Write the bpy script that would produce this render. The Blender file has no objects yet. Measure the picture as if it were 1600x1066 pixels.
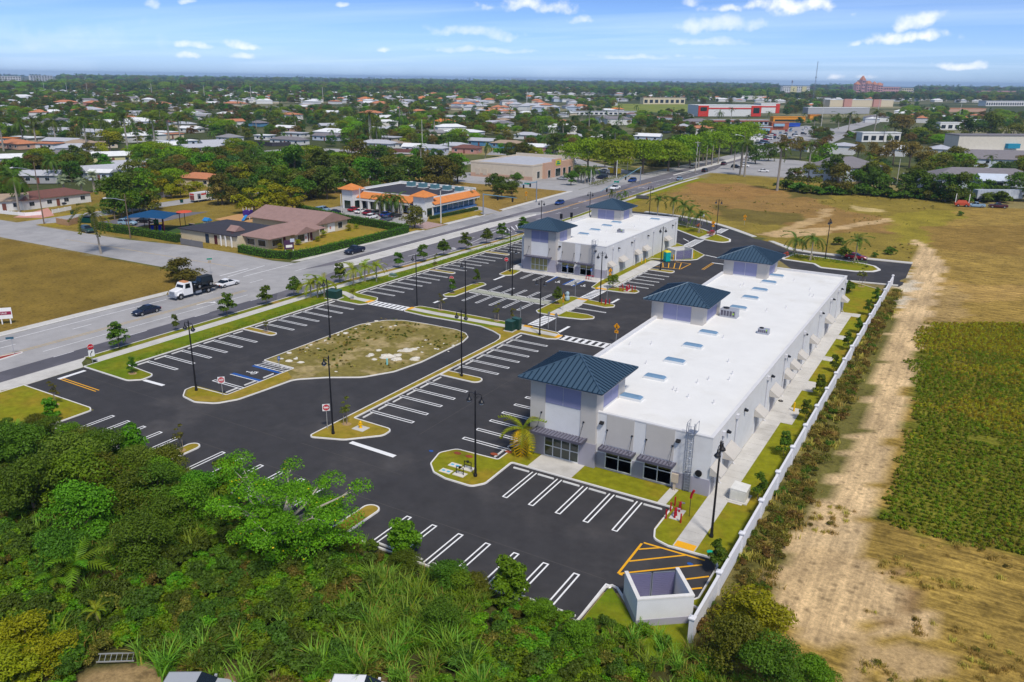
import bpy, math, random
import numpy as np
from mathutils import Vector
RND = random.Random(11)
SC = bpy.context.scene
COL = SC.collection
rad = math.radians
# camera
FPX, PITCH, ROLL, YAW, CAMH = 1247.555, 0.317062, 0.012878, -0.527165, 38.2528
_cp, _sp, _cy, _sy = math.cos(PITCH), math.sin(PITCH), math.cos(YAW), math.sin(YAW)
_F = Vector((_sy * _cp, _cy * _cp, -_sp))
_R0 = Vector((_cy, -_sy, 0.0))
_U0 = _R0.cross(_F)
_R = math.cos(ROLL) * _R0 + math.sin(ROLL) * _U0
_U = -math.sin(ROLL) * _R0 + math.cos(ROLL) * _U0
cd = bpy.data.cameras.new("camera")
cam = bpy.data.objects.new("camera", cd)
COL.objects.link(cam)
cd.sensor_width = 36.0
cd.lens = 36.0 * FPX / 1600.0
cd.clip_start, cd.clip_end = 0.5, 40000.0
from mathutils import Matrix
cam.matrix_world = Matrix(((_R.x, _U.x, -_F.x, 0), (_R.y, _U.y, -_F.y, 0), (_R.z, _U.z, -_F.z, CAMH), (0, 0, 0, 1)))
SC.camera = cam
def at(px, py, z=0.0):
    d = _F + _R * ((px - 800) / FPX) - _U * ((py - 533) / FPX)
    t = (z - CAMH) / d.z
    return (d.x * t, d.y * t)
def screen(x, y, z=0.0):
    d = Vector((x, y, z - CAMH))
    q = d.dot(_F)
    if q < 1: return (-9999, -9999, q)
    return (800 + FPX * d.dot(_R) / q, 533 - FPX * d.dot(_U) / q, q)
# world and sun
SUN_EL, SUN_AZ = rad(55), rad(130)      # azimuth from +Y (away from the camera) clockwise towards +X
w = bpy.data.worlds.new("World"); SC.world = w; w.use_nodes = True
nt = w.node_tree; nt.nodes.clear()
out = nt.nodes.new("ShaderNodeOutputWorld"); bg = nt.nodes.new("ShaderNodeBackground")
sky = nt.nodes.new("ShaderNodeTexSky"); sky.sky_type = 'NISHITA'; sky.sun_disc = False
sky.sun_elevation = SUN_EL; sky.sun_rotation = SUN_AZ
sky.altitude = 0; sky.air_density = 1.0; sky.dust_density = 0.6; sky.ozone_density = 2.0
bg.inputs['Strength'].default_value = 0.08
def N(t, kind, **kw):
    n = t.nodes.new(kind)
    for k, v in kw.items(): setattr(n, k, v)
    return n
def cloud_layer(sky_out):
    L = nt.links
    tc = N(nt, "ShaderNodeTexCoord"); sep = N(nt, "ShaderNodeSeparateXYZ"); L.new(tc.outputs['Generated'], sep.inputs[0])
    def M(op, a, b=None, c=None):
        n = N(nt, "ShaderNodeMath", operation=op)
        for i, v in enumerate((a, b, c)):
            if v is None: continue
            if hasattr(v, 'links'): L.new(v, n.inputs[i])
            else: n.inputs[i].default_value = v
        return n.outputs[0]
    zc = M('MAXIMUM', sep.outputs[2], 0.012)
    inv = M('DIVIDE', 1.0, M('ADD', zc, 0.03))
    cmb = N(nt, "ShaderNodeCombineXYZ")
    L.new(M('MULTIPLY', sep.outputs[0], inv), cmb.inputs[0]); L.new(M('MULTIPLY', sep.outputs[1], inv), cmb.inputs[1])
    ramps = []
    mp = N(nt, "ShaderNodeMapping"); mp.inputs['Rotation'].default_value = (0, 0, rad(-31)); mp.inputs['Scale'].default_value = (0.16, 0.34, 1)
    L.new(cmb.outputs[0], mp.inputs[0])
    n1 = N(nt, "ShaderNodeTexNoise"); n1.inputs['Scale'].default_value = 1.0; n1.inputs['Detail'].default_value = 7; n1.inputs['Roughness'].default_value = 0.55; n1.inputs['Distortion'].default_value = 0.5
    L.new(mp.outputs[0], n1.inputs['Vector'])
    r1 = N(nt, "ShaderNodeMapRange"); r1.inputs[1].default_value = 0.44; r1.inputs[2].default_value = 0.80; r1.inputs[3].default_value = 0.0; r1.inputs[4].default_value = 0.38
    L.new(n1.outputs['Fac'], r1.inputs[0])
    az = M('ARCTAN2', sep.outputs[0], sep.outputs[1])
    nz = N(nt, "ShaderNodeTexNoise"); nz.inputs['Scale'].default_value = 55; nz.inputs['Detail'].default_value = 6; nz.inputs['Roughness'].default_value = 0.6
    L.new(tc.outputs['Generated'], nz.inputs['Vector'])
    wob = M('MULTIPLY', M('SUBTRACT', nz.outputs['Fac'], 0.5), 3.4)
    n3 = N(nt, "ShaderNodeTexNoise"); n3.inputs['Scale'].default_value = 26; n3.inputs['Detail'].default_value = 5; L.new(tc.outputs['Generated'], n3.inputs['Vector'])
    sp3 = N(nt, "ShaderNodeSeparateColor"); L.new(n3.outputs['Color'], sp3.inputs[0])
    wx, wy = M('MULTIPLY', M('SUBTRACT', sp3.outputs[0], .5), 2.6), M('MULTIPLY', M('SUBTRACT', sp3.outputs[1], .5), 2.8)
    tot = None
    for (px, py, hw, hh, st) in CUMULUS:
        d = (_F + _R * ((px - 800) / FPX) - _U * ((py - 533) / FPX)).normalized()
        a0, e0 = math.atan2(d.x, d.y), d.z
        da = M('DIVIDE', M('SUBTRACT', az, a0), hw * 1.15 / FPX)
        de = M('DIVIDE', M('SUBTRACT', sep.outputs[2], e0), hh * 1.1 / FPX)
        da, de = M('ADD', da, wx), M('ADD', de, wy)
        de2 = M('MAXIMUM', de, M('MULTIPLY', de, -1.6))
        q = M('ADD', M('MULTIPLY', da, da), M('MULTIPLY', de2, de2))
        v = M('ADD', M('SUBTRACT', 1.6, M('MULTIPLY', q, 1.8)), wob)
        mr = N(nt, "ShaderNodeMapRange"); mr.inputs[1].default_value = 0.0; mr.inputs[2].default_value = 2.3; mr.inputs[4].default_value = st
        mr.interpolation_type = 'SMOOTHSTEP'
        L.new(v, mr.inputs[0])
        tot = mr.outputs[0] if tot is None else M('MAXIMUM', tot, mr.outputs[0])
    mixa = N(nt, "ShaderNodeMix", data_type='RGBA'); mixa.inputs['B'].default_value = (8.0, 9.6, 12.0, 1)
    L.new(r1.outputs[0], mixa.inputs['Factor']); L.new(sky_out, mixa.inputs['A'])
    mixb = N(nt, "ShaderNodeMix", data_type='RGBA'); mixb.inputs['B'].default_value = (10.6, 10.7, 11.2, 1)
    L.new(tot, mixb.inputs['Factor']); L.new(mixa.outputs['Result'], mixb.inputs['A'])
    return mixb.outputs['Result']
CUMULUS = [(1235, 12, 75, 17, .95), (1140, 14, 28, 10, .8), (1085, 8, 22, 9, .6), (822, 12, 72, 16, .85), (912, 32, 20, 10, .85),
           (1425, 62, 68, 11, .95), (1438, 38, 26, 16, .8), (1341, 66, 9, 6, .7), (1490, 103, 42, 8, .85), (1303, 119, 14, 6, .8), (1351, 119, 15, 5, .7),
           (298, 72, 28, 6, .75), (285, 87, 19, 6, .75), (372, 72, 30, 8, .75), (375, 88, 20, 6, .6), (236, 6, 10, 10, .6), (288, 4, 12, 6, .6),
           (535, 9, 10, 5, .6), (601, 78, 9, 5, .6), (1115, 40, 55, 14, .5), (1110, 65, 50, 7, .4), (730, 53, 85, 10, .45), (745, 79, 90, 6, .35), (1010, 89, 110, 5, .4), (60, 60, 150, 26, .14)]
tint = N(nt, "ShaderNodeMix", data_type='RGBA', blend_type='MULTIPLY'); tint.inputs['Factor'].default_value = 1.0
_tc = N(nt, "ShaderNodeTexCoord"); _sp2 = N(nt, "ShaderNodeSeparateXYZ"); _rp = N(nt, "ShaderNodeValToRGB"); nt.links.new(_tc.outputs['Generated'], _sp2.inputs[0]); nt.links.new(_sp2.outputs[2], _rp.inputs[0])
_e = _rp.color_ramp.elements; _e[0].position = 0.0; _e[0].color = (.84, 1.20, 2.12, 1); _e[1].position = .45; _e[1].color = (1.0, .97, .93, 1); _k = _e.new(.12); _k.color = (.335, .49, .95, 1)
nt.links.new(_rp.outputs[0], tint.inputs['B'])
nt.links.new(sky.outputs[0], tint.inputs['A'])
nt.links.new(cloud_layer(tint.outputs['Result']), bg.inputs['Color'])
nt.links.new(bg.outputs[0], out.inputs[0])
sl = bpy.data.lights.new("sun", 'SUN'); so = bpy.data.objects.new("sun", sl); COL.objects.link(so)
sl.energy = 2.4; sl.angle = rad(9); sl.color = (1.0, 0.93, 0.82)
_sd = Vector((math.sin(SUN_AZ) * math.cos(SUN_EL), math.cos(SUN_AZ) * math.cos(SUN_EL), math.sin(SUN_EL)))
so.rotation_euler = (-_sd).to_track_quat('-Z', 'Y').to_euler()
so.location = (0, 0, 90)
SC.view_settings.view_transform = 'Standard'; SC.view_settings.look = 'None'
SC.view_settings.exposure = 0.5; SC.view_settings.gamma = 1.0; SC.view_settings.use_curve_mapping = False
SC.cycles.volume_step_rate = 4.0; SC.cycles.max_bounces = 6; SC.cycles.diffuse_bounces = 3; SC.cycles.transparent_max_bounces = 4
# materials
MATS = {}
def mat(name, col, rough=0.8, var=0.12, scale=2.0, bump=0.0, bscale=30.0, metal=0.0, spec=0.3, col2=None, c2scale=0.3, c2lo=0.5, c2hi=0.65, objvar=0.0, emit=None):
    if name in MATS: return MATS[name]
    m = bpy.data.materials.new(name); m.use_nodes = True; t = m.node_tree
    b = t.nodes['Principled BSDF']; L = t.links
    b.inputs['Roughness'].default_value = rough; b.inputs['Metallic'].default_value = metal
    b.inputs['Specular IOR Level'].default_value = spec
    geo = N(t, "ShaderNodeNewGeometry")
    rgb = N(t, "ShaderNodeRGB"); rgb.outputs[0].default_value = (*col, 1)
    src = rgb.outputs[0]
    if col2:
        n = N(t, "ShaderNodeTexNoise"); n.inputs['Scale'].default_value = c2scale; n.inputs['Detail'].default_value = 5; n.inputs['Roughness'].default_value = .6
        L.new(geo.outputs['Position'], n.inputs['Vector'])
        mr = N(t, "ShaderNodeMapRange"); mr.inputs[1].default_value = c2lo; mr.inputs[2].default_value = c2hi
        L.new(n.outputs['Fac'], mr.inputs[0])
        mx = N(t, "ShaderNodeMix", data_type='RGBA'); mx.inputs['B'].default_value = (*col2, 1)
        L.new(mr.outputs[0], mx.inputs['Factor']); L.new(src, mx.inputs['A']); src = mx.outputs['Result']
    if var:
        n = N(t, "ShaderNodeTexNoise"); n.inputs['Scale'].default_value = scale; n.inputs['Detail'].default_value = 6; n.inputs['Roughness'].default_value = .65
        L.new(geo.outputs['Position'], n.inputs['Vector'])
        mr = N(t, "ShaderNodeMapRange"); mr.inputs[1].default_value = .25; mr.inputs[2].default_value = .75
        mr.inputs[3].default_value = 1 - var; mr.inputs[4].default_value = 1 + var
        L.new(n.outputs['Fac'], mr.inputs[0])
        mu = N(t, "ShaderNodeVectorMath", operation='SCALE'); L.new(src, mu.inputs[0]); L.new(mr.outputs[0], mu.inputs['Scale']); src = mu.outputs[0]
    if objvar:
        oi = N(t, "ShaderNodeObjectInfo"); mr = N(t, "ShaderNodeMapRange"); mr.inputs[3].default_value = 1 - objvar; mr.inputs[4].default_value = 1 + objvar
        L.new(oi.outputs['Random'], mr.inputs[0])
        mu = N(t, "ShaderNodeVectorMath", operation='SCALE'); L.new(src, mu.inputs[0]); L.new(mr.outputs[0], mu.inputs['Scale']); src = mu.outputs[0]
    L.new(src, b.inputs['Base Color'])
    if bump:
        n = N(t, "ShaderNodeTexNoise"); n.inputs['Scale'].default_value = bscale; n.inputs['Detail'].default_value = 4
        L.new(geo.outputs['Position'], n.inputs['Vector'])
        bp = N(t, "ShaderNodeBump"); bp.inputs['Strength'].default_value = bump; bp.inputs['Distance'].default_value = 0.05
        L.new(n.outputs['Fac'], bp.inputs['Height']); L.new(bp.outputs[0], b.inputs['Normal'])
    if emit: b.inputs['Emission Color'].default_value = (*emit, 1); b.inputs['Emission Strength'].default_value = 1
    MATS[name] = m
    return m
def leafmat(name, col, var=0.3, hue=0.03, trans=0.38, rough=0.55, bark=False):
    if name in MATS: return MATS[name]
    m = bpy.data.materials.new(name); m.use_nodes = True; t = m.node_tree; L = t.links
    b = t.nodes['Principled BSDF']; b.inputs['Roughness'].default_value = rough; b.inputs['Specular IOR Level'].default_value = .25
    at_ = N(t, "ShaderNodeAttribute", attribute_name='lv')
    oi = N(t, "ShaderNodeObjectInfo")
    hs = N(t, "ShaderNodeHueSaturation"); hs.inputs['Color'].default_value = (*[min(.8, q * f) for q, f in zip(col, (2.05, 1.95, 1.3))], 1)
    a = N(t, "ShaderNodeMapRange"); a.inputs[3].default_value = .5 - hue; a.inputs[4].default_value = .5 + hue
    L.new(oi.outputs['Random'], a.inputs[0]); L.new(a.outputs[0], hs.inputs['Hue'])
    v = N(t, "ShaderNodeMapRange"); v.inputs[3].default_value = 1 - var; v.inputs[4].default_value = 1 + var
    L.new(at_.outputs['Fac'], v.inputs[0])
    o2 = N(t, "ShaderNodeMath", operation='MULTIPLY_ADD'); L.new(oi.outputs['Random'], o2.inputs[0]); o2.inputs[1].default_value = .45; o2.inputs[2].default_value = .78
    mu = N(t, "ShaderNodeMath", operation='MULTIPLY'); L.new(v.outputs[0], mu.inputs[0]); L.new(o2.outputs[0], mu.inputs[1])
    L.new(mu.outputs[0], hs.inputs['Value'])
    L.new(hs.outputs[0], b.inputs['Base Color'])
    tr = N(t, "ShaderNodeBsdfTranslucent"); L.new(hs.outputs[0], tr.inputs[0])
    mx = N(t, "ShaderNodeMixShader"); mx.inputs[0].default_value = trans
    L.new(b.outputs[0], mx.inputs[1]); L.new(tr.outputs[0], mx.inputs[2])
    L.new(mx.outputs[0], t.nodes['Material Output'].inputs[0])
    MATS[name] = m
    return m
# mesh builder
class MB:
    def __init__(s): s.v = []; s.f = []; s.m = []
    def poly(s, pts, m=0):
        i = len(s.v); s.v += [tuple(p) for p in pts]; s.f.append(tuple(range(i, i + len(pts)))); s.m.append(m); return s
    def quad(s, a, b, c, d, m=0): return s.poly((a, b, c, d), m)
    def box(s, x0, x1, y0, y1, z0, z1, m=0, top=None, nobot=False):
        i = len(s.v)
        s.v += [(x0, y0, z0), (x1, y0, z0), (x1, y1, z0), (x0, y1, z0), (x0, y0, z1), (x1, y0, z1), (x1, y1, z1), (x0, y1, z1)]
        fs = [(0, 1, 5, 4), (1, 2, 6, 5), (2, 3, 7, 6), (3, 0, 4, 7), (4, 5, 6, 7)] + ([] if nobot else [(3, 2, 1, 0)])
        for k, f in enumerate(fs): s.f.append(tuple(i + q for q in f)); s.m.append(top if (k == 4 and top is not None) else m)
        return s
    def prism(s, pl, z0, z1, m=0, top=None, cap=True):
        n = len(pl); i = len(s.v)
        s.v += [(p[0], p[1], z0) for p in pl] + [(p[0], p[1], z1) for p in pl]
        for k in range(n):
            j = (k + 1) % n; s.f.append((i + k, i + j, i + n + j, i + n + k)); s.m.append(m)
        if cap: s.f.append(tuple(range(i + n, i + 2 * n))); s.m.append(m if top is None else top)
        return s
    def tube(s, pts, rads, n=6, m=0, caps=True):
        base = len(s.v); pts = [Vector(p) for p in pts]; k = len(pts)
        for j, p in enumerate(pts):
            d = (pts[min(j + 1, k - 1)] - pts[max(j - 1, 0)]).normalized()
            a = d.orthogonal().normalized() if abs(d.z) < .999 else Vector((1, 0, 0)); b = d.cross(a)
            r = rads[j] if hasattr(rads, '__len__') else rads
            for q in range(n):
                th = 2 * math.pi * (q + .5) / n; s.v.append(tuple(p + (a * math.cos(th) + b * math.sin(th)) * r))
        for j in range(k - 1):
            for q in range(n):
                q2 = (q + 1) % n; s.f.append((base + j * n + q, base + j * n + q2, base + (j + 1) * n + q2, base + (j + 1) * n + q)); s.m.append(m)
        if caps:
            s.f.append(tuple(base + q for q in range(n))[::-1]); s.m.append(m)
            s.f.append(tuple(base + (k - 1) * n + q for q in range(n))); s.m.append(m)
        return s
    def lathe(s, prof, c=(0, 0, 0), n=10, m=0, sx=1, sy=1):
        b = len(s.v); k = len(prof)
        for r, z in prof:
            for q in range(n):
                th = 2 * math.pi * q / n; s.v.append((c[0] + r * sx * math.cos(th), c[1] + r * sy * math.sin(th), c[2] + z))
        for j in range(k - 1):
            for q in range(n):
                q2 = (q + 1) % n; s.f.append((b + j * n + q, b + j * n + q2, b + (j + 1) * n + q2, b + (j + 1) * n + q)); s.m.append(m)
        s.f.append(tuple(b + (k - 1) * n + q for q in range(n))); s.m.append(m)
        s.f.append(tuple(b + q for q in range(n))[::-1]); s.m.append(m)
        return s
    def loft(s, secs, m=0, closed=True, caps=True):
        b = len(s.v); n = len(secs[0])
        for sec in secs: s.v += [tuple(p) for p in sec]
        for j in range(len(secs) - 1):
            for q in range(n if closed else n - 1):
                q2 = (q + 1) % n; s.f.append((b + j * n + q, b + j * n + q2, b + (j + 1) * n + q2, b + (j + 1) * n + q)); s.m.append(m)
        if caps:
            s.f.append(tuple(range(b, b + n))[::-1]); s.m.append(m)
            s.f.append(tuple(range(b + (len(secs) - 1) * n, b + len(secs) * n))); s.m.append(m)
        return s
    def rot(s, i0, ang, c=(0, 0)):
        ca, sa = math.cos(ang), math.sin(ang)
        for i in range(i0, len(s.v)):
            x, y, z = s.v[i]; x -= c[0]; y -= c[1]; s.v[i] = (c[0] + ca * x - sa * y, c[1] + sa * x + ca * y, z)
        return s
    def mesh(s, name, mats, off=(0, 0, 0), smooth=False):
        me = bpy.data.meshes.new(name)
        v = [(a - off[0], b - off[1], c - off[2]) for a, b, c in s.v] if any(off) else s.v
        me.from_pydata(v, [], s.f)
        for m in (mats if isinstance(mats, (list, tuple)) else [mats]): me.materials.append(m)
        me.polygons.foreach_set('material_index', s.m)
        if smooth: me.polygons.foreach_set('use_smooth', [True] * len(s.f))
        me.update()
        return me
    def build(s, name, mats, parent=None, off=None, smooth=False):
        if off is None: off = parent_off(parent)
        return link(name, s.mesh(name, mats, off, smooth), parent)
OFF = {}
def parent_off(p):
    while p is not None:
        if p.name in OFF: return OFF[p.name]
        p = p.parent
    return (0, 0, 0)
def link(name, me, parent=None):
    o = bpy.data.objects.new(name, me); COL.objects.link(o)
    if parent is not None: o.parent = parent
    return o
def tag(o, label, cat, group=None):
    o['label'] = label; o['category'] = cat
    if group: o['group'] = group
    return o
def struct(o, label=None):
    o['kind'] = 'structure'
    if label: o['label'] = label
    return o
def thing(name, label, cat, loc=(0, 0, 0), group=None, world=False, rz=0.0):
    o = bpy.data.objects.new(name, None); COL.objects.link(o); o.empty_display_size = .3
    o.location = loc; o.rotation_euler[2] = rz
    tag(o, label, cat, group)
    if world: OFF[o.name] = tuple(loc)
    return o
def dup(root, loc, rz=0.0, label=None, sc=None, group=None):
    r = root.copy(); COL.objects.link(r); r.location = loc; r.rotation_euler = (0, 0, rz)
    if sc is not None: r.scale = (sc, sc, sc) if not hasattr(sc, '__len__') else sc
    if label: r['label'] = label
    if group: r['group'] = group
    def rec(a, b):
        for ch in KIDS(a):
            c = ch.copy(); COL.objects.link(c); c.parent = b; rec(ch, c)
    rec(root, r)
    return r
_kids = {}
def KIDS(o):
    if o.name not in _kids: _kids[o.name] = list(o.children)
    return _kids[o.name]
_ORD = "first second third fourth fifth sixth seventh eighth ninth tenth eleventh twelfth thirteenth fourteenth fifteenth sixteenth seventeenth eighteenth nineteenth twentieth".split()
def ordn(i):
    if i < 20: return _ORD[i]
    n = i + 1
    return "%d%s" % (n, "th" if 10 <= n % 100 <= 20 else {1: "st", 2: "nd", 3: "rd"}.get(n % 10, "th"))
def seq_labels(objs, base, tail="from the left"):
    objs = sorted(objs, key=lambda o: screen(*o.location)[0])
    for i, o in enumerate(objs): o['label'] = "%s, %s %s" % (base, ordn(i), tail)
def fillet(pl, r, seg=6):
    n = len(pl); outp = []
    for i in range(n):
        p0, p, p1 = Vector(pl[i - 1]), Vector(pl[i]), Vector(pl[(i + 1) % n])
        ri = r[i] if hasattr(r, '__len__') else r
        a, b = (p0 - p), (p1 - p); la, lb = a.length, b.length
        if ri <= 0.01 or la < 1e-6 or lb < 1e-6: outp.append(tuple(p)); continue
        a /= la; b /= lb
        ang = math.acos(max(-1, min(1, a.dot(b))))
        if ang > 3.1: outp.append(tuple(p)); continue
        d = min(ri / math.tan(ang / 2), .499 * la, .499 * lb); re = d * math.tan(ang / 2)
        bis = (a + b).normalized(); c = p + bis * (re / math.sin(ang / 2))
        s0 = p + a * d - c; s1 = p + b * d - c
        t0 = math.atan2(s0.y, s0.x); dt = math.atan2(s1.y, s1.x) - t0
        while dt > math.pi: dt -= 2 * math.pi
        while dt < -math.pi: dt += 2 * math.pi
        for k in range(seg + 1):
            th = t0 + dt * k / seg; outp.append((c.x + re * math.cos(th), c.y + re * math.sin(th)))
    return outp
def area(pl): return .5 * sum(pl[i][0] * pl[(i + 1) % len(pl)][1] - pl[(i + 1) % len(pl)][0] * pl[i][1] for i in range(len(pl)))
def inset(pl, d):
    if area(pl) < 0: pl = pl[::-1]
    n = len(pl); o = []
    for i in range(n):
        p0, p, p1 = Vector(pl[i - 1]), Vector(pl[i]), Vector(pl[(i + 1) % n])
        a = (p - p0); b = (p1 - p)
        if a.length < 1e-6: a = b
        if b.length < 1e-6: b = a
        a.normalize(); b.normalize()
        na, nb = Vector((-a.y, a.x)), Vector((-b.y, b.x)); q = na + nb
        q = q / max(.35, q.dot(na)) if q.length > 1e-6 else na
        o.append(tuple(p + q * d))
    return o
def ccw(pl): return pl if area(pl) > 0 else pl[::-1]
# ground
def vnoise(x, y, s, seed=0):
    x = x / s + seed * 17.31; y = y / s + seed * 7.77
    xi = np.floor(x).astype(np.int64); yi = np.floor(y).astype(np.int64); fx = x - xi; fy = y - yi
    fx = fx * fx * (3 - 2 * fx); fy = fy * fy * (3 - 2 * fy)
    def h(a, b):
        q = (a * 374761393 + b * 668265263 + seed * 1442695) & 0x7fffffff
        q = ((q ^ (q >> 13)) * 1274126177) & 0x7fffffff
        return ((q ^ (q >> 16)) & 0xffff) / 65535.0
    return (h(xi, yi) * (1 - fx) + h(xi + 1, yi) * fx) * (1 - fy) + (h(xi, yi + 1) * (1 - fx) + h(xi + 1, yi + 1) * fx) * fy
def fbm(x, y, s, seed=0): return (vnoise(x, y, s, seed) + .5 * vnoise(x, y, s / 2.1, seed + 1) + .25 * vnoise(x, y, s / 4.3, seed + 2)) / 1.75
def inpoly(x, y, pl):
    r = np.zeros(x.shape, bool); n = len(pl)
    for i in range(n):
        x0, y0 = pl[i]; x1, y1 = pl[(i + 1) % n]
        if y0 == y1: continue
        c = ((y0 > y) != (y1 > y)) & (x < (x1 - x0) * (y - y0) / (y1 - y0) + x0); r ^= c
    return r
def A(*px): return [at(*p) for p in px]
TRACK_L = A((1195, 935), (1245, 830), (1300, 700), (1345, 590), (1380, 500), (1408, 470), (1420, 440), (1428, 410), (1432, 385), (1418, 372))
TRACK_R = A((1440, 378), (1462, 393), (1478, 415), (1474, 440), (1455, 480), (1430, 560), (1400, 660), (1375, 760), (1350, 850), (1335, 935))
FIELD = [(-12.4, 8), (140, 8), (140, 340), (14, 312), (-8, 300), (-9, 240), (-10.5, 196), (-11, 174), (-12.4, 165)]
CROP = A((1440, 505), (1610, 505), (1700, 560), (1800, 700), (1900, 960), (1600, 872), (1500, 850), (1430, 835), (1378, 812), (1397, 760), (1412, 690), (1430, 620), (1424, 565))
ZONES = [
    (FIELD, (.345, .23, .055), .6, 3),
    ([(-126.6, 64), (-126.6, 92), (-130, 97), (-134, 103.3), (-167, 103.0), (-204, 103.0), (-260, 100), (-260, 8), (-126.6, 8)], (.225, .152, .030), .5, 3),
    ([(-101, 208), (-60, 220), (-40, 202), (-11, 197), (-8, 240), (-7, 330), (-60, 345), (-103, 352)], (.26, .195, .035), 2.0, 9),
    (A((1040, 300), (1130, 285), (1240, 300), (1330, 330), (1400, 345), (1400, 365), (1280, 360), (1180, 345), (1100, 335)), (.30, .18, .055), 3.5, 12),
    (A((1070, 285), (1180, 290), (1220, 300), (1180, 312), (1090, 305)), (.32, .18, .055), 2.5, 9),
    (A((1120, 322), (1250, 335), (1270, 345), (1220, 352), (1130, 345)), (.17, .13, .03), 3, 8),
    (A((1240, 290), (1330, 300), (1320, 312), (1230, 310)), (.15, .125, .03), 3, 8),
    (A((1280, 300), (1480, 308), (1500, 318), (1490, 326), (1380, 320), (1300, 312)), (.25, .19, .035), 3, 9),
    (A((1395, 335), (1460, 325), (1500, 330), (1480, 352), (1460, 385), (1400, 375)), (.29, .235, .03), 3.0, 9),
    (A((1180, 366), (1230, 358), (1300, 355), (1390, 340), (1395, 346), (1300, 361), (1290, 368), (1215, 372)), (.55, .38, .19), .8, 5),
    (A((1215, 358), (1270, 342), (1290, 326), (1300, 326), (1285, 345), (1240, 360)), (.5, .34, .16), 1.2, 5),
    (A((1330, 320), (1370, 326), (1378, 331), (1340, 330)), (.55, .42, .18), 1.5, 5),
    (A((1460, 425), (1500, 440), (1610, 448), (1610, 470), (1500, 470), (1450, 480)), (.42, .27, .08), 2, 8),
    (A((1440, 355), (1610, 350), (1610, 400), (1470, 390)), (.29, .185, .045), 2, 8),
    ([(-7.5, 120), (-3, 120), (1, 165), (-2, 180), (-6, 170)], (.40, .27, .1), 1.2, 5),
    (CROP, (.165, .165, .018), .5, 2),
    (A((1450, 508), (1500, 506), (1560, 600), (1480, 700), (1440, 620)), (.2, .17, .022), 2.5, 6),
    (TRACK_L + TRACK_R, (.63, .45, .245), .9, 2.5),
    (A((1408, 445), (1420, 420), (1428, 450), (1408, 490), (1395, 480)), (.62, .53, .4), 1.2, 3),
    (A((1195, 935), (1260, 865), (1335, 850), (1390, 900), (1425, 945), (1400, 975), (1330, 985), (1290, 1035), (1230, 985)), (.60, .42, .22), 1.6, 4),
    ([(-13.6, 8), (-9.5, 46), (-9.8, 60), (-8.2, 75), (-7.8, 95), (-8.6, 128), (-9.6, 150), (-11.3, 168), (-12.9, 168), (-12.9, 8)], (.15, .135, .035), .9, 2.5),
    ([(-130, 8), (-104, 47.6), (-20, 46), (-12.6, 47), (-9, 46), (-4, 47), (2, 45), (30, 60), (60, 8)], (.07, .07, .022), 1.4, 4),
    (A((1290, 1040), (1340, 990), (1460, 1010), (1500, 1060), (1300, 1066)), (.45, .31, .15), 1.5, 4),
    (A((60, 1160), (120, 1048), (190, 1036), (260, 1040), (400, 1052), (470, 1060), (640, 1060), (640, 1160)), (.36, .25, .12), .6, 2),
    (A((1372, 872), (1412, 895), (1432, 935), (1420, 962), (1380, 976), (1335, 972), (1335, 967), (1378, 970), (1410, 957), (1423, 935), (1405, 900), (1368, 877)), (.30, .19, .085), .15, 2),
    ([(-260, 116), (-130, 122), (-126, 130), (-126, 205), (-260, 205)], (.24, .175, .035), .4, 3),
    ([(-260, 205), (-126, 205), (-126, 262), (-170, 262), (-260, 262)], (.28, .185, .045), .5, 4),
]
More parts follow.
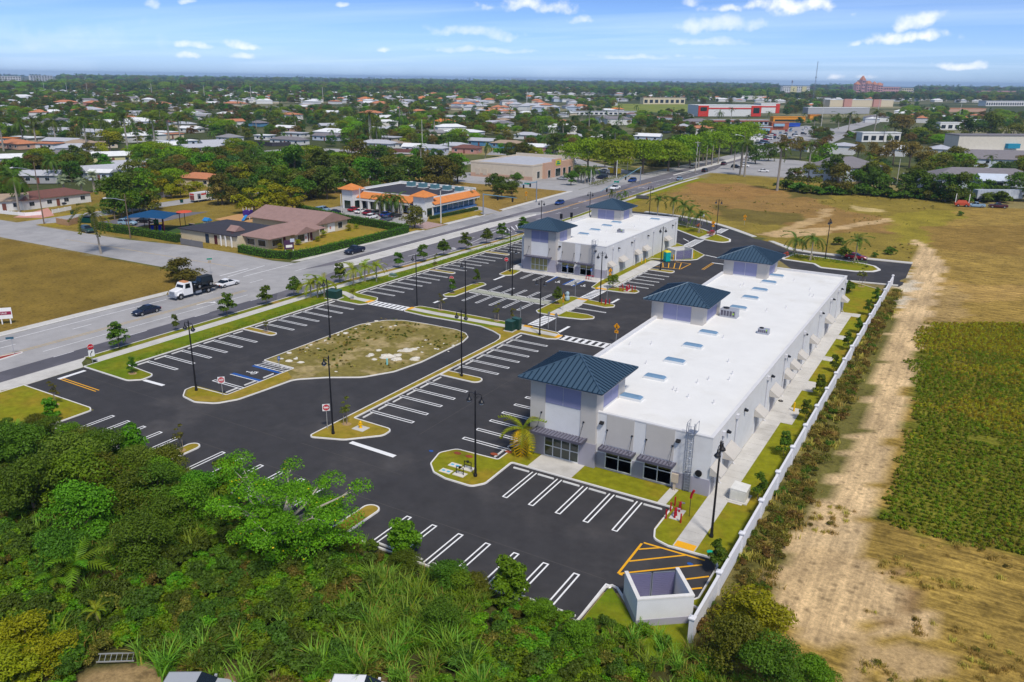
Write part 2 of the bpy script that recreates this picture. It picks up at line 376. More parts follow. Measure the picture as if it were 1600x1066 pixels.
def ground_mat():
    m = bpy.data.materials.new('ground'); m.use_nodes = True; t = m.node_tree; L = t.links
    b = t.nodes['Principled BSDF']; b.inputs['Roughness'].default_value = .95; b.inputs['Specular IOR Level'].default_value = .1
    a = N(t, "ShaderNodeAttribute", attribute_name='gcol'); r = N(t, "ShaderNodeAttribute", attribute_name='rows')
    geo = N(t, "ShaderNodeNewGeometry"); P = geo.outputs['Position']
    src = a.outputs['Color']
    def noise(s, d, lo, hi, o0, o1, rough=.65):
        n = N(t, "ShaderNodeTexNoise"); n.inputs['Scale'].default_value = s; n.inputs['Detail'].default_value = d; n.inputs['Roughness'].default_value = rough; L.new(P, n.inputs['Vector'])
        q = N(t, "ShaderNodeMapRange"); q.inputs[1].default_value = lo; q.inputs[2].default_value = hi; q.inputs[3].default_value = o0; q.inputs[4].default_value = o1; L.new(n.outputs['Fac'], q.inputs[0]); return q.outputs[0], n
    def scale(s, f):
        q = N(t, "ShaderNodeVectorMath", operation='SCALE'); L.new(s, q.inputs[0]); L.new(f, q.inputs['Scale']); return q.outputs[0]
    f1, _ = noise(.12, 6, .3, .7, .72, 1.25); src = scale(src, f1)
    f2, n2 = noise(2.6, 9, .32, .68, .55, 1.4, .8); src = scale(src, f2)
    mp = N(t, "ShaderNodeMapping"); mp.inputs['Scale'].default_value = (.14, 1.0, 1); mp.inputs['Rotation'].default_value = (0, 0, rad(-1.5)); L.new(P, mp.inputs[0])
    wv = N(t, "ShaderNodeTexNoise"); wv.inputs['Scale'].default_value = 1.9; wv.inputs['Detail'].default_value = 8; wv.inputs['Roughness'].default_value = .7; L.new(mp.outputs[0], wv.inputs['Vector'])
    q = N(t, "ShaderNodeMapRange"); q.inputs[1].default_value = .38; q.inputs[2].default_value = .62; q.inputs[3].default_value = .5; q.inputs[4].default_value = 1.35; L.new(wv.outputs['Fac'], q.inputs[0])
    mx = N(t, "ShaderNodeMix", data_type='FLOAT'); rc = N(t, "ShaderNodeClamp"); L.new(r.outputs['Fac'], rc.inputs[0]); L.new(rc.outputs[0], mx.inputs['Factor']); mx.inputs['A'].default_value = 1; L.new(q.outputs[0], mx.inputs['B'])
    src = scale(src, mx.outputs['Result'])
    mp = N(t, "ShaderNodeMapping"); mp.inputs['Scale'].default_value = (1.0, .07, 1); mp.inputs['Rotation'].default_value = (0, 0, rad(-3)); L.new(P, mp.inputs[0])
    wv = N(t, "ShaderNodeTexNoise"); wv.inputs['Scale'].default_value = 1.3; wv.inputs['Detail'].default_value = 7; wv.inputs['Roughness'].default_value = .75; L.new(mp.outputs[0], wv.inputs['Vector'])
    q = N(t, "ShaderNodeMapRange"); q.inputs[1].default_value = .4; q.inputs[2].default_value = .6; q.inputs[3].default_value = .78; q.inputs[4].default_value = 1.13; L.new(wv.outputs['Fac'], q.inputs[0])
    ng = N(t, "ShaderNodeMath", operation='MULTIPLY', use_clamp=True); L.new(r.outputs['Fac'], ng.inputs[0]); ng.inputs[1].default_value = -1
    mx = N(t, "ShaderNodeMix", data_type='FLOAT'); L.new(ng.outputs[0], mx.inputs['Factor']); mx.inputs['A'].default_value = 1; L.new(q.outputs[0], mx.inputs['B'])
    src = scale(src, mx.outputs['Result'])
    vo = N(t, "ShaderNodeTexVoronoi"); vo.inputs['Scale'].default_value = .9; L.new(P, vo.inputs['Vector'])
    q2 = N(t, "ShaderNodeMapRange"); q2.inputs[1].default_value = .12; q2.inputs[2].default_value = .34; q2.inputs[3].default_value = .62; q2.inputs[4].default_value = 1.0; L.new(vo.outputs['Distance'], q2.inputs[0])
    src = scale(src, q2.outputs[0])
    L.new(src, b.inputs['Base Color'])
    bp = N(t, "ShaderNodeBump"); bp.inputs['Strength'].default_value = .7; bp.inputs['Distance'].default_value = .12; L.new(n2.outputs['Fac'], bp.inputs['Height']); L.new(bp.outputs[0], b.inputs['Normal'])
    MATS['ground'] = m
    return m
def grid_ground(name, x0, x1, y0, y1, st, z):
    xs = np.arange(x0, x1 + st / 2, st); ys = np.arange(y0, y1 + st / 2, st)
    X, Y = np.meshgrid(xs, ys); X = X.ravel(); Y = Y.ravel(); nx, ny = len(xs), len(ys)
    col = np.empty((len(X), 4), np.float32); col[:, 3] = 1
    if True:
        f = fbm(X, Y, 60, 5)[:, None]; col[:, :3] = np.where(f > .52, (.26, .21, .085), (.11, .12, .035)) if st < 5 else np.where(f > .6, (.26, .24, .13), (.07, .085, .03))
    rows = np.zeros(len(X), np.float32)
    Z = np.full(len(X), z)
    if st < 5:
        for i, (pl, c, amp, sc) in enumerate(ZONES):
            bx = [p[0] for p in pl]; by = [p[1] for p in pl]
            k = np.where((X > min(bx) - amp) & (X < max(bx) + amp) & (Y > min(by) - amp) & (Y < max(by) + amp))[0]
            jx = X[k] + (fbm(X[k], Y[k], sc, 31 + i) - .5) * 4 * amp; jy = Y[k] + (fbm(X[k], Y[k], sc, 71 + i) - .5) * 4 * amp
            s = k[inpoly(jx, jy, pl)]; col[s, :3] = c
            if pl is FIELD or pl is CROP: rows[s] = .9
            elif c in ((.63, .45, .245), (.60, .42, .22)): rows[s] = -1
            elif i > 16: rows[s] = 0
        k = np.where((X > -12.4) & (Y > 30) & (Y < 300))[0]
        Z[k] += (fbm(X[k], Y[k], 5, 3) - .5) * .25
    j = np.arange(nx * (ny - 1)).reshape(ny - 1, nx)[:, :-1].ravel()
    q = np.stack([j, j + 1, j + 1 + nx, j + nx], 1).astype(np.int32)
    me = bpy.data.meshes.new(name)
    me.vertices.add(len(X)); me.vertices.foreach_set('co', np.stack([X, Y, Z], 1).astype(np.float32).ravel())
    me.loops.add(q.size); me.loops.foreach_set('vertex_index', q.ravel()); me.polygons.add(len(q))
    me.polygons.foreach_set('loop_start', np.arange(0, q.size, 4, dtype=np.int32)); me.update(calc_edges=True)
    a = me.attributes.new('gcol', 'FLOAT_COLOR', 'POINT'); a.data.foreach_set('color', col.ravel())
    a = me.attributes.new('rows', 'FLOAT', 'POINT'); a.data.foreach_set('value', rows)
    me.materials.append(MATS.get('ground') or ground_mat())
    return struct(link(name, me), label=None)
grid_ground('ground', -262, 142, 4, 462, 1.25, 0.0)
grid_ground('ground', -11000, 6000, -300, 14000, 100, -0.3)
M_ASPH = mat('asphalt_new', (.044, .042, .045), .82, .22, .45, .25, 60, col2=(.078, .072, .072), c2scale=.11, c2lo=.53, c2hi=.74)
M_OLD = mat('asphalt_old', (.36, .35, .355), .88, .14, .35, .2, 40, col2=(.28, .275, .285), c2scale=.05, c2lo=.5, c2hi=.62)
M_MID = mat('asphalt_mid', (.145, .138, .155), .86, .14, .4, .2, 40, col2=(.19, .175, .205), c2scale=.06, c2lo=.5, c2hi=.65)
M_DRK = mat('asphalt_dark', (.10, .097, .115), .86, .14, .4, .2, 40, col2=(.13, .125, .15), c2scale=.1)
M_CONC = mat('concrete', (.56, .54, .51), .85, .10, .8, .2, 25, col2=(.46, .44, .41), c2scale=.22, c2lo=.52, c2hi=.68)
M_KERB = mat('kerb_concrete', (.70, .68, .66), .85, .10, 1.5, .1)
M_WHITE = mat('white_paint', (.80, .80, .81), .6, .08, 3.0)
M_YEL = mat('yellow_paint', (.82, .40, .012), .6, .08, 3.0)
M_OYEL = mat('worn_yellow_paint', (.50, .38, .20), .7, .25, .8)
M_BLUE = mat('blue_paint', (.015, .09, .36), .6, .08, 3.0)
M_LAWN = mat('lawn', (.21, .215, .010), .95, .30, 1.1, .6, 8, spec=.1, col2=(.27, .195, .018), c2scale=.16, c2lo=.46, c2hi=.66)
M_LAWNG = mat('lawn_green', (.13, .185, .008), .95, .30, 1.0, .6, 8, spec=.1, col2=(.20, .20, .012), c2scale=.18, c2lo=.45, c2hi=.64)
M_LAWND = mat('lawn_dry', (.30, .215, .032), .95, .28, .9, .6, 8, spec=.1, col2=(.24, .20, .014), c2scale=.25, c2lo=.48, c2hi=.62)
M_MUD = mat('bare_patch', (.36, .24, .12), .95, .25, 2.0, .5, 10, spec=.1)
def sheet(name, pl, z, m, label=None):
    b = MB(); b.poly([(x, y, z) for x, y in ccw(pl)]); return struct(b.build(name, m), label)
def strip(name, pts_l, pts_r, z, m):
    b = MB()
    for i in range(len(pts_l) - 1):
        b.quad((*pts_l[i], z), (*pts_r[i], z), (*pts_r[i + 1], z), (*pts_l[i + 1], z))
    return struct(b.build(name, m))
sheet('main_road', [(-125.4, 4), (-105.8, 4), (-105.8, 118), (-104.1, 134), (-103.2, 158), (-102.0, 178), (-103.0, 215), (-105.7, 250), (-107.0, 309), (-105.5, 330), (-106, 430), (-106, 1300), (-124, 1300), (-124, 450), (-128.6, 330), (-128, 260), (-125.4, 210), (-125.4, 104)], .012, M_OLD)
sheet('turn_lane_asphalt', [(-109.9, 4), (-105.9, 4), (-105.9, 118), (-104.2, 134), (-103.3, 158), (-102.1, 178), (-103.1, 215), (-105.8, 250), (-107.1, 309), (-108, 430), (-113, 430), (-113, 330), (-113.2, 128), (-113.2, 122), (-111, 112), (-109.9, 103)], .016, M_MID)
sheet('turn_lane_asphalt', [(-109.8, 4), (-106, 4), (-106, 98), (-109.8, 102)], .02, M_DRK)
sheet('turn_lane_asphalt', [(-119.6, 118), (-117.3, 126), (-117.3, 210), (-113.3, 216), (-113.3, 330), (-118, 420), (-121, 420), (-119.8, 260), (-119.7, 200)], .016, M_MID)
sheet('side_street', [(-125.4, 104.5), (-125.4, 122), (-131, 121), (-143.6, 121.9), (-160, 121.6), (-178, 118.4), (-200, 117.6), (-230, 116.9), (-300, 118), (-420, 119), (-420, 106), (-300, 104.5), (-204, 103.6), (-167, 103.8), (-133.5, 104.3), (-129.6, 102.5), (-126.2, 95)], .014, M_OLD)
sheet('residential_street', [(-222.5, 117), (-214, 117), (-214, 205), (-210, 330), (-218, 330), (-222.5, 205)], .018, M_OLD)
sheet('residential_street', A((285, 253), (470, 236), (700, 243), (700, 238), (470, 231), (285, 246)), .012, M_OLD)
sheet('residential_street', A((770, 235), (905, 240), (945, 232), (960, 236), (905, 246), (760, 242)), .012, M_OLD)
sheet('road_shoulder', [(-226.5, 124), (-222.6, 119), (-222.6, 205), (-226.5, 205)], .011, M_LAWND)
sheet('car_park', [(-172, 166.5), (-152, 166.5), (-127.2, 170.5), (-126.4, 179), (-133, 180), (-137, 186.5), (-172, 190)], .018, M_OLD)
sheet('car_park', [(-126.2, 261), (-170, 260), (-188, 263), (-195, 285), (-185, 300), (-154, 300), (-152, 345), (-180, 348), (-185, 380), (-128, 330), (-128.4, 300), (-128.4, 268)], .018, M_OLD)
sheet('car_park', A((1130, 258), (1180, 246), (1240, 250), (1330, 262), (1335, 275), (1230, 278), (1110, 270)), .018, M_OLD)
sheet('car_park', [(-206, 129.5), (-190.5, 131), (-196, 158), (-204, 150)], .018, M_MID)
sheet('mall_driveway', [(-126, 199.5), (-125.4, 207), (-134, 212), (-160, 214), (-160, 208), (-136, 206)], .018, M_OLD)
sheet('brick_apron', [(-126.2, 171), (-126.0, 179), (-133, 180.5), (-133, 171.5)], .022, mat('brick_paving', (.40, .28, .26), .9, .2, 1.5))
for pl in ([(-127.6, 4), (-125.6, 4), (-125.6, 90), (-127.6, 92)], [(-127.2, 122.5), (-125.5, 124), (-125.5, 168), (-127.2, 168)], [(-127.4, 180), (-125.5, 180), (-125.5, 197), (-127.4, 197)],
           [(-127.6, 210), (-125.6, 210), (-127.9, 262), (-129.6, 262)]):
    sheet('sidewalk', pl, .05, M_CONC)
sheet('lawn', [(-133, 163.5), (-127.3, 165), (-127.3, 170.4), (-131, 170.6)], .06, M_LAWND)
sheet('lawn', [(-132, 182.5), (-127.5, 180.4), (-127.5, 197.5), (-130, 205), (-132, 206)], .06, M_LAWND)
sheet('lawn', [(-141, 128), (-128.6, 125), (-128.6, 161), (-146, 161)], .03, M_LAWND)
sheet('lawn', [(-184, 131), (-175, 129), (-172, 140), (-182, 147)], .03, mat('play_turf', (.045, .09, .02), .95, .2, 1.5))
sheet('play_sand', [(-184, 150), (-172, 148), (-172, 160), (-186, 163)], .03, mat('sand', (.50, .28, .12), .95, .15, 1.5))
sheet('lawn', [(-216, 118.2), (-208, 118.5), (-205.5, 120.5), (-214, 122)], .03, M_LAWND)
sheet('pink_driveway', A((20, 340), (75, 325), (85, 337), (65, 341)), .03, mat('pink_paving', (.55, .27, .22), .9, .12, 1.0))
LOT = [(-102.2, 51.2), (-87.4, 51.0), (-87.4, 45.4), (-20.5, 45.6), (-20.5, 50), (-13.9, 53), (-13.9, 58.9), (-20.5, 61), (-20.5, 65.3), (-38, 65.3), (-38, 148), (-38, 185), (-30, 171), (-11.4, 171.6), (-10.9, 174), (-11.1, 196.3), (-20.3, 195.7), (-26, 196), (-33, 195.8), (-38.2, 197), (-45, 205.2), (-48.6, 207), (-58, 217), (-64, 222.5), (-69.6, 226.2), (-77.3, 229.3), (-88.5, 231), (-100, 232), (-100, 222), (-97.6, 212), (-97.6, 63), (-102.2, 59.2)]
sheet('parking_lot', LOT, .02, M_ASPH)
MK = {}
def mark(m, pl, z=.026):
    MK.setdefault(m.name, (m, MB()))[1].poly([(x, y, z) for x, y in ccw(pl)])
def line(m, x0, y0, x1, y1, wd=.12, z=.026):
    d = Vector((x1 - x0, y1 - y0)).normalized() * wd / 2; mark(m, [(x0 - d.y, y0 + d.x), (x0 + d.y, y0 - d.x), (x1 + d.y, y1 - d.x), (x1 - d.y, y1 + d.x)], z)
def hairpin_u(u0, u1, v, g=.46, wd=.15, open_end=True):
    line(M_WHITE, u0, v - g / 2, u1, v - g / 2, wd); line(M_WHITE, u0, v + g / 2, u1, v + g / 2, wd)
    s = .065 if u1 > u0 else -.065
    line(M_WHITE, u1 + s, v - g / 2 - .065, u1 + s, v + g / 2 + .065, wd)
def hairpin_v(v0, v1, u, g=.46, wd=.145):
    line(M_WHITE, u - g / 2, v0, u - g / 2, v1, wd); line(M_WHITE, u + g / 2, v0, u + g / 2, v1, wd)
    s = .065 if v1 > v0 else -.065
    line(M_WHITE, u - g / 2 - .065, v1 + s, u + g / 2 + .065, v1 + s, wd)
STOPS = []   # wheel stops: x, y, along-u?, row
def row_u(vs, uk, ue, g=.46):   # stall lines along u: kerb side uk, open end ue
    for v in vs: hairpin_u(uk, ue, v, g)
road_row = [65.3, 68.1, 70.95, 73.8, 76.6, 79.45]
row_u(road_row, -97.2, -91.0)
row_u([86.9, 89.7, 92.5, 95.4, 98.2, 101.0], -97.2, -90.8)
row_u([112.1, 114.9, 117.7, 120.6, 123.5, 126.4, 129.2], -97.2, -90.6)
row_u([136.0, 138.95, 141.8, 144.7, 147.5, 150.5], -97.2, -90.6)
row_u([158.2, 161.1, 164, 166.9, 169.8, 172.7], -97.2, -90.6)
for a, b, n in ((62.95, 82.6, 7), (84.2, 103.6, 7), (109.6, 132.0, 8), (133.5, 153.6, 7), (155.5, 175.6, 7)):
    p = (b - a) / n
    for i in range(n): STOPS.append((-96.85, a + p * (i + .5), 1, 'in the row beside the road hedge'))
w1 = [85 + 2.84 * i - .16 for i in range(1, 6)]
row_u([87.2, 90.04, 92.9, 95.7, 98.5, 101.4], -59.2, -53.0)
row_u([68.2, 71.0, 73.9, 76.7, 79.55], -59.2, -53.0)
for a, b, n in ((65.6, 82.5, 6), (84.7, 104.3, 7)):
    p = (b - a) / n
    for i in range(n): STOPS.append((-58.7, a + p * (i + .5), 1, 'in the row beside the long verge'))
row_u([67.8, 70.6, 73.5, 76.3, 79.2, 82.0], -39.7, -45.5)
for i in range(6): STOPS.append((-40.1, 66.4 + 2.84 * i, 1, 'in the row along the near building flank'))
row_u([143.1, 146, 148.9, 151.75, 154.6], -58.7, -53.0, .34)
for i in range(6): STOPS.append((-58.5, 141.7 + 2.87 * i, 1, 'in the row along the far building flank'))
row_u([123.0], -58.7, -53.0, .34)
for i in range(2): STOPS.append((-58.6, 121.5 + 3.0 * i, 1, 'in the two stalls between crossings'))
for k in range(5): hairpin_v(64.75, 58.85, -34.8 + 2.86 * k)
for k in range(6): STOPS.append((-36.25 + 2.86 * k, 64.5, 0, 'facing the near storefront'))
for k in range(8): hairpin_v(45.9, 51.0, -40.4 + 2.84 * k)
for k in range(7): STOPS.append((-39.0 + 2.84 * k, 46.15, 0, 'in the row below the near storefront'))
for k in range(6): hairpin_v(45.7, 51.0, -83.9 + 2.86 * k)
for k in range(6): STOPS.append((-85.4 + 2.86 * k, 46.1, 0, 'by the south-west lawn'))
for k in range(6): hairpin_v(46.0, 51.2, -65.3 + 2.86 * k)
for k in range(6): STOPS.append((-66.8 + 2.86 * k, 46.15, 0, 'behind the bushy tree'))
for k in range(5):
    hairpin_v(122.2, 116.2, -78.0 + 2.87 * k); hairpin_v(123.9, 128.9, -77.7 + 2.80 * k)
for k in range(6):
    STOPS.append((-79.3 + 2.83 * k, 121.6, 0, 'along the near side of the raised strip')); STOPS.append((-79.0 + 2.83 * k, 124.4, 0, 'along the far side of the raised strip'))
for u in (-77.6, -74.7): hairpin_v(142.2, 136.7, u)
for k in range(6): STOPS.append((-79.2 + 2.95 * k, 141.9, 0, 'facing the far storefront'))
line(M_WHITE, -72.5, 142.2, -72.1, 136.7, .2); line(M_BLUE, -72.1, 142.2, -71.7, 136.7, .35)
for a in (-68.2, -66.0): line(M_BLUE, a, 142.2, a, 136.7, .4)
for a in (-67.8, -66.4): line(M_WHITE, a, 142.2, a, 136.7, .14)
for i in range(7): line(M_WHITE, -67.75, 137.0 + i * .8, -66.45, 137.5 + i * .8, .3)
hairpin_u(-78.0, -83.3, 65.2)
line(M_WHITE, -83.4, 67.9, -78.1, 68.0, .14); line(M_BLUE, -83.4, 68.32, -78.0, 68.32, .5)
line(M_BLUE, -83.4, 71.85, -77.9, 71.8, .45); line(M_WHITE, -83.5, 72.25, -77.9, 72.25, .14); line(M_WHITE, -83.5, 73.7, -78.1, 73.8, .14)
for i in range(7): line(M_WHITE, -83.2 + i * .8, 72.3, -82.6 + i * .8, 73.7, .16)
for y in (62.9 + 1.0, 66.9, 70.1): STOPS.append((-78.5, y, 1, 'by the rocky oval'))
def chair(u, v, ang, s=1.0):
    i = MK.setdefault(M_WHITE.name, (M_WHITE, MB()))[1]; i0 = len(i.v)
    for k in range(9):
        t0, t1 = rad(-200 + 26 * k), rad(-200 + 26 * (k + 1))
        i.poly([(u + .62 * s * math.cos(t), v - .3 + .62 * s * math.sin(t), .030) for t in (t0, t1)] + [(u + .42 * s * math.cos(t), v - .3 + .42 * s * math.sin(t), .030) for t in (t1, t0)])
    line(M_WHITE, u - .15 * s, v + .75 * s, u - .05 * s, v - .3 * s, .22 * s, .034); line(M_WHITE, u - .05 * s, v - .3 * s, u + .5 * s, v - .3 * s, .2 * s, .038); line(M_WHITE, u + .5 * s, v - .3 * s, u + .7 * s, v - .8 * s, .2 * s, .034)
    line(M_WHITE, u - .1 * s, v + .25 * s, u + .4 * s, v + .25 * s, .16 * s, .038)
    mark(M_WHITE, [(u - .15 * s + .2 * s * math.cos(t * .785), v + 1.0 * s + .2 * s * math.sin(t * .785)) for t in range(8)], .030)
    i.rot(i0, ang, (u, v))
chair(-81.4, 69.9, rad(90), .8); chair(-70.0, 138.2, 0, .8); chair(-64.4, 138.2, 0, .8)
line(M_WHITE, -100.8, 54.7, -100.9, 58.5, .6); line(M_WHITE, -91.1, 60.4, -87.3, 60.5, .55); line(M_WHITE, -55.5, 60.3, -49.2, 60.1, .62)
line(M_YEL, -100.5, 54.8, -92.7, 54.65, .16); line(M_YEL, -100.5, 55.2, -92.7, 55.1, .16)
for a, b in ((112, 116), (132.5, 136.6)): line(M_WHITE, -81.5, a, -81.5, b, .5)
for a, b in ((108.6, 112.3), (129.3, 132.7)): line(M_WHITE, -54.6, a, -54.6, b, .5)
def crossing_u(u0, u1, v0, v1, n):
    line(M_WHITE, u0, v0, u1, v0, .28); line(M_WHITE, u0, v1, u1, v1, .28)
    for i in range(n): x = u0 + (u1 - u0) * (i + .5) / n; mark(M_WHITE, [(x - .3, v0 + .15), (x + .3, v0 + .15), (x + .3, v1 - .15), (x - .3, v1 - .15)], .030)
def crossing_v(u0, u1, v0, v1, n):
    line(M_WHITE, u0, v0, u0, v1, .28); line(M_WHITE, u1, v0, u1, v1, .28)
    for i in range(n): y = v0 + (v1 - v0) * (i + .5) / n; mark(M_WHITE, [(u0 + .15, y - .3), (u1 - .15, y - .3), (u1 - .15, y + .3), (u0 + .15, y + .3)], .030)
crossing_u(-90.8, -83.0, 105.1, 107.3, 8); crossing_u(-53.0, -38.2, 105.4, 107.5, 13)
crossing_v(-60.8, -58.7, 109.6, 115.6, 7); crossing_v(-61.0, -59.0, 129.7, 136.6, 7)
crossing_v(-61.2, -59.1, 187.2, 197.5, 9); crossing_v(-60.2, -58.4, 209.5, 217.0, 7)
Y = M_YEL
line(Y, -20.5, 58.1, -20.5, 52.9, .2); line(Y, -20.4, 58.3, -15.0, 58.45, .2); line(Y, -20.4, 52.9, -20.1, 52.9, .2)
for a, b, c, d in ((-20.4, 57.1, -18.9, 58.3), (-20.4, 55.0, -16.6, 58.4), (-20.4, 52.95, -15.0, 57.7), (-17.6, 53.1, -14.0, 56.4), (-15.6, 53.2, -14.0, 54.6)): line(Y, a, b, c, d, .18, .030)
line(Y, -53.2, 162.8, -53.0, 169.0, .2); line(Y, -58.6, 162.2, -53.2, 162.7, .18); line(Y, -53.0, 169.0, -56.6, 169.2, .2)
for i in range(4): line(Y, -58.6 + i * 1.2, 166.6 + i * .6, -57 + i * 1.2, 162.4, .18, .030)
line(Y, -49.25, 164.9, -49.3, 172.6, .14); line(Y, -48.85, 164.9, -48.9, 172.6, .14); line(M_WHITE, -49.4, 172.7, -46.4, 172.6, .5); line(M_WHITE, -53.2, 180, -49.8, 178.6, .4)
line(M_WHITE, -64.2, 196.7, -61.8, 193.8, .3)
for y in range(4, 118, 12): line(M_WHITE, -109.7, y + 7.4, -109.7, y + 10.4, .15)
for y in range(8, 230, 12): line(M_WHITE, -119.95, y + .6, -119.95, y + 3.8, .15)
line(M_WHITE, -122.9, 4, -122.9, 88, .15); line(M_WHITE, -113.3, 60, -113.3, 98, .13)
line(M_WHITE, -109.6, 180, -105.4, 158, .15); line(M_WHITE, -105.4, 158, -104.0, 178, .12)
for y in range(118, 430, 12): line(M_WHITE, -109.5, y + 11, -109.3, y + 14.2, .15)
line(M_WHITE, -105.8, 118, -105.6, 150, .12); line(M_WHITE, -114.3, 300, -112.4, 330, .15)
line(M_OYEL, -116.5, 20, -116.3, 100, .22); line(M_OYEL, -115.9, 20, -115.7, 100, .22)
line(M_YEL, -113.4, 212, -114.6, 305, .16); line(M_YEL, -113.0, 212, -114.2, 305, .16)
line(M_WHITE, -113.2, 206, -112.3, 228, .2)
for i in range(9): line(M_WHITE, -105.2 - .4 * i, 178 + 2.4 * i, -109.4, 182 + 2.4 * i, .3) if i < 6 else None
def arrow(u, v, turn):
    line(M_WHITE, u, v - 1.6, u, v + .6, .24)
    if turn: line(M_WHITE, u, v + .6, u + turn * 1.0, v + 1.0, .24, .030); mark(M_WHITE, [(u + turn * .9, v + .5), (u + turn * 1.7, v + 1.15), (u + turn * .8, v + 1.6)], .034)
    else: mark(M_WHITE, [(u - .5, v + .5), (u + .5, v + .5), (u, v + 1.8)], .034)
arrow(-105.0, 153, -1); arrow(-111.2, 180.5, 1); arrow(-103.9, 181, 1); arrow(-114.7, 241, 1); arrow(-111.8, 286, 1); arrow(-112.5, 322, 1); arrow(-115.4, 90, 1)
line(M_WHITE, -129.3, 105.2, -129.5, 112.8, .25); line(M_WHITE, -127.3, 105.5, -128.9, 116.7, .2); line(M_WHITE, -124.9, 107.4, -125.1, 121, .2)
line(M_OYEL, -190, 110.6, -133, 112.2, .2)
M_JOINT = mat('paving_joint', (.082, .076, .074), .9, .2, 2.0)
for a in ((-70, 51.6, -21, 51.6), (-60, 57.3, -46, 57.2), (-50.3, 66, -50.3, 104), (-87, 64, -87, 104), (-100, 57.2, -62, 57.0), (-45.8, 110, -45.8, 160), (-86.6, 110, -86.6, 150), (-81, 133, -64, 132.8), (-79, 112.5, -62, 112.5)): line(M_JOINT, *a, .07, .023)
for nm, (m, b) in list(MK.items()): struct(b.build('road_marking', m))
# kerbs, lawns, walks
KH = .15
def kerbed(pl, r, m, label=None, kw=.17, pad=None):
    if area(pl) < 0:
        pl = pl[::-1]
        if hasattr(r, '__len__'): r = list(r)[::-1]
    pl = fillet(pl, r); ins = inset(pl, kw); n = len(pl)
    b = MB(); i = 0
    b.v = [(x, y, .018) for x, y in pl] + [(x, y, KH) for x, y in inset(pl, .02)] + [(x, y, KH) for x, y in ins] + [(x, y, KH - .05) for x, y in ins]
    for q in range(3):
        for k in range(n):
            j = (k + 1) % n; b.f.append((q * n + k, q * n + j, (q + 1) * n + j, (q + 1) * n + k)); b.m.append(0)
    struct(b.build('kerb', M_KERB))
    g = MB(); g.poly([(x, y, KH - .03) for x, y in ins]); struct(g.build('lawn' if m is not M_CONC else 'sidewalk', m), label)
    return pl
def kerbline(pts, wd=.17, h=KH):
    b = MB(); pts = [Vector(p) for p in pts]; nn = []
    for i in range(len(pts)):
        d = (pts[min(i + 1, len(pts) - 1)] - pts[max(i - 1, 0)]).normalized(); nn.append(Vector((-d.y, d.x)))
    secs = [[(*p, .018), (*(p + q * .02), h), (*(p + q * wd), h), (*(p + q * wd), 0.0)] for p, q in zip(pts, nn)]
    b.loft(secs); return struct(b.build('kerb', M_KERB))
def pad(name, pl, z, m, z0=0.0):
    b = MB(); b.prism(ccw(pl), z0, z); return struct(b.build(name, m))
for a, b in ((82.7, 84.2), (132.05, 133.5), (153.9, 155.45)): kerbed([(-97.68, a), (-91.1, a), (-91.1, b), (-97.68, b)], [0, .7, .7, 0], M_LAWND)
kerbed([(-70.0, 45.9), (-68.3, 45.9), (-68.3, 51.2), (-70.0, 51.2)], [0, 0, .85, .85], M_LAWND)
kerbed([(-45.1, 45.9), (-43.3, 45.9), (-43.3, 51.0), (-45.1, 51.0)], [0, 0, .85, .85], M_LAWND)
kerbed([(-83.3, 117.2), (-82.2, 116.5), (-80.7, 117.6), (-80.6, 128.4), (-82, 129.3), (-83.1, 128.6)], .6, M_LAWN)
kerbed([(-83.2, 137.0), (-81.6, 136.6), (-80.2, 138.1), (-80.8, 142.8), (-83.6, 142.8)], .7, M_LAWN)
kerbed([(-58.77, 158.0), (-53.3, 157.7), (-53.3, 160.2), (-58.77, 159.2)], [0, .8, .8, 0], M_LAWND)
kerbed([(-59.33, 82.6), (-53.3, 82.6), (-53.3, 84.6), (-59.33, 84.6)], [0, .95, .95, 0], M_LAWND)
pad('raised_strip', [(-80.7, 122.25), (-63.9, 122.0), (-63.9, 123.9), (-80.7, 124.0)], .11, mat('rough_strip', (.36, .37, .30), .95, .3, 3.0, .4, 12))
VY = [61.5, 80, 110, 118, 134, 150, 172, 215]; VE = [-102.5, -102.5, -102.7, -102.5, -101.0, -100.6, -99.3, -99.6]
kerbed([(-102.4, 59.15), (-92.6, 58.95), (-91.2, 60.2), (-91.4, 62.3), (-97.7, 62.85), (-97.7, 103.8), (-91.6, 103.7), (-90.8, 105), (-90.9, 107.8), (-91.9, 109.2), (-97.7, 109.8), (-97.7, 215)] + [(x + .02, y) for x, y in zip(VE, VY)][::-1],
       [.2, 1.2, .8, 1.0, .1, .1, .8, .6, .6, .9, .3, 0] + [0] * 8, M_LAWNG)
kerbed([(-130, 30), (-102.3, 45.9), (-102.3, 51.1), (-88.2, 51.1), (-87.3, 50.6), (-87.3, 45.2), (-86.8, 43), (-110, 30)], [0, 0, .2, .9, .5, .1, 0, 0], M_LAWN)
pad('driveway_apron', [(-105.75, 48.6), (-105.75, 61.8), (-104.2, 60.1), (-102.4, 59.2), (-102.25, 51.1), (-103, 48.4)], .04, M_CONC)
vy = [61.5, 80, 110, 118, 134, 150, 172, 215, 250, 309, 330]
vk = [-105.8, -105.8, -105.8, -105.8, -104.1, -103.5, -102.3, -103.0, -105.7, -107.0, -105.5]
vs = [-104.2, -104.2, -104.3, -104.0, -102.5, -102.0, -100.9, -101.4, -103.6, -104.6, -104.2]
ve = [-102.5, -102.5, -102.7, -102.5, -101.0, -100.6, -99.3, -99.6, -102.0, -103.2, -102.7]
kerbline([(a, b) for a, b in zip(vk, vy)][::-1], .22)
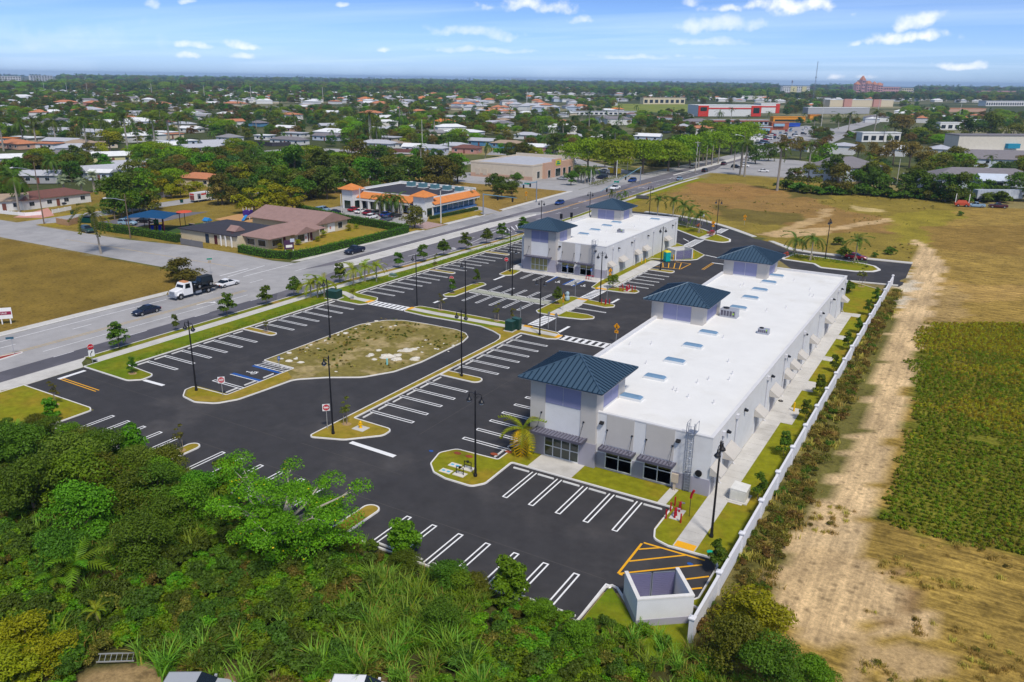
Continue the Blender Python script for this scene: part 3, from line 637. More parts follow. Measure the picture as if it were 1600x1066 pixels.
strip('verge', [(a + .02, b) for a, b in zip(vk, vy)], [(a, b) for a, b in zip(vs, vy)], .14, mat('verge_grass', (.17, .185, .012), .95, .3, 1.0, .6, 8, spec=.1, col2=(.33, .20, .05), c2scale=.12, c2lo=.5, c2hi=.62))
strip('sidewalk', [(a, b) for a, b in zip(vs, vy)], [(a, b) for a, b in zip(ve, vy)], .147, M_CONC)
strip('verge', [(a, b) for a, b in zip(ve, vy)][-5:], [(a + 3, b) for a, b in zip(ve, vy)][-5:], .05, M_LAWN)
pad('sidewalk', [(-130, 27), (-128, 25), (-102.6, 48.4), (-103.2, 48.5), (-104.2, 48.5)], .05, M_CONC)
for k in range(10): kerbline([(-125.5, 4 + 9 * k), (-125.5, 13 + 9 * k)], .2) if k < 9 else None
kerbline([(-125.5, 126), (-125.5, 169)], .2); kerbline([(-125.5, 180), (-125.5, 199)], .2); kerbline([(-125.6, 209), (-127.9, 262)], .2)
kerbed([(-117.2, 126), (-115.6, 123.4), (-113.9, 124.2), (-113.2, 128), (-113.2, 207), (-113.9, 209.6), (-117.2, 188)], [1, .5, .5, .5, .3, .2, 2], M_CONC)
kerbed([(-117, 4), (-114.3, 4), (-114.4, 53), (-115.2, 60), (-117, 50)], .3, mat('red_mulch', (.30, .05, .03), .95, .25, 2.0))
kerbed([(-116.0, 334), (-115.2, 334), (-113.4, 396), (-113.4, 470), (-116.4, 470), (-116.4, 396)], .3, M_CONC)
pad('sidewalk', [(-102.4, 109.0), (-99.6, 109.2), (-97.4, 108.4), (-95, 107.2), (-91.0, 107.1), (-91.0, 105.6), (-95.6, 105.9), (-98.6, 107.4), (-102.4, 107.3)], KH + .006, M_CONC, .05)
pad('tactile_ramp', [(-91.9, 105.5), (-90.95, 105.5), (-90.95, 107.2), (-91.9, 107.2)], KH + .012, M_YEL, .05)
kerbed([(-83.0, 104.7), (-77.8, 104.2), (-70, 104.5), (-66.8, 104.4), (-63.7, 103.2), (-61.6, 101.9), (-60.8, 100.5), (-60.55, 98.8), (-60.5, 58.6), (-56.4, 60.2), (-53.4, 63.4), (-53.5, 65.3), (-59.4, 65.5), (-59.35, 104.7), (-54.6, 104.4), (-53.1, 105.0), (-53.0, 106.6), (-54.6, 108.2), (-60.8, 108.8), (-75, 109.0), (-82.4, 108.9)],
       [.8, 0, 0, 1, 1, .5, .5, .5, .6, 2, 1.2, .9, .1, .1, .3, .6, .6, .8, .2, 0, 1.0], M_LAWND)
pad('sidewalk', [(-82.8, 105.9), (-77, 105.7), (-60.5, 106.0), (-53.4, 106.0), (-53.2, 107.2), (-59.3, 107.7), (-60.0, 108.7), (-61.0, 108.7), (-61.6, 107.3), (-77, 107.1), (-82.8, 107.3)], KH + .006, M_CONC, .05)
sheet('lawn', [(-82.3, 107.4), (-61.7, 107.4), (-61.2, 108.55), (-82.0, 108.6)], KH - .022, M_LAWNG); sheet('lawn', [(-82.2, 105.0), (-77, 104.5), (-68, 104.7), (-66, 104.6), (-62, 105.8), (-82.4, 105.7)], KH - .022, M_LAWNG)
for pl in ([(-82.9, 105.8), (-82.1, 105.8), (-82.1, 107.4), (-82.9, 107.4)], [(-53.9, 105.6), (-53.15, 105.6), (-53.15, 107.1), (-53.9, 107.1)], [(-60.9, 107.9), (-59.4, 107.9), (-59.4, 108.8), (-60.9, 108.8)]): pad('tactile_ramp', pl, KH + .012, M_YEL, .05)
M_OVAL = mat('rough_meadow', (.20, .165, .045), .95, .35, 1.3, .7, 7, spec=.1, col2=(.36, .28, .13), c2scale=.22, c2lo=.5, c2hi=.60)
kerbed([(-83.7, 62.3), (-77.8, 62.5), (-77.75, 73.9), (-83.7, 74.0), (-83.8, 94.5), (-81.8, 98.7), (-79.2, 100.3), (-75, 100.75), (-69, 100.8), (-66.6, 100), (-65.2, 98.6), (-64.5, 96), (-64.4, 85.5), (-65.2, 80.3), (-67.5, 76.2), (-71.5, 73.6), (-74.5, 70.8), (-74.9, 66), (-75.3, 62.2), (-76.6, 59.8), (-79.2, 58.7), (-82, 59.2), (-83.6, 60.8)],
       [.4, .15, .15, .3, 3, 2, 2, 1, 2, 1, 1, 2, 3, 2, 3, 3, 2, 2, 2, 2, 1.5, 1.2, .8], M_OVAL)
sheet('lawn', [(-83.5, 62.5), (-77.8, 62.7), (-77.5, 72.5), (-75.2, 71.2), (-75.1, 66), (-75.6, 62.2), (-77, 60.2), (-79.2, 59), (-81.8, 59.6), (-83.2, 61)], KH - .024, M_LAWND)
kerbed([(-63.6, 117.3), (-62.8, 116.4), (-58.4, 116.0), (-54.5, 116.8), (-53.0, 118.3), (-53.3, 119.4), (-54.9, 120.1), (-58.8, 119.9), (-58.8, 126.1), (-54.2, 125.7), (-53.0, 126.9), (-53.4, 128.3), (-59.0, 128.9), (-62.6, 129.5), (-63.7, 128.2)], [.5, .5, .4, 1, .6, .4, .6, .2, .2, .5, .6, .5, .3, .5, .6], M_LAWN)
pad('sidewalk', [(-60.9, 116.3), (-58.9, 116.3), (-58.9, 128.8), (-60.9, 129.0)], KH + .006, M_CONC, .05)
for a in (116.3, 128.0): pad('tactile_ramp', [(-60.9, a), (-58.9, a), (-58.9, a + .85), (-60.9, a + .85)], KH + .012, M_YEL, .05)
kerbed([(-62.5, 137.4), (-60.5, 136.9), (-55.4, 137.2), (-53.4, 138.1), (-53.3, 139.7), (-54.4, 140.7), (-58.8, 140.2), (-58.8, 158), (-58.8, 166.5), (-63.2, 168), (-63.2, 142.9)], [.6, .4, .6, .8, .6, .6, .2, 0, 0, 0, .2], M_LAWN)
pad('sidewalk', [(-61.4, 137.2), (-59.2, 137.2), (-59.0, 166.6), (-61.5, 166.6)], KH + .006, M_CONC, .05)
pad('tactile_ramp', [(-61.4, 137.0), (-59.2, 137.0), (-59.2, 137.9), (-61.4, 137.9)], KH + .012, M_YEL, .05)
kerbed([(-83.6, 142.2), (-63.2, 141.9), (-63.2, 145.4), (-83.6, 145.4)], [.3, .2, 0, 0], M_CONC)
kerbed([(-84.4, 145), (-81, 145), (-81, 190), (-84.4, 190)], 0, M_CONC)
sheet('lawn', [(-63.1, 168), (-60.2, 169), (-58.0, 170), (-58.0, 184), (-63.2, 190)], .06, M_LAWN)
kerbed([(-57.7, 170.0), (-54.2, 172.2), (-53.1, 173.9), (-53.2, 179.6), (-57.6, 184.6), (-63.6, 190), (-63.3, 169)], [0, .6, .8, .6, .3, .3, 0], M_LAWN)
kerbed([(-72, 209.5), (-61.2, 199.2), (-59.3, 197.9), (-54.2, 196.3), (-52.7, 199.2), (-53.5, 202.2), (-56.5, 205.4), (-64.0, 212.8), (-82, 221), (-92, 223), (-90, 217)], [1, .3, .5, 2, 1, 1, .8, 2, 3, 1.5, 1.5], M_LAWN, kw=.5)
pad('sidewalk', [(-61.2, 198.9), (-59.3, 198.2), (-58.9, 207.2), (-60.6, 208.6)], KH + .006, M_CONC, .05)
kerbed([(-37.4, 185.0), (-30.1, 184.0), (-28.1, 180.7), (-20.8, 181.0), (-17.3, 183.0), (-16.2, 185.8), (-17.8, 189.3), (-20.4, 190.8), (-27, 192.1), (-36, 193.5)], [1, 1, 1, 1, 1.2, 1.5, 1, 1, 1, 1], M_LAWN, kw=.6)
pad('sidewalk', [(-11.1, 196.5), (-20.3, 195.9), (-26, 196.2), (-33, 196), (-38.0, 197.2), (-44.9, 205.4), (-43.9, 206.2), (-37.2, 199.0), (-32.8, 197.8), (-26, 197.9), (-20.3, 197.6), (-11.1, 198.2)], .15, M_CONC)
pad('sidewalk', [(-88.5, 231.2), (-77.3, 229.5), (-69.5, 226.4), (-61.7, 220.6), (-58, 217), (-50, 208.9), (-49, 210), (-57, 218.6), (-61, 222.2), (-69, 228.2), (-77, 231.4), (-88.5, 233.2)], .15, M_CONC)
pad('sidewalk', [(-30.5, 170.3), (-20.9, 170.8), (-11.6, 172.1), (-11.6, 173), (-20.9, 171.7), (-30.5, 171.2)], .15, M_CONC)
kerbed([(-45.7, 63.2), (-45.0, 60.6), (-43.6, 59.2), (-41.8, 58.7), (-38.6, 58.7), (-37.7, 60.0), (-37.8, 65.25), (-20.4, 65.25), (-20.4, 60.7), (-19.9, 59.2), (-18.4, 58.75), (-14.3, 58.95), (-13.9, 58.0), (-13.9, 53.1), (-14.6, 52.0), (-12.9, 51.6), (-12.9, 166), (-20, 171), (-30.4, 170.4), (-39.3, 148), (-39.5, 65.2), (-44.6, 65.0)],
       [1, 1, 1, 1, .9, 1, .15, .1, .8, .8, .4, .3, .3, .2, 0, 0, 0, .2, .3, .2, .15, .9], M_LAWN)
pad('sidewalk', [(-36.05, 65.45), (-31.0, 65.45), (-31.0, 68.7), (-36.05, 68.7)], KH + .006, M_CONC, .05)
pad('sidewalk', [(-21.85, 65.45), (-21.0, 65.45), (-20.9, 68.75), (-21.75, 68.75)], KH + .006, M_CONC, .05)
for k in range(57):   # the long rear walk, slab by slab
    y0, y1 = 59.0 + k * 1.52, 59.0 + (k + 1) * 1.52
    b = MB(); b.box(-18.05, -16.1, y0 + .012, y1 - .012, .05, KH + .006 + .002 * ((k * 7) % 3)); struct(b.build('walk_slab', M_CONC))
for y0, y1 in ((69.0, 71.0), (90.9, 96.3), (103, 107), (117, 119), (128.8, 131), (143.6, 145.8)): pad('sidewalk', [(-16.09, y0), (-14.8, y0), (-14.8, y1), (-16.09, y1)], KH + .004, M_CONC, .05)
pad('tactile_ramp', [(-17.95, 59.05), (-16.2, 59.05), (-16.2, 60.0), (-17.95, 60.0)], KH + .016, M_YEL, .05)
kerbline([(-20.6, 45.6), (-20.5, 50.6), (-20.2, 51.0), (-19.8, 50.9), (-17.3, 48.4)], .17)
sheet('lawn', [(-20.45, 45.0), (-20.35, 50.6), (-20.1, 50.8), (-17.3, 48.2), (-13.5, 50.2), (-13.6, 51.5), (-12.9, 51.5), (-12.9, 45.0)], .05, M_LAWNG)
kerbline([(-87.3, 45.5), (-70.0, 45.5)][::-1], .17); kerbline([(-68.3, 45.7), (-45.1, 45.7)][::-1], .17); kerbline([(-43.3, 45.7), (-20.6, 45.7)][::-1], .17)
sb = MB()
sb.loft([[(-.09, -.915, 0), (.09, -.915, 0), (.06, -.90, .12), (-.06, -.90, .12)], [(-.09, .915, 0), (.09, .915, 0), (.06, .90, .12), (-.06, .90, .12)]])
st_me = sb.mesh('wheel_stop', mat('stop_concrete', (.66, .65, .64), .85, .12, 2.0, objvar=.08)); rows = {}
for x, y, al, row in STOPS:
    o = link('wheel_stop', st_me); o.location = (x, y, .021); o.rotation_euler[2] = RND.uniform(-.02, .02) + (0 if al else math.pi / 2)
    tag(o, '', 'wheel stop', 'concrete wheel stops in the parking lot'); rows.setdefault(row, []).append(o)
for row, os_ in rows.items(): seq_labels(os_, 'white wheel stop %s' % row)
# the two new retail buildings
M_WALL = mat('white_stucco', (.68, .68, .695), .85, .07, .5, .15, 30, col2=(.60, .595, .60), c2scale=.35, c2lo=.55, c2hi=.8)
M_TAN = mat('tan_stucco', (.50, .475, .455), .85, .05, .6, .15, 30)
M_BASE = mat('lilac_base', (.34, .33, .40), .85, .06, .6, .15, 30)
M_SCREEN = mat('blue_grey_panel', (.245, .255, .42), .6, .06, .5)
M_MEMB = mat('roof_membrane', (.76, .755, .745), .75, .05, .35, .1, 6, col2=(.64, .62, .58), c2scale=.10, c2lo=.55, c2hi=.75)
M_COPE = mat('coping', (.66, .655, .67), .7, .06, 1.0)
M_PARIN = mat('parapet_inner', (.62, .62, .63), .85, .08, .5)
M_GREENM = mat('roof_metal', (.056, .102, .155), .45, .06, .5, metal=.2, spec=.5)
M_SEAM = mat('roof_seam', (.013, .036, .07), .45, .05, .5, metal=.25)
M_GLASS = mat('storefront_glass', (.014, .03, .024), .1, .1, .5, spec=.9)
M_GLASSL = mat('yellow_lit_glass', (.30, .28, .12), .25, .15, .9, spec=.6)  # yellow of the lit windows is put into the glass colour
M_FRAME = mat('window_frame', (.66, .68, .70), .4, .04, 2)
M_AWN = mat('awning_metal', (.115, .11, .15), .5, .08, 1.0, metal=.3)
M_AWNR = mat('awning_rib', (.21, .205, .26), .5, .08, 1.0, metal=.3)
M_BLACK = mat('black_metal', (.012, .012, .014), .45, .1, 3.0)
M_GALV = mat('galvanised', (.30, .33, .40), .45, .08, 2.0, metal=.5)
M_DOOR = mat('door_paint', (.60, .60, .64), .6, .04, 1)
M_HOOD = mat('door_hood', (.52, .485, .44), .7, .05, 1)
M_SKYL = mat('skylight_dome', (.15, .26, .40), .5, .12, 2, spec=.3)
M_PIPE = mat('downpipe', (.62, .62, .66), .6, .05, 1)
def bar(b, p, q, r=.03, n=5, m=0): b.tube([p, q], r, n, m)
def tower_roof(root, u0, u1, v0, v1, ze, za, sub):
    cx, cy = (u0 + u1) / 2, (v0 + v1) / 2
    b = MB(); b.box(u0, u1, v0, v1, ze - .16, ze - .02, 0); r = b.build('tower_roof', [mat('fascia', (.50, .47, .46), .6, .05)], root)
    g = MB(); g.tube([(u0, v0, ze - .05), (u1, v0, ze - .05), (u1, v1, ze - .05), (u0, v1, ze - .05), (u0, v0, ze - .05)], .07, 4); g.build('gutter', M_SEAM, r)
    apex = Vector((cx, cy, za)); cs = [Vector((u0, v0, ze)), Vector((u1, v0, ze)), Vector((u1, v1, ze)), Vector((u0, v1, ze))]
    for k in range(4):
        a, c = cs[k], cs[(k + 1) % 4]; L = (c - a).length; n = int(round(L / .56)); ex = (c - a) / L
        mid = (a + c) / 2; up = apex - mid; nrm = ex.cross(up).normalized()
        for i in range(n):
            t0, t1 = i / n + .002, (i + 1) / n - .002
            def tip(t): return min(t, 1 - t) * 2
            p0, p1 = a + (c - a) * t0, a + (c - a) * t1
            q = MB(); pts = [p0, p1, p1 + up * tip(t1)]
            if t0 < .5 < t1: pts.append(apex.copy())
            pts.append(p0 + up * tip(t0))
            if tip(t0) < 1e-3: pts = pts[:-1]
            lift = nrm * .012
            q.poly([x + lift for x in pts], 0)
            s0 = p0 + lift; s1 = p0 + up * tip(t0) + lift
            if (s1 - s0).length > .2:
                w = ex * .05; h = nrm * .07
                q.quad(s0 - w, s1 - w, s1 - w + h, s0 - w + h, 1); q.quad(s0 + w, s0 + w + h, s1 + w + h, s1 + w, 1); q.quad(s0 - w + h, s1 - w + h, s1 + w + h, s0 + w + h, 1); q.quad(s0 - w, s0 - w + h, s0 + w + h, s0 + w, 1)
            q.build('roof_panel', [M_GREENM, M_SEAM], r)
        hb = MB(); hb.tube([a + Vector((0, 0, .02)), apex + Vector((0, 0, .06))], .085, 5); hb.build('hip_cap', M_GREENM, r)
    return r
def tower(root, u0, u1, v0, v1, zt, za, ov, front=True, zb=0.0):
    e = .06; ps = 1.75; zp = zt - 2.1
    for (a, b_, c, d) in ((u0, u0 + ps, v0, v0 + ps), (u1 - ps, u1, v0, v0 + ps), (u0, u0 + ps, v1 - ps, v1), (u1 - ps, u1, v1 - ps, v1)): t = MB(); t.box(a, b_, c, d, zb if c == v0 else 5.8, zt - .45, 0); t.build('tower_pier', M_TAN, root)
    c = MB(); c.box(u0 + ps, u1 - ps, v0 + e, v1 - e, 5.8 if not front else 0.1, zt - .16, 0); c.box(u0 + e, u1 - e, v0 + ps, v1 - ps, 5.8, zt - .16, 0)
    c.build('tower_wall', M_WALL, root)
    f = MB(); f.box(u0 - .01, u1 + .01, v0 - .01, v1 + .01, zt - .45, zt - .15, 0); f.build('tower_frieze', M_BASE, root)
    m = (u0 + u1) / 2
    for s0, s1 in ((u0 + ps + .03, m - .03), (m + .03, u1 - ps - .03)):
        for y0, y1 in ((v0 + .02, v0 + e), (v1 - e, v1 - .02)):
            q = MB(); q.box(s0, s1, y0, y1, zp if y0 < m and front else 6.2, zt - .46, 0); q.build('screen_panel', M_SCREEN, root)
    mm = (v0 + v1) / 2
    for s0, s1 in ((v0 + ps + .03, mm - .03), (mm + .03, v1 - ps - .03)):
        for x0, x1 in ((u0 + .02, u0 + e), (u1 - e, u1 - .02)):
            q = MB(); q.box(x0, x1, s0, s1, 6.2, zt - .46, 0); q.build('screen_panel', M_SCREEN, root)
    tower_roof(root, u0 - ov, u1 + ov, v0 - ov, v1 + ov, zt, za, front)
def window(root, u0, u1, v, z0, z1, nx, nz, gm, split=None):
    f = MB(); w = .05
    xs = [u0 + (u1 - u0) * i / nx for i in range(nx + 1)]; zs = [z0 + (z1 - z0) * i / nz for i in range(nz + 1)] if not split else [z0, split, z1]
    for x in xs: f.box(x - w, x + w, v - .06, v + .02, z0 - w, z1 + w)
    for z in zs:
        for i in range(nx): f.box(xs[i] + w, xs[i + 1] - w, v - .05, v + .02, z - w, z + w)
    fr = f.build('window', M_FRAME, root)
    for i in range(nx):
        for j in range(len(zs) - 1):
            p = MB(); p.box(xs[i] + w, xs[i + 1] - w, v - .02, v + .005, zs[j] + w, zs[j + 1] - w); p.build('pane', gm, fr)
    return fr
def awning(root, u0, u1, v, z, d=1.35, rods=True):
    b = MB(); b.box(u0, u1, v - d, v - .01, z - .1, z - .04, 0)
    b.box(u0, u1, v - d - .05, v - d, z - .2, z + .06, 0); b.box(u0 - .05, u0, v - d, v - .01, z - .2, z + .06, 0); b.box(u1, u1 + .05, v - d, v - .01, z - .2, z + .06, 0)
    a = b.build('awning', M_AWN, root)
    n = int((u1 - u0) / .36)
    for i in range(n):
        x = u0 + (u1 - u0) * (i + .5) / n; q = MB(); q.box(x - .09, x + .09, v - d + .02, v - .03, z - .04, z + .02); q.build('awning_slat', M_AWNR, a)
    if rods:
        for x in (u0 + .45, u1 - .45):
            q = MB(); bar(q, (x, v - d + .3, z), (x, v - .02, z + 1.75), .022); q.lathe([(.10, 0), (.10, .12)], (x, v - .06, z + 1.68), 8); q.build('tie_rod', M_BLACK, root)
def walllight(root, p, axis):
    b = MB(); x, y, z = p
    if axis == 'u': b.loft([[(x, y - .22, z - .12), (x, y + .22, z - .12), (x, y + .22, z + .14), (x, y - .22, z + .14)], [(x + .38, y - .2, z - .12), (x + .38, y + .2, z - .12), (x + .38, y + .2, z - .02), (x + .38, y - .2, z - .02)]])
    else: b.loft([[(x - .22, y, z - .12), (x + .22, y, z - .12), (x + .22, y, z + .14), (x - .22, y, z + .14)], [(x - .2, y - .38, z - .12), (x + .2, y - .38, z - .12), (x + .2, y - .38, z - .02), (x - .2, y - .38, z - .02)]])
    b.build('wall_light', M_BLACK, root)
def reardoor(root, u, y, w=1.1, side=1):
    b = MB(); b.box(u - .02, u + .05, y - w / 2 - .09, y + w / 2 + .09, .13, 2.42); d = b.build('service_door', M_FRAME, root)
    q = MB(); q.box(u + .02, u + .07, y - w / 2, y + w / 2, .16, 2.34); q.build('door_leaf', mat('grey_door', (.33, .33, .38), .5, .05), d)
    q = MB(); q.tube([(u + .08, y + w * .36, 1.1), (u + .13, y + w * .36, 1.1), (u + .13, y + w * .36, 1.3), (u + .08, y + w * .36, 1.3)], .02, 4); q.build('door_handle', M_GALV, d)
    h = MB(); y0, y1 = y - w / 2 - .55, y + w / 2 + .55
    h.quad((u + .01, y0, 3.35), (u + .01, y1, 3.35), (u + 1.15, y1, 2.55), (u + 1.15, y0, 2.55)); h.quad((u + 1.15, y0, 2.45), (u + 1.15, y1, 2.45), (u + .01, y1, 3.25), (u + .01, y0, 3.25))
    h.poly([(u + .01, y0, 3.35), (u + 1.15, y0, 2.55), (u + 1.15, y0, 2.45), (u + .01, y0, 2.45)]); h.poly([(u + .01, y1, 2.45), (u + 1.15, y1, 2.45), (u + 1.15, y1, 2.55), (u + .01, y1, 3.35)]); h.quad((u + 1.15, y0, 2.55), (u + 1.15, y1, 2.55), (u + 1.15, y1, 2.45), (u + 1.15, y0, 2.45))
    h.build('door_hood', M_HOOD, root)
def downpipe(root, u, y, zt):
    b = MB(); b.box(u + .01, u + .3, y - .22, y + .22, zt - 1.2, zt - .75); b.tube([(u + .14, y, zt - 1.2), (u + .14, y, .3), (u + .35, y, .15)], .07, 6); b.build('downpipe', M_PIPE, root)
def ladder(root, u, v, h):
    b = MB()
    for s in (-.28, .28): bar(b, (u + s, v - .18, .2), (u + s, v - .18, h + 1.1), .035)
    for k in range(int(h / .3)): bar(b, (u - .28, v - .18, .4 + k * .3), (u + .28, v - .18, .4 + k * .3), .018, 4)
    L = b.build('roof_ladder', M_GALV, root)
    c = MB()
    for k in range(7):
        z = 2.4 + k * (h - 1.4) / 6
        c.tube([(u + .42 * math.sin(t), v - .18 - .62 * (math.cos(t)) * .5 - .31, z) for t in [rad(-150 + 25 * i) for i in range(13)]], .022, 4)
    for t in (-60, -20, 20, 60): x, y = u + .42 * math.sin(rad(t)), v - .49 - .31 * math.cos(rad(t)); bar(c, (x, y, 2.4), (x, y, h + 1.0), .02, 4)
    c.build('safety_cage', M_GALV, L)
    s = MB()
    s.box(u - .3, u + .3, v - .16, v - .12, .25, 2.3); s.build('ladder_guard', mat('ladder_guard', (.22, .23, .29), .5, .05, metal=.4), L)
    g = MB()
    for sx in (-.42, .42):
        g.tube([(u + sx, v - .3, h + .05), (u + sx, v - .3, h + 1.1), (u + sx, v + .7, h + 1.1), (u + sx, v + .7, h + .05)], .03, 5)
    g.box(u - .42, u + .42, v - .3, v + .7, h + .02, h + .06); g.build('roof_landing', M_GALV, L)
def roofkit(root, u0, u1, v0, v1, h, hold=()):
    pw = .3; dk = h - .42
    d = MB(); d.box(u0 + pw, u1 - pw, v0 + pw, v1 - pw, dk - .3, dk, 0); d.build('roof_deck', M_MEMB, root)
    w = MB()
    w.box(u0, u1, v0, v0 + pw, 0.0, h - .08, 0); w.box(u0, u1, v1 - pw, v1, 0, h - .08, 0); w.box(u0, u0 + pw, v0 + pw, v1 - pw, 0, h - .08, 0); w.box(u1 - pw, u1, v0 + pw, v1 - pw, 0, h - .08, 0)
    w.build('wall', M_WALL, root)
    c = MB(); o = .035
    c.box(u0 - o, u1 + o, v0 - o, v0 + pw + o, h - .12, h, 0); c.box(u0 - o, u1 + o, v1 - pw - o, v1 + o, h - .12, h, 0); c.box(u0 - o, u0 + pw + o, v0 + pw + o, v1 - pw - o, h - .12, h, 0); c.box(u1 - pw - o, u1 + o, v0 + pw + o, v1 - pw - o, h - .12, h, 0)
    c.build('parapet_coping', M_COPE, root)
    b = MB(); b.box(u0 - .04, u1 + .04, v0 - .04, v0, .05, 1.85, 0); b.box(u1, u1 + .04, v0, v0 + 1.2, .05, 1.85, 0); b.build('base_band', M_BASE, root)
    return dk
def skylight(root, u, v, z):
    b = MB(); b.box(u - 1.25, u + 1.25, v - .55, v + .55, z, z + .28); s = b.build('skylight', M_FRAME, root)
    q = MB(); q.loft([[(u - 1.2, v - .5, z + .28), (u + 1.2, v - .5, z + .28), (u + 1.2, v + .5, z + .28), (u - 1.2, v + .5, z + .28)], [(u - .95, v - .3, z + .46), (u + .95, v - .3, z + .46), (u + .95, v + .3, z + .46), (u - .95, v + .3, z + .46)]]); q.build('skylight_dome', M_SKYL, s)
def vents(root, u0, u1, v0, v1, z, n, seed):
    r = random.Random(seed)
    for i in range(n):
        u, v = r.uniform(u0, u1), r.uniform(v0, v1); b = MB(); b.lathe([(.16, 0), (.07, .12), (.06, .42), (.09, .44)], (u, v, z), 7); b.build('vent_pipe', M_COPE, root)
def front(root, u0, u1, v, gm, h, low=True):
    for a in (1.05, 5.25):
        x0 = u0 + a; b = MB(); b.box(x0, x0 + 2.95, v - .045, v, 2.9, h - .13); b.build('tan_bay', M_TAN, root)
        window(root, x0 + .05, x0 + 2.9, v - .02, .32, 2.55, 2, 2, gm, 1.62); awning(root, x0 - .35, x0 + 3.25, v, 2.82, 1.15)
        walllight(root, (x0 - .52 if a < 3 else x0 + 3.35, v, h - 1.1), 'v')
root = thing('retail_building', 'long new white retail building with three blue hip-roofed towers beside the boundary fence', 'building', (-28, 69, 0), world=True)
HA = 6.34
dk = roofkit(root, -37.6, -18.08, 69.05, 147.2, HA)
tower(root, -37.6, -30.0, 68.65, 76.0, 8.85, 10.78, 1.0)
tower(root, -38.2, -30.6, 105.2, 113.4, 8.85, 10.75, 1.0, front=False)
tower(root, -37.4, -29.8, 138.1, 145.8, 8.85, 10.75, 1.0, front=False)
b = MB(); b.box(-37.66, -35.85, 68.60, 68.64, .05, 2.75); b.box(-31.76, -29.94, 68.60, 68.64, .05, 2.75); b.box(-29.99, -29.95, 68.64, 69.0, .05, 2.75); b.build('base_band', M_BASE, root)
window(root, -35.8, -31.8, 68.69, .2, 3.0, 4, 2, M_GLASS, 1.35); awning(root, -36.7, -30.9, 68.69, 3.25, 1.5)
front(root, -30.0, -18.08, 69.05, M_GLASS, HA)
ladder(root, -20.15, 69.0, HA)
for y in (74.0, 80.5, 92.5, 101, 112, 124.5, 134, 142): walllight(root, (-18.05, y, 5.1), 'u')
for y in (72.3, 77.2, 90.3, 99.4, 111, 122.5, 131.5, 138.5, 146): downpipe(root, -18.07, y, HA + .2)
for y in (69.9, 74.6, 86.5, 94, 100.7, 104.8, 109.5, 117.6, 130.0, 144.5): reardoor(root, -18.06, y, 1.9 if y in (74.6, 94, 130) else 1.05)
for y in (75.0, 82.1, 88.7, 95.5, 102.1, 116.8, 123.7, 129.6, 135.7, 141.2): skylight(root, -28.8, y, dk)
vents(root, -27, -20, 72, 145, dk, 16, 4); vents(root, -36, -31, 80, 135, dk, 9, 5)
b = MB(); b.lathe([(.34, 0), (.34, .12)], (0, 0, 0), 14); b.lathe([(.2, .12), (.2, .16)], (0, 0, 0), 10)
i0 = [(x, -z, y) for x, y, z in b.v]; b.v = [(x - 19.15, y + 69.0, z + 2.35) for x, y, z in i0]; b.build('vent_hood', M_BLACK, root)
b = MB(); b.box(-21.6, -20.95, 68.3, 68.55, 1.05, 1.95); b.box(-21.4, -21.15, 68.4, 68.5, .13, 1.05)
t = thing('electric_cabinet', 'tan utility cabinet on a post beside the caged ladder', 'utility cabinet', (-21.3, 68.4, .13), world=True); b.build('cabinet', mat('tan_cabinet', (.50, .42, .33), .6, .06), t)
root = thing('retail_building', 'shorter new white retail building with two blue hip-roofed towers near the main road', 'building', (-72, 145, 0), world=True)
HB = 6.7
dk2 = roofkit(root, -82.4, -63.05, 145.2, 188.0, HB)
tower(root, -81.4, -73.9, 144.3, 151.2, 8.95, 10.85, 1.0)
tower(root, -81.7, -73.9, 178.0, 185.0, 8.95, 10.85, 1.0, front=False)
b = MB(); b.box(-81.46, -79.65, 144.25, 144.29, .05, 2.75); b.box(-75.66, -73.84, 144.25, 144.29, .05, 2.75); b.box(-73.89, -73.85, 144.29, 145.14, .05, 2.75); b.build('base_band', M_BASE, root)
window(root, -79.6, -75.7, 144.34, .25, 3.0, 4, 2, M_GLASSL, 1.35); awning(root, -80.6, -74.8, 144.34, 3.3, 1.5)
front(root, -73.9, -63.05, 145.2, M_GLASSL, HB)
ladder(root, -65.6, 145.15, HB)
for y in (151.5, 158.5, 168, 175.5, 184): walllight(root, (-63.02, y, 5.4), 'u')
for y in (148.6, 160, 171.5, 186.3): downpipe(root, -63.04, y, HB + .2)
for y, w_ in ((147.3, 1.05), (153.4, 1.9), (161.6, 1.05), (166.7, 1.9), (180.5, 1.9)): reardoor(root, -63.03, y, w_)
for y in (156.4, 162.3, 168.8, 174.3, 183.7): skylight(root, -73.4 + (6 if y > 183 else 0), y, dk2)
vents(root, -71, -65, 148, 186, dk2, 6, 9)
def rooftop_unit(loc, label, s=1.0, fan=True):
    t = thing('rooftop_unit', label, 'air conditioner', loc)
    b = MB(); b.box(-.95 * s, .95 * s, -.6 * s, .6 * s, .12, .95 * s); b.box(-1.0 * s, 1.0 * s, -.65 * s, .65 * s, 0, .12); b.build('cabinet', mat('unit_grey', (.42, .44, .50), .5, .08, 2, metal=.3), t)
    for k in range(5): q = MB(); q.box(-.85 * s + k * .34 * s, -.6 * s + k * .34 * s, -.62 * s, -.60 * s, .25, .8 * s); q.build('louvre', M_AWN, t)
    if fan:
        q = MB(); q.lathe([(.36 * s, 0), (.36 * s, .12), (.1, .14)], (-.4 * s, 0, .95 * s), 10); q.build('fan_guard', M_BLACK, t)
        q = MB(); q.box(.5 * s, .68 * s, -.625 * s, -.60 * s, .5, .75); q.build('rating_plate', mat('green_plate', (.35, .6, .05), .5, .05), t)
rooftop_unit((-28.8, 112.0, dk), 'large grey air conditioner behind the middle tower of the long roof', 1.25)
rooftop_unit((-22.5, 106.3, dk), 'small air conditioner alone on the open white roof of the long building', .75)
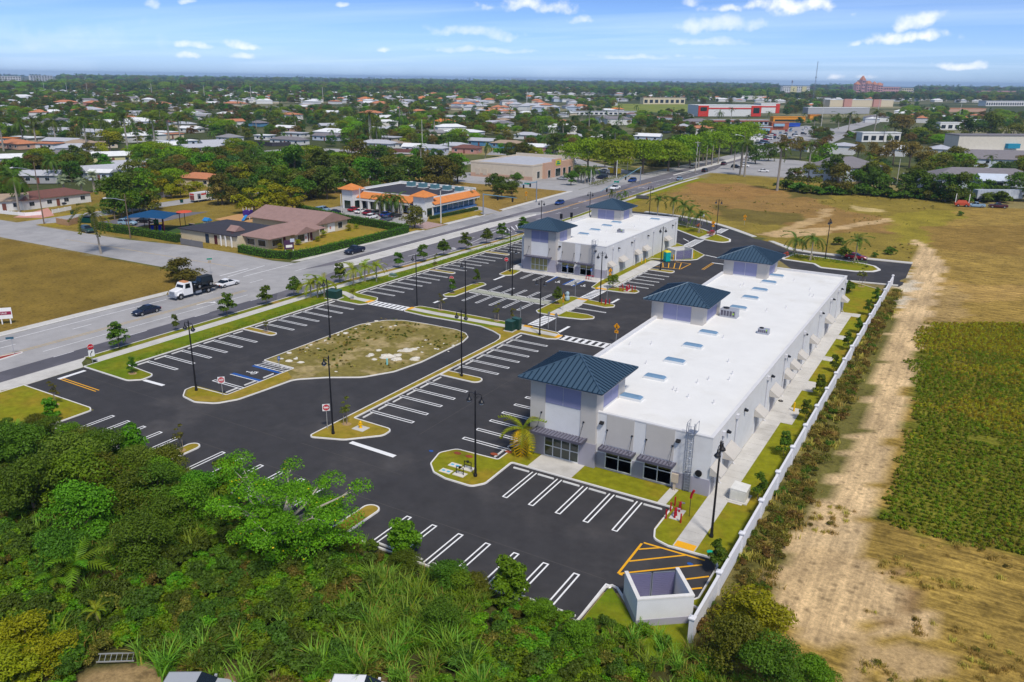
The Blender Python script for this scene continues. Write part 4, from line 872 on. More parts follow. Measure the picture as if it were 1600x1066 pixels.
rooftop_unit((-67.7, 163.4, dk2), 'small air conditioner on the white roof of the farther retail building', .75)
# dumpster enclosures
M_GATE = mat('gate_slat', (.15, .145, .26), .55, .08, 1)
def enclosure(name, label, loc, rz, W, D, H, gate_in):
    t = thing(name, label, 'enclosure', loc, rz=rz); a, d, k = W / 2, D / 2, .24
    b = MB(); b.box(-a, a, -d, -d + k, 0, H); b.box(-a, -a + k, -d + k, d, 0, H); b.box(a - k, a, -d + k, d, 0, H); b.build('wall', M_WALL, t)
    c = MB(); e = .03; c.box(-a - e, a + e, -d - e, -d + k + e, H, H + .14); c.box(-a - e, -a + k + e, -d + k + e, d + e, H, H + .14); c.box(a - k - e, a + e, -d + k + e, d + e, H, H + .14); c.build('coping', M_KERB, t)
    s = MB(); s.box(-a - .03, a + .03, -d - .03, -d, 0, .62); s.box(-a - .03, -a, -d, d, 0, .62); s.box(a, a + .03, -d, d, 0, .62); s.build('base_band', M_BASE, t)
    f = MB(); f.poly([(-a + k, -d + k, .03), (a - k, -d + k, .03), (a - k, d, .03), (-a + k, d, .03)]); f.build('slab', M_CONC, t)
    for s in (-1, 1):
        x0, x1 = (-a + k + .03, -.03) if s < 0 else (.03, a - k - .03)
        g = MB(); y = d - .12
        for x in (x0 + .03, x1 - .03): g.box(x - .03, x + .03, y - .03, y + .03, .1, H - .05)
        g.box(x0, x1, y - .03, y + .03, H - .11, H - .05); g.box(x0, x1, y - .03, y + .03, .1, .16); G = g.build('gate', M_GALV, t)
        n = 12
        for i in range(n): q = MB(); z = .18 + (H - .32) * i / n; q.box(x0 + .07, x1 - .07, y - .02, y + .02, z, z + (H - .32) / n - .018); q.build('slat', M_GATE, G)
    return t
enclosure('dumpster_enclosure', 'open white dumpster enclosure with slatted gates beside the boundary fence', (-16.1, 50.05, 0), rad(38), 4.3, 3.5, 2.3, False)
t = enclosure('dumpster_enclosure', 'small white dumpster enclosure with closed blue gates behind the teal toilet', (-57.0, 173.1, 0.05), rad(-127), 4.7, 3.2, 2.2, False)
# boundary fence
M_FENCE = mat('white_fence', (.70, .70, .74), .7, .05, 1.0)
fp = [47.9 + 6.55 * i for i in range(20)]
t = thing('boundary_fence', 'long white concrete boundary fence with capped posts along the dirt track', 'fence', (-12.75, 47.9, 0), world=True)
for i, y in enumerate(fp):
    b = MB(); b.box(-12.93, -12.57, y - .18, y + .18, 0, 2.0); p = b.build('post', M_FENCE, t)
    b = MB(); b.box(-13.0, -12.5, y - .25, y + .25, 2.0, 2.1); b.loft([[(-12.97, y - .22, 2.1), (-12.53, y - .22, 2.1), (-12.53, y + .22, 2.1), (-12.97, y + .22, 2.1)], [(-12.85, y - .1, 2.2), (-12.65, y - .1, 2.2), (-12.65, y + .1, 2.2), (-12.85, y + .1, 2.2)]]); b.build('post_cap', M_FENCE, p)
    if i + 1 < len(fp):
        for k, (z0, z1) in enumerate(((.05, .62), (.635, 1.2), (1.215, 1.72))):
            b = MB(); b.box(-12.82, -12.68, y + .18, fp[i + 1] - .18, z0, z1); b.build('panel', M_FENCE, t)
        b = MB(); b.box(-12.86, -12.64, y + .18, fp[i + 1] - .18, 1.735, 1.83); b.build('top_rail', M_FENCE, t)
# parking-lot lamp posts
M_POLE = mat('lamp_black', (.014, .014, .018), .4, .1, 2.0)
M_LENS = mat('lamp_glass', (.45, .48, .55), .2, .05, 2, spec=.6)
def lamp(heads):
    t = thing('lamp_post', 'x', 'lamp post', (0, 0, 0))
    b = MB(); b.tube([(0, 0, .9), (0, 0, 9.0)], [.11, .075], 8); b.lathe([(.19, 0), (.19, .25), (.14, .35), (.13, .9)], (0, 0, 0), 10); b.lathe([(.06, 9.0), (.10, 9.1), (.03, 9.35)], (0, 0, 0), 8); b.build('pole', M_POLE, t)
    for s in ((-1, 1) if heads == 2 else (-1,)):
        a = MB(); a.tube([(0, 0, 8.85), (s * .35, 0, 9.05), (s * .68, 0, 9.0), (s * .72, 0, 8.8)], .035, 5); a.tube([(0, 0, 8.45), (s * .4, 0, 8.85)], .02, 4); A_ = a.build('arm', M_POLE, t)
        h = MB(); h.lathe([(.30, 8.18), (.27, 8.30), (.12, 8.48), (.07, 8.62), (.07, 8.8)], (s * .72, 0, 0), 12); H = h.build('lamp_head', M_POLE, t)
        g = MB(); g.lathe([(.10, 7.98), (.20, 8.06), (.24, 8.18)], (s * .72, 0, 0), 10); g.build('lamp_lens', M_LENS, H)
    return t
L2, L1 = lamp(2), lamp(1)
LAMPS = [(2, -15.6, 62.15, 90, 'black lamp post by the rear walk at the near building corner'), (2, -39.4, 60.7, 0, 'double black lamp post on the island with utility pads near the front'),
         (2, -82.1, 61.4, 0, 'double black lamp post on the rounded tip of the rocky oval'), (1, -58.5, 60.8, 0, 'black lamp post with one lantern near the yellow hydrant'),
         (2, -56.5, 83.7, 0, 'double black lamp post on the stall island of the long verge'), (1, -82.9, 86.8, 0, 'single-lantern black lamp post at the road side of the rocky oval'),
         (2, -56.4, 105.5, 0, 'double black lamp post beside the green electrical box walkway'), (1, -82.5, 108.4, 0, 'single-lantern black lamp post at the road end of the central walkway'),
         (1, -72.5, 108.75, 0, 'black lamp post halfway along the central walkway'), (2, -72.1, 123.7, 0, 'double black lamp post standing in the raised strip between stalls'),
         (1, -82.4, 140.4, 0, 'single-lantern black lamp post on the island at the far storefront corner'), (2, -56.5, 128.5, 35, 'black lamp post beside the red bollards of the small island'),
         (2, -56.4, 159.1, 60, 'black lamp post on the stall island near the teal toilet'), (2, -95.5, 178, 0, 'black lamp post behind the far building beside the main road'),
         (2, -92.3, 200, 0, 'black lamp post rising behind the second blue tower of the far building'), (2, -83.5, 222.5, 0, 'black lamp post among palms beyond the far building'),
         (2, -58.8, 206.8, 0, 'black lamp post on the island with pink flowers'), (2, -28.6, 190.5, 80, 'black lamp post on the palm island of the right-hand entrance')]
for n, x, y, rz, lb in LAMPS: dup(L2 if n == 2 else L1, (x, y, .1), rad(rz), lb, group='black lamp posts in the parking lot')
def drop(root):
    for o in [root] + [c for c in root.children_recursive]: bpy.data.objects.remove(o)
drop(L2); drop(L1)
# signs
M_SPOST = mat('sign_post', (.42, .43, .46), .5, .06, 2, metal=.4)
M_RED = mat('sign_red', (.50, .008, .022), .5, .05, 2)
M_SWHITE = mat('sign_white', (.80, .80, .82), .5, .04, 2)
M_SYEL = mat('sign_amber', (.80, .33, .004), .5, .05, 2)
M_SBLUE = mat('sign_blue', (.01, .12, .50), .5, .05, 2)
M_SGREEN = mat('sign_green', (.0, .25, .16), .5, .05, 2)
def text(body, size, m, parent, loc, rx=math.pi / 2, rz=0.0, name='lettering'):
    c = bpy.data.curves.new(name, 'FONT'); c.body = body; c.size = size; c.align_x = 'CENTER'; c.align_y = 'CENTER'; c.extrude = .002; c.resolution_u = 2
    c.materials.append(m); q = bpy.data.objects.new('q', c); me = bpy.data.meshes.new_from_object(q); bpy.data.objects.remove(q); me.name = name; o = link(name, me, parent); o.location = loc; o.rotation_euler = (rx, 0, rz); return o
def disc(b, r, n, z, y0, y1, m=0, ph=0.0):
    pl = [(r * math.sin(2 * math.pi * (i + ph) / n), r * math.cos(2 * math.pi * (i + ph) / n)) for i in range(n)]; k = len(b.v)
    b.v += [(x, y0, z + q) for x, q in pl] + [(x, y1, z + q) for x, q in pl]
    for i in range(n): j = (i + 1) % n; b.f.append((k + i, k + j, k + n + j, k + n + i)); b.m.append(m)
    b.f.append(tuple(range(k, k + n))); b.m.append(m); b.f.append(tuple(range(k + n, k + 2 * n))[::-1]); b.m.append(m)
def sign(kind, x, y, label, rz=0, h=2.1, group=None, z=.1):
    t = thing('stop_sign' if kind == 'stop' else 'traffic_sign', label, 'sign', (x, y, z), group, rz=rad(rz))
    b = MB(); b.box(-.035, .035, .01, .06, 0, h + (.3 if kind != 'arrow' else .9)); b.build('post', M_SPOST, t)
    if kind in ('stop', 'stoparrow'):
        b = MB(); disc(b, .42, 8, h + .4, -.02, .005, 0, .5); p = b.build('sign_plate', M_RED, t); r = MB(); disc(r, .45, 8, h + .4, .006, .009, 0, .5); r.build('sign_border', M_SWHITE, p)
        text('STOP', .27, M_SWHITE, p, (0, -.024, h + .4))
        if kind == 'stoparrow':
            b = MB(); b.box(-.4, .4, -.02, .005, h - 1.0, h - .06); q = b.build('arrow_plate', M_SWHITE, t)
            c = MB(); c.tube([(-.14, -.025, h - .85), (-.12, -.025, h - .55), (.05, -.025, h - .35)], .045, 4); c.poly([(-.02, -.03, h - .25), (.08, -.03, h - .45), (.2, -.03, h - .2)]); c.build('arrow', M_BLACK, q)
    elif kind == 'noentry':
        b = MB(); b.box(-.42, .42, -.015, .005, h - .1, h + .74); p = b.build('sign_plate', M_SWHITE, t)
        c = MB(); disc(c, .37, 16, h + .32, -.024, -.015); q = c.build('red_disc', M_RED, p); d = MB(); d.box(-.28, .28, -.03, -.024, h + .26, h + .38); d.build('white_bar', M_SWHITE, q)
        text('DO NOT', .13, M_SWHITE, q, (0, -.03, h + .48)); text('ENTER', .13, M_SWHITE, q, (0, -.03, h + .16))
    elif kind == 'walker':
        b = MB(); disc(b, .54, 4, h + .35, -.02, .005); p = b.build('sign_plate', M_SYEL, t)
        c = MB(); disc(c, .07, 8, h + .62, -.028, -.02); c.poly([(-.06, -.026, h + .5), (.06, -.026, h + .5), (.1, -.026, h + .25), (.2, -.026, h), (.12, -.026, h), (.0, -.026, h + .2), (-.14, -.026, h), (-.22, -.026, h + .02), (-.06, -.026, h + .28)]); c.build('walking_figure', M_BLACK, p)
        d = MB(); d.box(-.32, .32, -.02, .005, h - .72, h - .26); q = d.build('arrow_plate', M_SYEL, t)
        e = MB(); e.poly([(-.18, -.026, h - .62), (-.18, -.026, h - .42), (.02, -.026, h - .55)]); e.poly([(.16, -.026, h - .36), (.1, -.026, h - .34), (-.1, -.026, h - .5), (-.04, -.026, h - .54)]); e.build('arrow', M_BLACK, q)
    elif kind == 'back':
        b = MB(); disc(b, .42, 8 if 'octagon' in label else 4, h + .4, -.015, .005, 0, .5 if 'octagon' in label else 0); b.build('sign_plate', mat('sign_back', (.36, .37, .39), .45, .06, 2, metal=.5), t)
    elif kind == 'access':
        b = MB(); b.box(-.2, .2, -.015, .005, h - .05, h + .5); p = b.build('sign_plate', M_SBLUE, t); c = MB(); disc(c, .1, 10, h + .2, -.02, -.015); c.box(-.04, .04, -.02, -.016, h + .2, h + .42); c.build('wheelchair_figure', M_SWHITE, p)
    elif kind == 'white':
        b = MB(); b.box(-.35, .35, -.015, .005, h - .3, h + .5); b.build('sign_plate', M_SWHITE, t)
    elif kind == 'street':
        b = MB(); b.box(-.5, .5, -.02, .01, h + .35, h + .62); b.build('name_plate', M_SGREEN, t); c = MB(); disc(c, .34, 8, h - .1, .062, .08, 0, .5); c.build('sign_back', mat('tan_sign_back', (.42, .34, .25), .5, .06), t)
    elif kind == 'blade':
        b = MB(); b.box(-.7, .3, -.02, .01, h, h + .32); b.build('name_plate', mat('plate_blue', (.03, .10, .16), .5, .05), t)
    return t
sign('stoparrow', -102.2, 60.5, 'stop sign above a white arrow plate at the road driveway', 80, 2.1)
sign('noentry', -77.9, 62.0, 'red and white do-not-enter sign on the dry tail of the oval', 45, 1.8)
sign('noentry', -60.0, 61.5, 'red and white do-not-enter sign near the yellow hydrant', 45, 2.3)
sign('stop', -83.6, 120.7, 'stop sign on the slim island nearest the long verge', 28, 2.0)
sign('stop', -83.4, 140.5, 'stop sign beside the far storefront corner island', 28, 2.0)
sign('back', -62.0, 109.2, 'grey back of a diamond sign by the green box, leftmost of three', 150, 2.3)
sign('back', -56.8, 109.2, 'dark narrow back of a sign beside the crossing, middle of three', 80, 2.1)
sign('back', -55.2, 108.7, 'grey back of a large diamond sign at the crossing, rightmost of three', 165, 2.2)
sign('walker', -59.6, 119.9, 'amber crossing sign seen almost edge-on beside the green walkway', 95, 2.2)
sign('back', -62.1, 129.8, 'slim grey sign post at the far crossing by the lawn', 160, 2.0)
sign('back', -56.0, 130.5, 'dark slim sign post beside the red bollards', 85, 2.0)
sign('walker', -44.6, 108.2, 'amber pedestrian crossing sign with a black arrow plate, standing on the drive lane edge', -5, 2.3)
sign('access', -77.9, 71.6, 'small dark parking sign at the accessible stall of the oval', 90, 1.9)
sign('access', -70.3, 142.6, 'blue accessible parking sign before the far storefront windows', -5, 1.9)
sign('access', -65.0, 142.8, 'blue accessible parking sign near the caged ladder of the far building', -5, 1.9)
sign('walker', -60.8, 142.6, 'amber crossing sign beside the staked sapling of the far walk', 70, 2.2)
sign('walker', -60.5, 209.4, 'orange crossing sign beside the flower island lamp post', 20, 2.2)
sign('walker', -56.5, 226.0, 'amber pedestrian sign in the dry field beyond the entrance', 0, 2.0)
sign('white', -66.2, 218.5, 'white square sign on a post near the entrance palms', 0, 2.6)
sign('street', -131.8, 105.2, 'green street name sign on a post at the side street corner', 55, 2.6)
sign('blade', -115.2, 57.0, 'blue-grey blade sign on a post in the red median tip', 50, 2.3)
for px, lb in ((822, 'amber warning sign over small amber plates on the dry triangle of grass'),): x, y = at(px, 313); sign('walker', x, y, lb, 0, 2.0)
t = thing('realty_sign', 'white and pink roadside board on three short legs at the photo edge', 'sign', (*at(4, 507), 0), rz=rad(50))
b = MB()
for x in (-1.2, 0, 1.2): b.box(x - .08, x + .08, -.02, .14, 0, 1.3)
b.build('post', M_SWHITE, t); b = MB(); b.box(-1.6, 1.6, -.08, -.02, .9, 2.7); p = b.build('board', M_SWHITE, t)
b = MB(); b.box(-1.5, 1.5, -.1, -.08, 1.55, 2.1); b.build('maroon_band', mat('maroon', (.28, .02, .07), .5, .1), p); text('FOR SALE', .42, M_SWHITE, p, (0, -.11, 1.82))
# bollards, hydrants, pipes, boxes
M_FIRE = mat('fire_red', (.42, .008, .022), .45, .08, 3)
M_HYD = mat('hydrant_yellow', (.78, .45, .0), .45, .08, 3)
def bollard(x, y, m, label, h=.95, r=.075, group='red pipe bollards', z=.12):
    t = thing('bollard', label, 'bollard', (x, y, z), group); b = MB(); b.lathe([(r, 0), (r, h - .05), (r * .6, h)], (0, 0, 0), 8); b.build('bollard_post', m, t)
for k, (x, y) in enumerate([(-20.1, 63.0), (-20.2, 64.5), (-20.2, 65.7), (-18.7, 63.0)]): bollard(x, y, M_FIRE, ['red bollard at the kerb corner nearest the camera left of the red valves', 'red bollard on the kerb side level with the red valves', 'red bollard nearest the wall by the cabinet path', 'red bollard between the red valves and the long walk'][k])
for k, (x, y) in enumerate([(-55.7, 127.4), (-55.05, 127.9), (-54.5, 128.2), (-54.9, 127.2)]): bollard(x, y, M_FIRE, 'red bollard of the small crossing island, %s from the lamp post' % ordn(k))
for k, (x, y) in enumerate([(-56.8, 138.3), (-56.9, 139.6), (-56.1, 138.2), (-55.2, 138.3), (-54.4, 138.6), (-54.2, 139.5), (-55.0, 139.9), (-56.0, 139.9)]): bollard(x, y, M_FIRE, 'red bollard ringing the far red valve set, %s of eight' % ordn(k))
for k, (x, y) in enumerate([(-62.2, 163.0), (-61.5, 163.4)]): bollard(x, y, M_HYD, ('left' if k == 0 else 'right') + ' one of two yellow bollards by the far service door', 1.1, .1, 'yellow bollards')
for k, (x, y) in enumerate([(-57.5, 170.2), (-54.3, 174.6)]): bollard(x, y, M_HYD, ('left' if k == 0 else 'right') + ' yellow bollard beside the blue gates of the small enclosure', 1.3, .12, 'yellow bollards', .05)
bollard(-15.5, 95.2, M_HYD, 'yellow bollard alone on the rear walk slab of the long building', 1.2, .1, 'yellow bollards')
def valves(x, y, label, n=2, s=1.0):
    t = thing('fire_valve_set', label, 'fire valve', (x, y, .12)); b = MB(); b.box(-.45 * s, .5 * s, -1.0 * s, 1.05 * s, 0, .05); b.build('slab', M_CONC, t)
    for k in range(n):
        c = MB(); yy = -.7 + 1.25 * k; c.tube([(0, yy, .05), (0, yy, .75), (0, yy + .45, .85), (0, yy + .45, .05)], .1, 7); c.lathe([(.05, .75), (.05, 1.05)], (0, yy, 0), 6); c.tube([(-.18, yy, 1.05), (.18, yy, 1.05)], .03, 5); c.build('red_pipe', M_FIRE, t)
        d = MB(); d.tube([(0, yy + .4, .82), (.32, yy + .55, .75)], .07, 6); d.build('brass_cap', M_SPOST, t)
valves(-19.45, 64.2, 'red fire valve pipes on a pale slab by the near building corner'); valves(-55.5, 139.0, 'red fire valve pipes on the far island by the building walk')
t = thing('fire_connection', 'red fire department pipe on a thin post before the near building wall', 'fire connection', (-18.4, 64.5, .12)); b = MB(); b.tube([(0, 0, 0), (0, 0, 1.9)], .03, 5); b.build('post', M_BLACK, t); b = MB(); b.tube([(0, 0, 1.9), (.05, 0, 2.3), (.25, 0, 2.75)], .12, 7); b.build('red_pipe', M_FIRE, t)
t = thing('fire_hose_valve', 'red pipe by the caged ladder of the farther building', 'fire valve', (-65.2, 142.9, .15)); b = MB(); b.tube([(-.9, 0, 0), (-.9, 0, .7), (-.3, 0, .8), (.8, 0, .8)], .09, 6); b.tube([(-.3, 0, .75), (-.3, 0, 0)], .07, 6); b.build('red_pipe', M_FIRE, t)
t = thing('fire_hydrant', 'yellow fire hydrant on a pale concrete pad at the verge tip', 'hydrant', (-56.9, 63.6, .12))
b = MB(); b.box(-.7, .9, -.75, .55, 0, .05); b.build('slab', M_CONC, t); b = MB(); b.lathe([(.2, .05), (.2, .12), (.14, .16), (.13, .62), (.17, .64), (.15, .76), (.05, .9)], (0, 0, 0), 10); b.build('barrel', M_HYD, t)
for s in (-1, 1): q = MB(); q.tube([(s * .1, 0, .48), (s * .27, 0, .48)], .08, 8); q.build('outlet_cap', M_HYD, t)
q = MB(); q.tube([(0, -.1, .42), (0, -.28, .42)], .1, 8); q.build('outlet_cap', M_HYD, t)
for k, (x, y) in enumerate([(-40.95, 61.65), (-40.95, 60.2)]):
    t = thing('backflow_preventer', 'dark backflow pipe frame on a pale slab, %s of the pair' % ('farther' if k == 0 else 'nearer'), 'pipework', (x, y, .12), 'pipe frames on slabs'); b = MB(); b.box(-.65, .65, -.45, .45, 0, .06); b.build('slab', mat('pale_slab', (.66, .62, .56), .85, .06), t)
    c = MB(); c.tube([(-.42, 0, .06), (-.42, 0, .8), (.42, 0, .8), (.42, 0, .06)], .05, 6); c.lathe([(.13, .72), (.13, .9)], (0, 0, 0), 8); c.tube([(-.42, -.12, .5), (.42, -.12, .5)], .03, 5); c.build('pipe_frame', M_BLACK, t)
for k, (x, y) in enumerate([(-42.5, 61.6), (-42.55, 60.05)]):
    t = thing('meter_vault', 'pale slab with blue lid hatches, %s of the pair' % ('farther' if k == 0 else 'nearer'), 'utility cover', (x, y, .12), 'meter vault covers'); b = MB(); b.box(-.65, .65, -.4, .4, 0, .04); b.build('slab', mat('pale_slab', (.66, .62, .56), .85, .06), t)
    for s in (-.3, .3): q = MB(); q.box(s - .18, s + .18, -.14, .14, .04, .055); q.build('hatch', mat('hatch_blue', (.10, .42, .62), .5, .08), t)
def ebox(name, label, x, y, w, d, h, rz=0, m=None, z=.12, slab=True):
    t = thing(name, label, 'utility box', (x, y, z), rz=rad(rz)); m = m or mat('utility_green', (.012, .050, .040), .5, .1, 2)
    if slab: b = MB(); b.box(-w / 2 - .2, w / 2 + .2, -d / 2 - .2, d / 2 + .2, 0, .1); b.build('slab', M_CONC, t)
    b = MB(); b.box(-w / 2, w / 2, -d / 2, d / 2, .1, h); b.build('cabinet', m, t)
    c = MB(); c.loft([[(-w / 2 - .03, -d / 2 - .03, h), (w / 2 + .03, -d / 2 - .03, h), (w / 2 + .03, d / 2 + .03, h), (-w / 2 - .03, d / 2 + .03, h)], [(-w / 2, -d / 2, h + .1), (w / 2, -d / 2, h + .02), (w / 2, d / 2, h + .02), (-w / 2, d / 2, h + .1)]]); c.build('lid', m if name == 'utility_box' else mat('utility_green_lid', (.03, .09, .085), .5, .1, 2), t)
    for s in (-1, 1): q = MB(); q.box(s * w / 4 - w / 5, s * w / 4 + w / 5, -d / 2 - .025, -d / 2, .2, h - .15); q.build('door_panel', m, t)
    return t
ebox('electrical_box', 'pair of dark green electrical cabinets on a slab at the walkway end, nearer cabinet', -61.4, 104.9, 1.3, 1.2, 1.65); ebox('electrical_box', 'dark green electrical cabinet just behind the nearer green cabinet', -60.9, 106.25 - .2, 1.3, .9, 1.85, slab=False)
ebox('transformer', 'large dark green transformer box beside the road palms', -98.3, 104.6, 2.3, 1.9, 1.5, 8)
ebox('utility_box', 'low grey-green utility box on the road hedge lawn', -99.9, 123.6, 1.3, .8, .5, 0, mat('box_greygreen', (.13, .20, .20), .5, .08))
ebox('utility_box', 'white plastic-wrapped equipment stack beside the rear walk and fence', -15.35, 70.3, 1.5, 1.7, 1.25, 0, mat('wrap_white', (.68, .67, .64), .6, .1, 2))
ebox('utility_box', 'dark bench-like box beside the sidewalk beyond the far building', *at(1004, 311), 4.2, 1.3, 1.0, 10, mat('box_dark', (.10, .10, .11), .6, .1), slab=False)
for k, (px, py, c) in enumerate([(795, 708, (.42, .06, .03)), (772, 711.5, (.42, .06, .03)), (733, 715, (.40, .07, .035)), (715, 710, (.40, .07, .035))]):
    x, y = at(px, py); b = MB(); b.prism([(.45 * math.cos(a * .7), .3 * math.sin(a * .7)) for a in range(9)], 0, .03); o = b.build('dirt_patch', mat('red_earth', (.30, .07, .03), .95, .3, 6)); o.location = (x, y, .122); struct(o)
for x, y, c in ((-46.7, 63.2, M_BLUE), (-15.9, 57.3, M_BLUE)): b = MB(); b.prism([(x + .28 * math.cos(a * .785), y + .2 * math.sin(a * .785)) for a in range(8)], .021, .027); struct(b.build('paint_mark', c))
t = thing('valve_cover', 'round teal valve cover in the grass beside the tactile ramp', 'utility cover', (-14.95, 59.75, .12)); b = MB(); b.lathe([(.3, 0), (.3, .05), (.1, .07)], (0, 0, 0), 12); b.build('cover', mat('teal_cover', (.0, .40, .25), .5, .05), t)
t = thing('marker_pipe', 'short pale teal standpipe at the edge of the rocky oval', 'pipe', (-67.8, 81.9, .1)); b = MB(); b.lathe([(.13, 0), (.13, .9), (.1, .93)], (0, 0, 0), 8); b.build('pipe', mat('teal_pale', (.25, .60, .62), .5, .06), t)
t = thing('hose_bib', 'black pipe coil lying on the rear walk by the building wall', 'hose', (-17.6, 97.6, .16)); b = MB(); b.tube([(.25 * math.cos(a * .6), .25 * math.sin(a * .6), .06) for a in range(11)], .06, 5); b.build('coil', M_BLACK, t)
t = thing('portable_toilet', 'teal portable toilet with yellow roof beside the small enclosure', 'portable toilet', (-58.3, 168.2, .1), rz=rad(50))
M_TEAL = mat('teal_plastic', (.0, .36, .36), .45, .06, 1)
b = MB(); b.box(-.58, .58, -.58, .58, .05, 2.1); b.build('cabin', M_TEAL, t); b = MB(); b.loft([[(-.62, -.62, 2.1), (.62, -.62, 2.1), (.62, .62, 2.1), (-.62, .62, 2.1)], [(-.56, -.56, 2.32), (.56, -.56, 2.32), (.56, .56, 2.32), (-.56, .56, 2.32)], [(-.2, -.2, 2.42), (.2, -.2, 2.42), (.2, .2, 2.42), (-.2, .2, 2.42)]]); b.build('roof', mat('yellow_plastic', (.75, .66, .03), .45, .06, 1), t)
b = MB(); b.box(-.42, .42, -.61, -.58, .12, 1.95); d = b.build('door', M_TEAL, t); b = MB(); b.box(.28, .36, -.64, -.61, .95, 1.1); b.build('latch', M_BLACK, d); b = MB(); b.box(-.62, .62, -.62, .62, 0, .05); b.build('skid', M_BLACK, t)
b = MB(); b.lathe([(.06, 0), (.06, 2.65)], (.35, .62, 0), 6); b.build('vent_pipe', M_BLACK, t)
t = thing('wrapped_pipe', 'pale blue tarp wrapped over a standpipe beside the small island sapling', 'covered pipe', (-61.9, 126.1, .12)); b = MB(); b.lathe([(.28, 0), (.42, .25), (.40, .7), (.26, 1.0), (.36, 1.25), (.30, 1.6), (.1, 1.72)], (0, 0, 0), 9); b.tube([(0, 0, 1.45), (-.5, .1, 1.3)], .1, 6); b.build('tarp', mat('pale_tarp', (.36, .48, .55), .6, .15, 5), t)
M_ROCK = mat('limestone', (.62, .585, .52), .9, .18, 2.5, .5, 6, col2=(.45, .39, .28), c2scale=1.2)
def rock_mesh(seed, n=3):
    r = random.Random(seed); b = MB(); K = 9; secs = []
    for j, (rr, z) in enumerate(((.85, 0), (1, .22), (.8, .5), (.35, .68))): secs.append([(rr * (1 + r.uniform(-.28, .28)) * math.cos(2 * math.pi * i / K), rr * (1 + r.uniform(-.28, .28)) * math.sin(2 * math.pi * i / K), z * (1 + r.uniform(-.25, .25)) - .1) for i in range(K)])
    b.loft(secs); return b.mesh('rock', M_ROCK)
RK = [rock_mesh(s) for s in range(5)]; rr = random.Random(3); rocks = []
spots = [(600 + 45 / 8, 480 + 640 / 8, 1.35), (600 + 150 / 8, 480 + 665 / 8, .9), (600 + 290 / 8, 480 + 550 / 8, .95), (600 + 170 / 8, 480 + 610 / 8, .75), (600 + 390 / 8, 480 + 660 / 8, .9), (600 + 210 / 8, 480 + 560 / 8, .6), (600 + 370 / 8, 480 + 540 / 8, .6), (580, 556, 1.0), (592, 549, .8), (585, 563, .7), (575, 558, .7), (649, 564, .8), (525, 582, .45), (452, 566, 1.0), (470, 568, .9), (462, 562, .6), (440, 562, .6), (452, 553, .7), (480, 545, .6), (486, 540, .5), (540, 522, .8), (575, 508, .8), (588, 503, .7), (610, 512, .5), (618, 510, .5), (556, 515, .45), (545, 528, .4), (596, 512, .35)]
for i in range(16): spots.append((rr.uniform(640, 725), rr.uniform(532, 552), rr.uniform(.2, .5)))
for i in range(14): spots.append((rr.uniform(430, 545), 0, rr.uniform(.2, .42)))
for k, (px, py, s) in enumerate(spots):
    if py == 0: py = 575 - (px - 430) * .52 + rr.uniform(-3, 7)
    x, y = at(px, py); o = link('rock', RK[k % 5]); o.location = (x, y, .1); o.rotation_euler[2] = rr.uniform(0, 6.3); s *= .55 if k > 6 else .85; o.scale = (s, s * rr.uniform(.6, 1.1), s * rr.uniform(.45, .8)); tag(o, '', 'rock', 'pale limestone rocks on the grass oval'); rocks.append(o)
seq_labels(rocks, 'pale limestone rock on the unmown oval')
# vehicles
M_CARGLASS = mat('car_glass', (.008, .012, .016), .08, .0, spec=.8)
M_TYRE = mat('tyre', (.015, .015, .016), .85, .1, 5)
M_RIM = mat('rim', (.42, .43, .45), .35, .05, 5, metal=.6)
M_HEAD = mat('headlight', (.70, .72, .74), .15, .0, spec=.8)
M_TAIL = mat('taillight', (.40, .01, .01), .25, .0, spec=.6)
M_TRIM = mat('dark_trim', (.02, .02, .022), .6, .1, 5)
def paint(name, c): return mat('paint_' + name, c, .28, .03, 1.0, spec=.6)
SHAPES = {   # length, half width, [(x, belt z, half width factor)], greenhouse [(x, z)], wheel x, tyre radius
    'sedan': (4.75, .90, [(-2.37, .62, .80), (-2.25, .80, .90), (-1.3, .94, .98), (.75, .92, 1), (1.75, .80, .95), (2.25, .66, .86), (2.37, .52, .78)], [(-1.75, .93), (-.95, 1.40), (.05, 1.44), (1.05, .92)], (-1.38, 1.42), .33),
    'hatch': (4.1, .87, [(-2.05, .7, .82), (-1.98, .92, .92), (-1.2, .96, .98), (.7, .95, 1), (1.5, .86, .95), (1.95, .68, .86), (2.05, .52, .78)], [(-1.95, .96), (-1.5, 1.46), (.0, 1.50), (1.0, .95)], (-1.22, 1.25), .32),
    'suv': (4.7, .95, [(-2.35, .8, .86), (-2.3, 1.05, .93), (-1.2, 1.10, .99), (.8, 1.08, 1), (1.75, 1.0, .96), (2.25, .82, .88), (2.35, .6, .8)], [(-2.25, 1.10), (-1.95, 1.68), (.1, 1.74), (1.05, 1.08)], (-1.4, 1.42), .37),
    'van': (5.1, .98, [(-2.55, .8, .9), (-2.5, 1.1, .95), (-1.2, 1.15, 1), (1.2, 1.12, 1), (1.9, 1.0, .96), (2.45, .85, .88), (2.55, .6, .8)], [(-2.5, 1.15), (-2.35, 1.78), (.7, 1.80), (1.65, 1.1)], (-1.6, 1.6), .35),
    'pickup': (5.5, .97, [(-2.75, .9, .94), (-2.72, 1.05, .97), (-.7, 1.05, .98), (.9, 1.08, 1), (1.9, 1.04, .97), (2.6, .9, .9), (2.75, .65, .82)], [(-.85, 1.08), (-.65, 1.72), (.35, 1.76), (1.2, 1.08)], (-1.75, 1.75), .39),
}
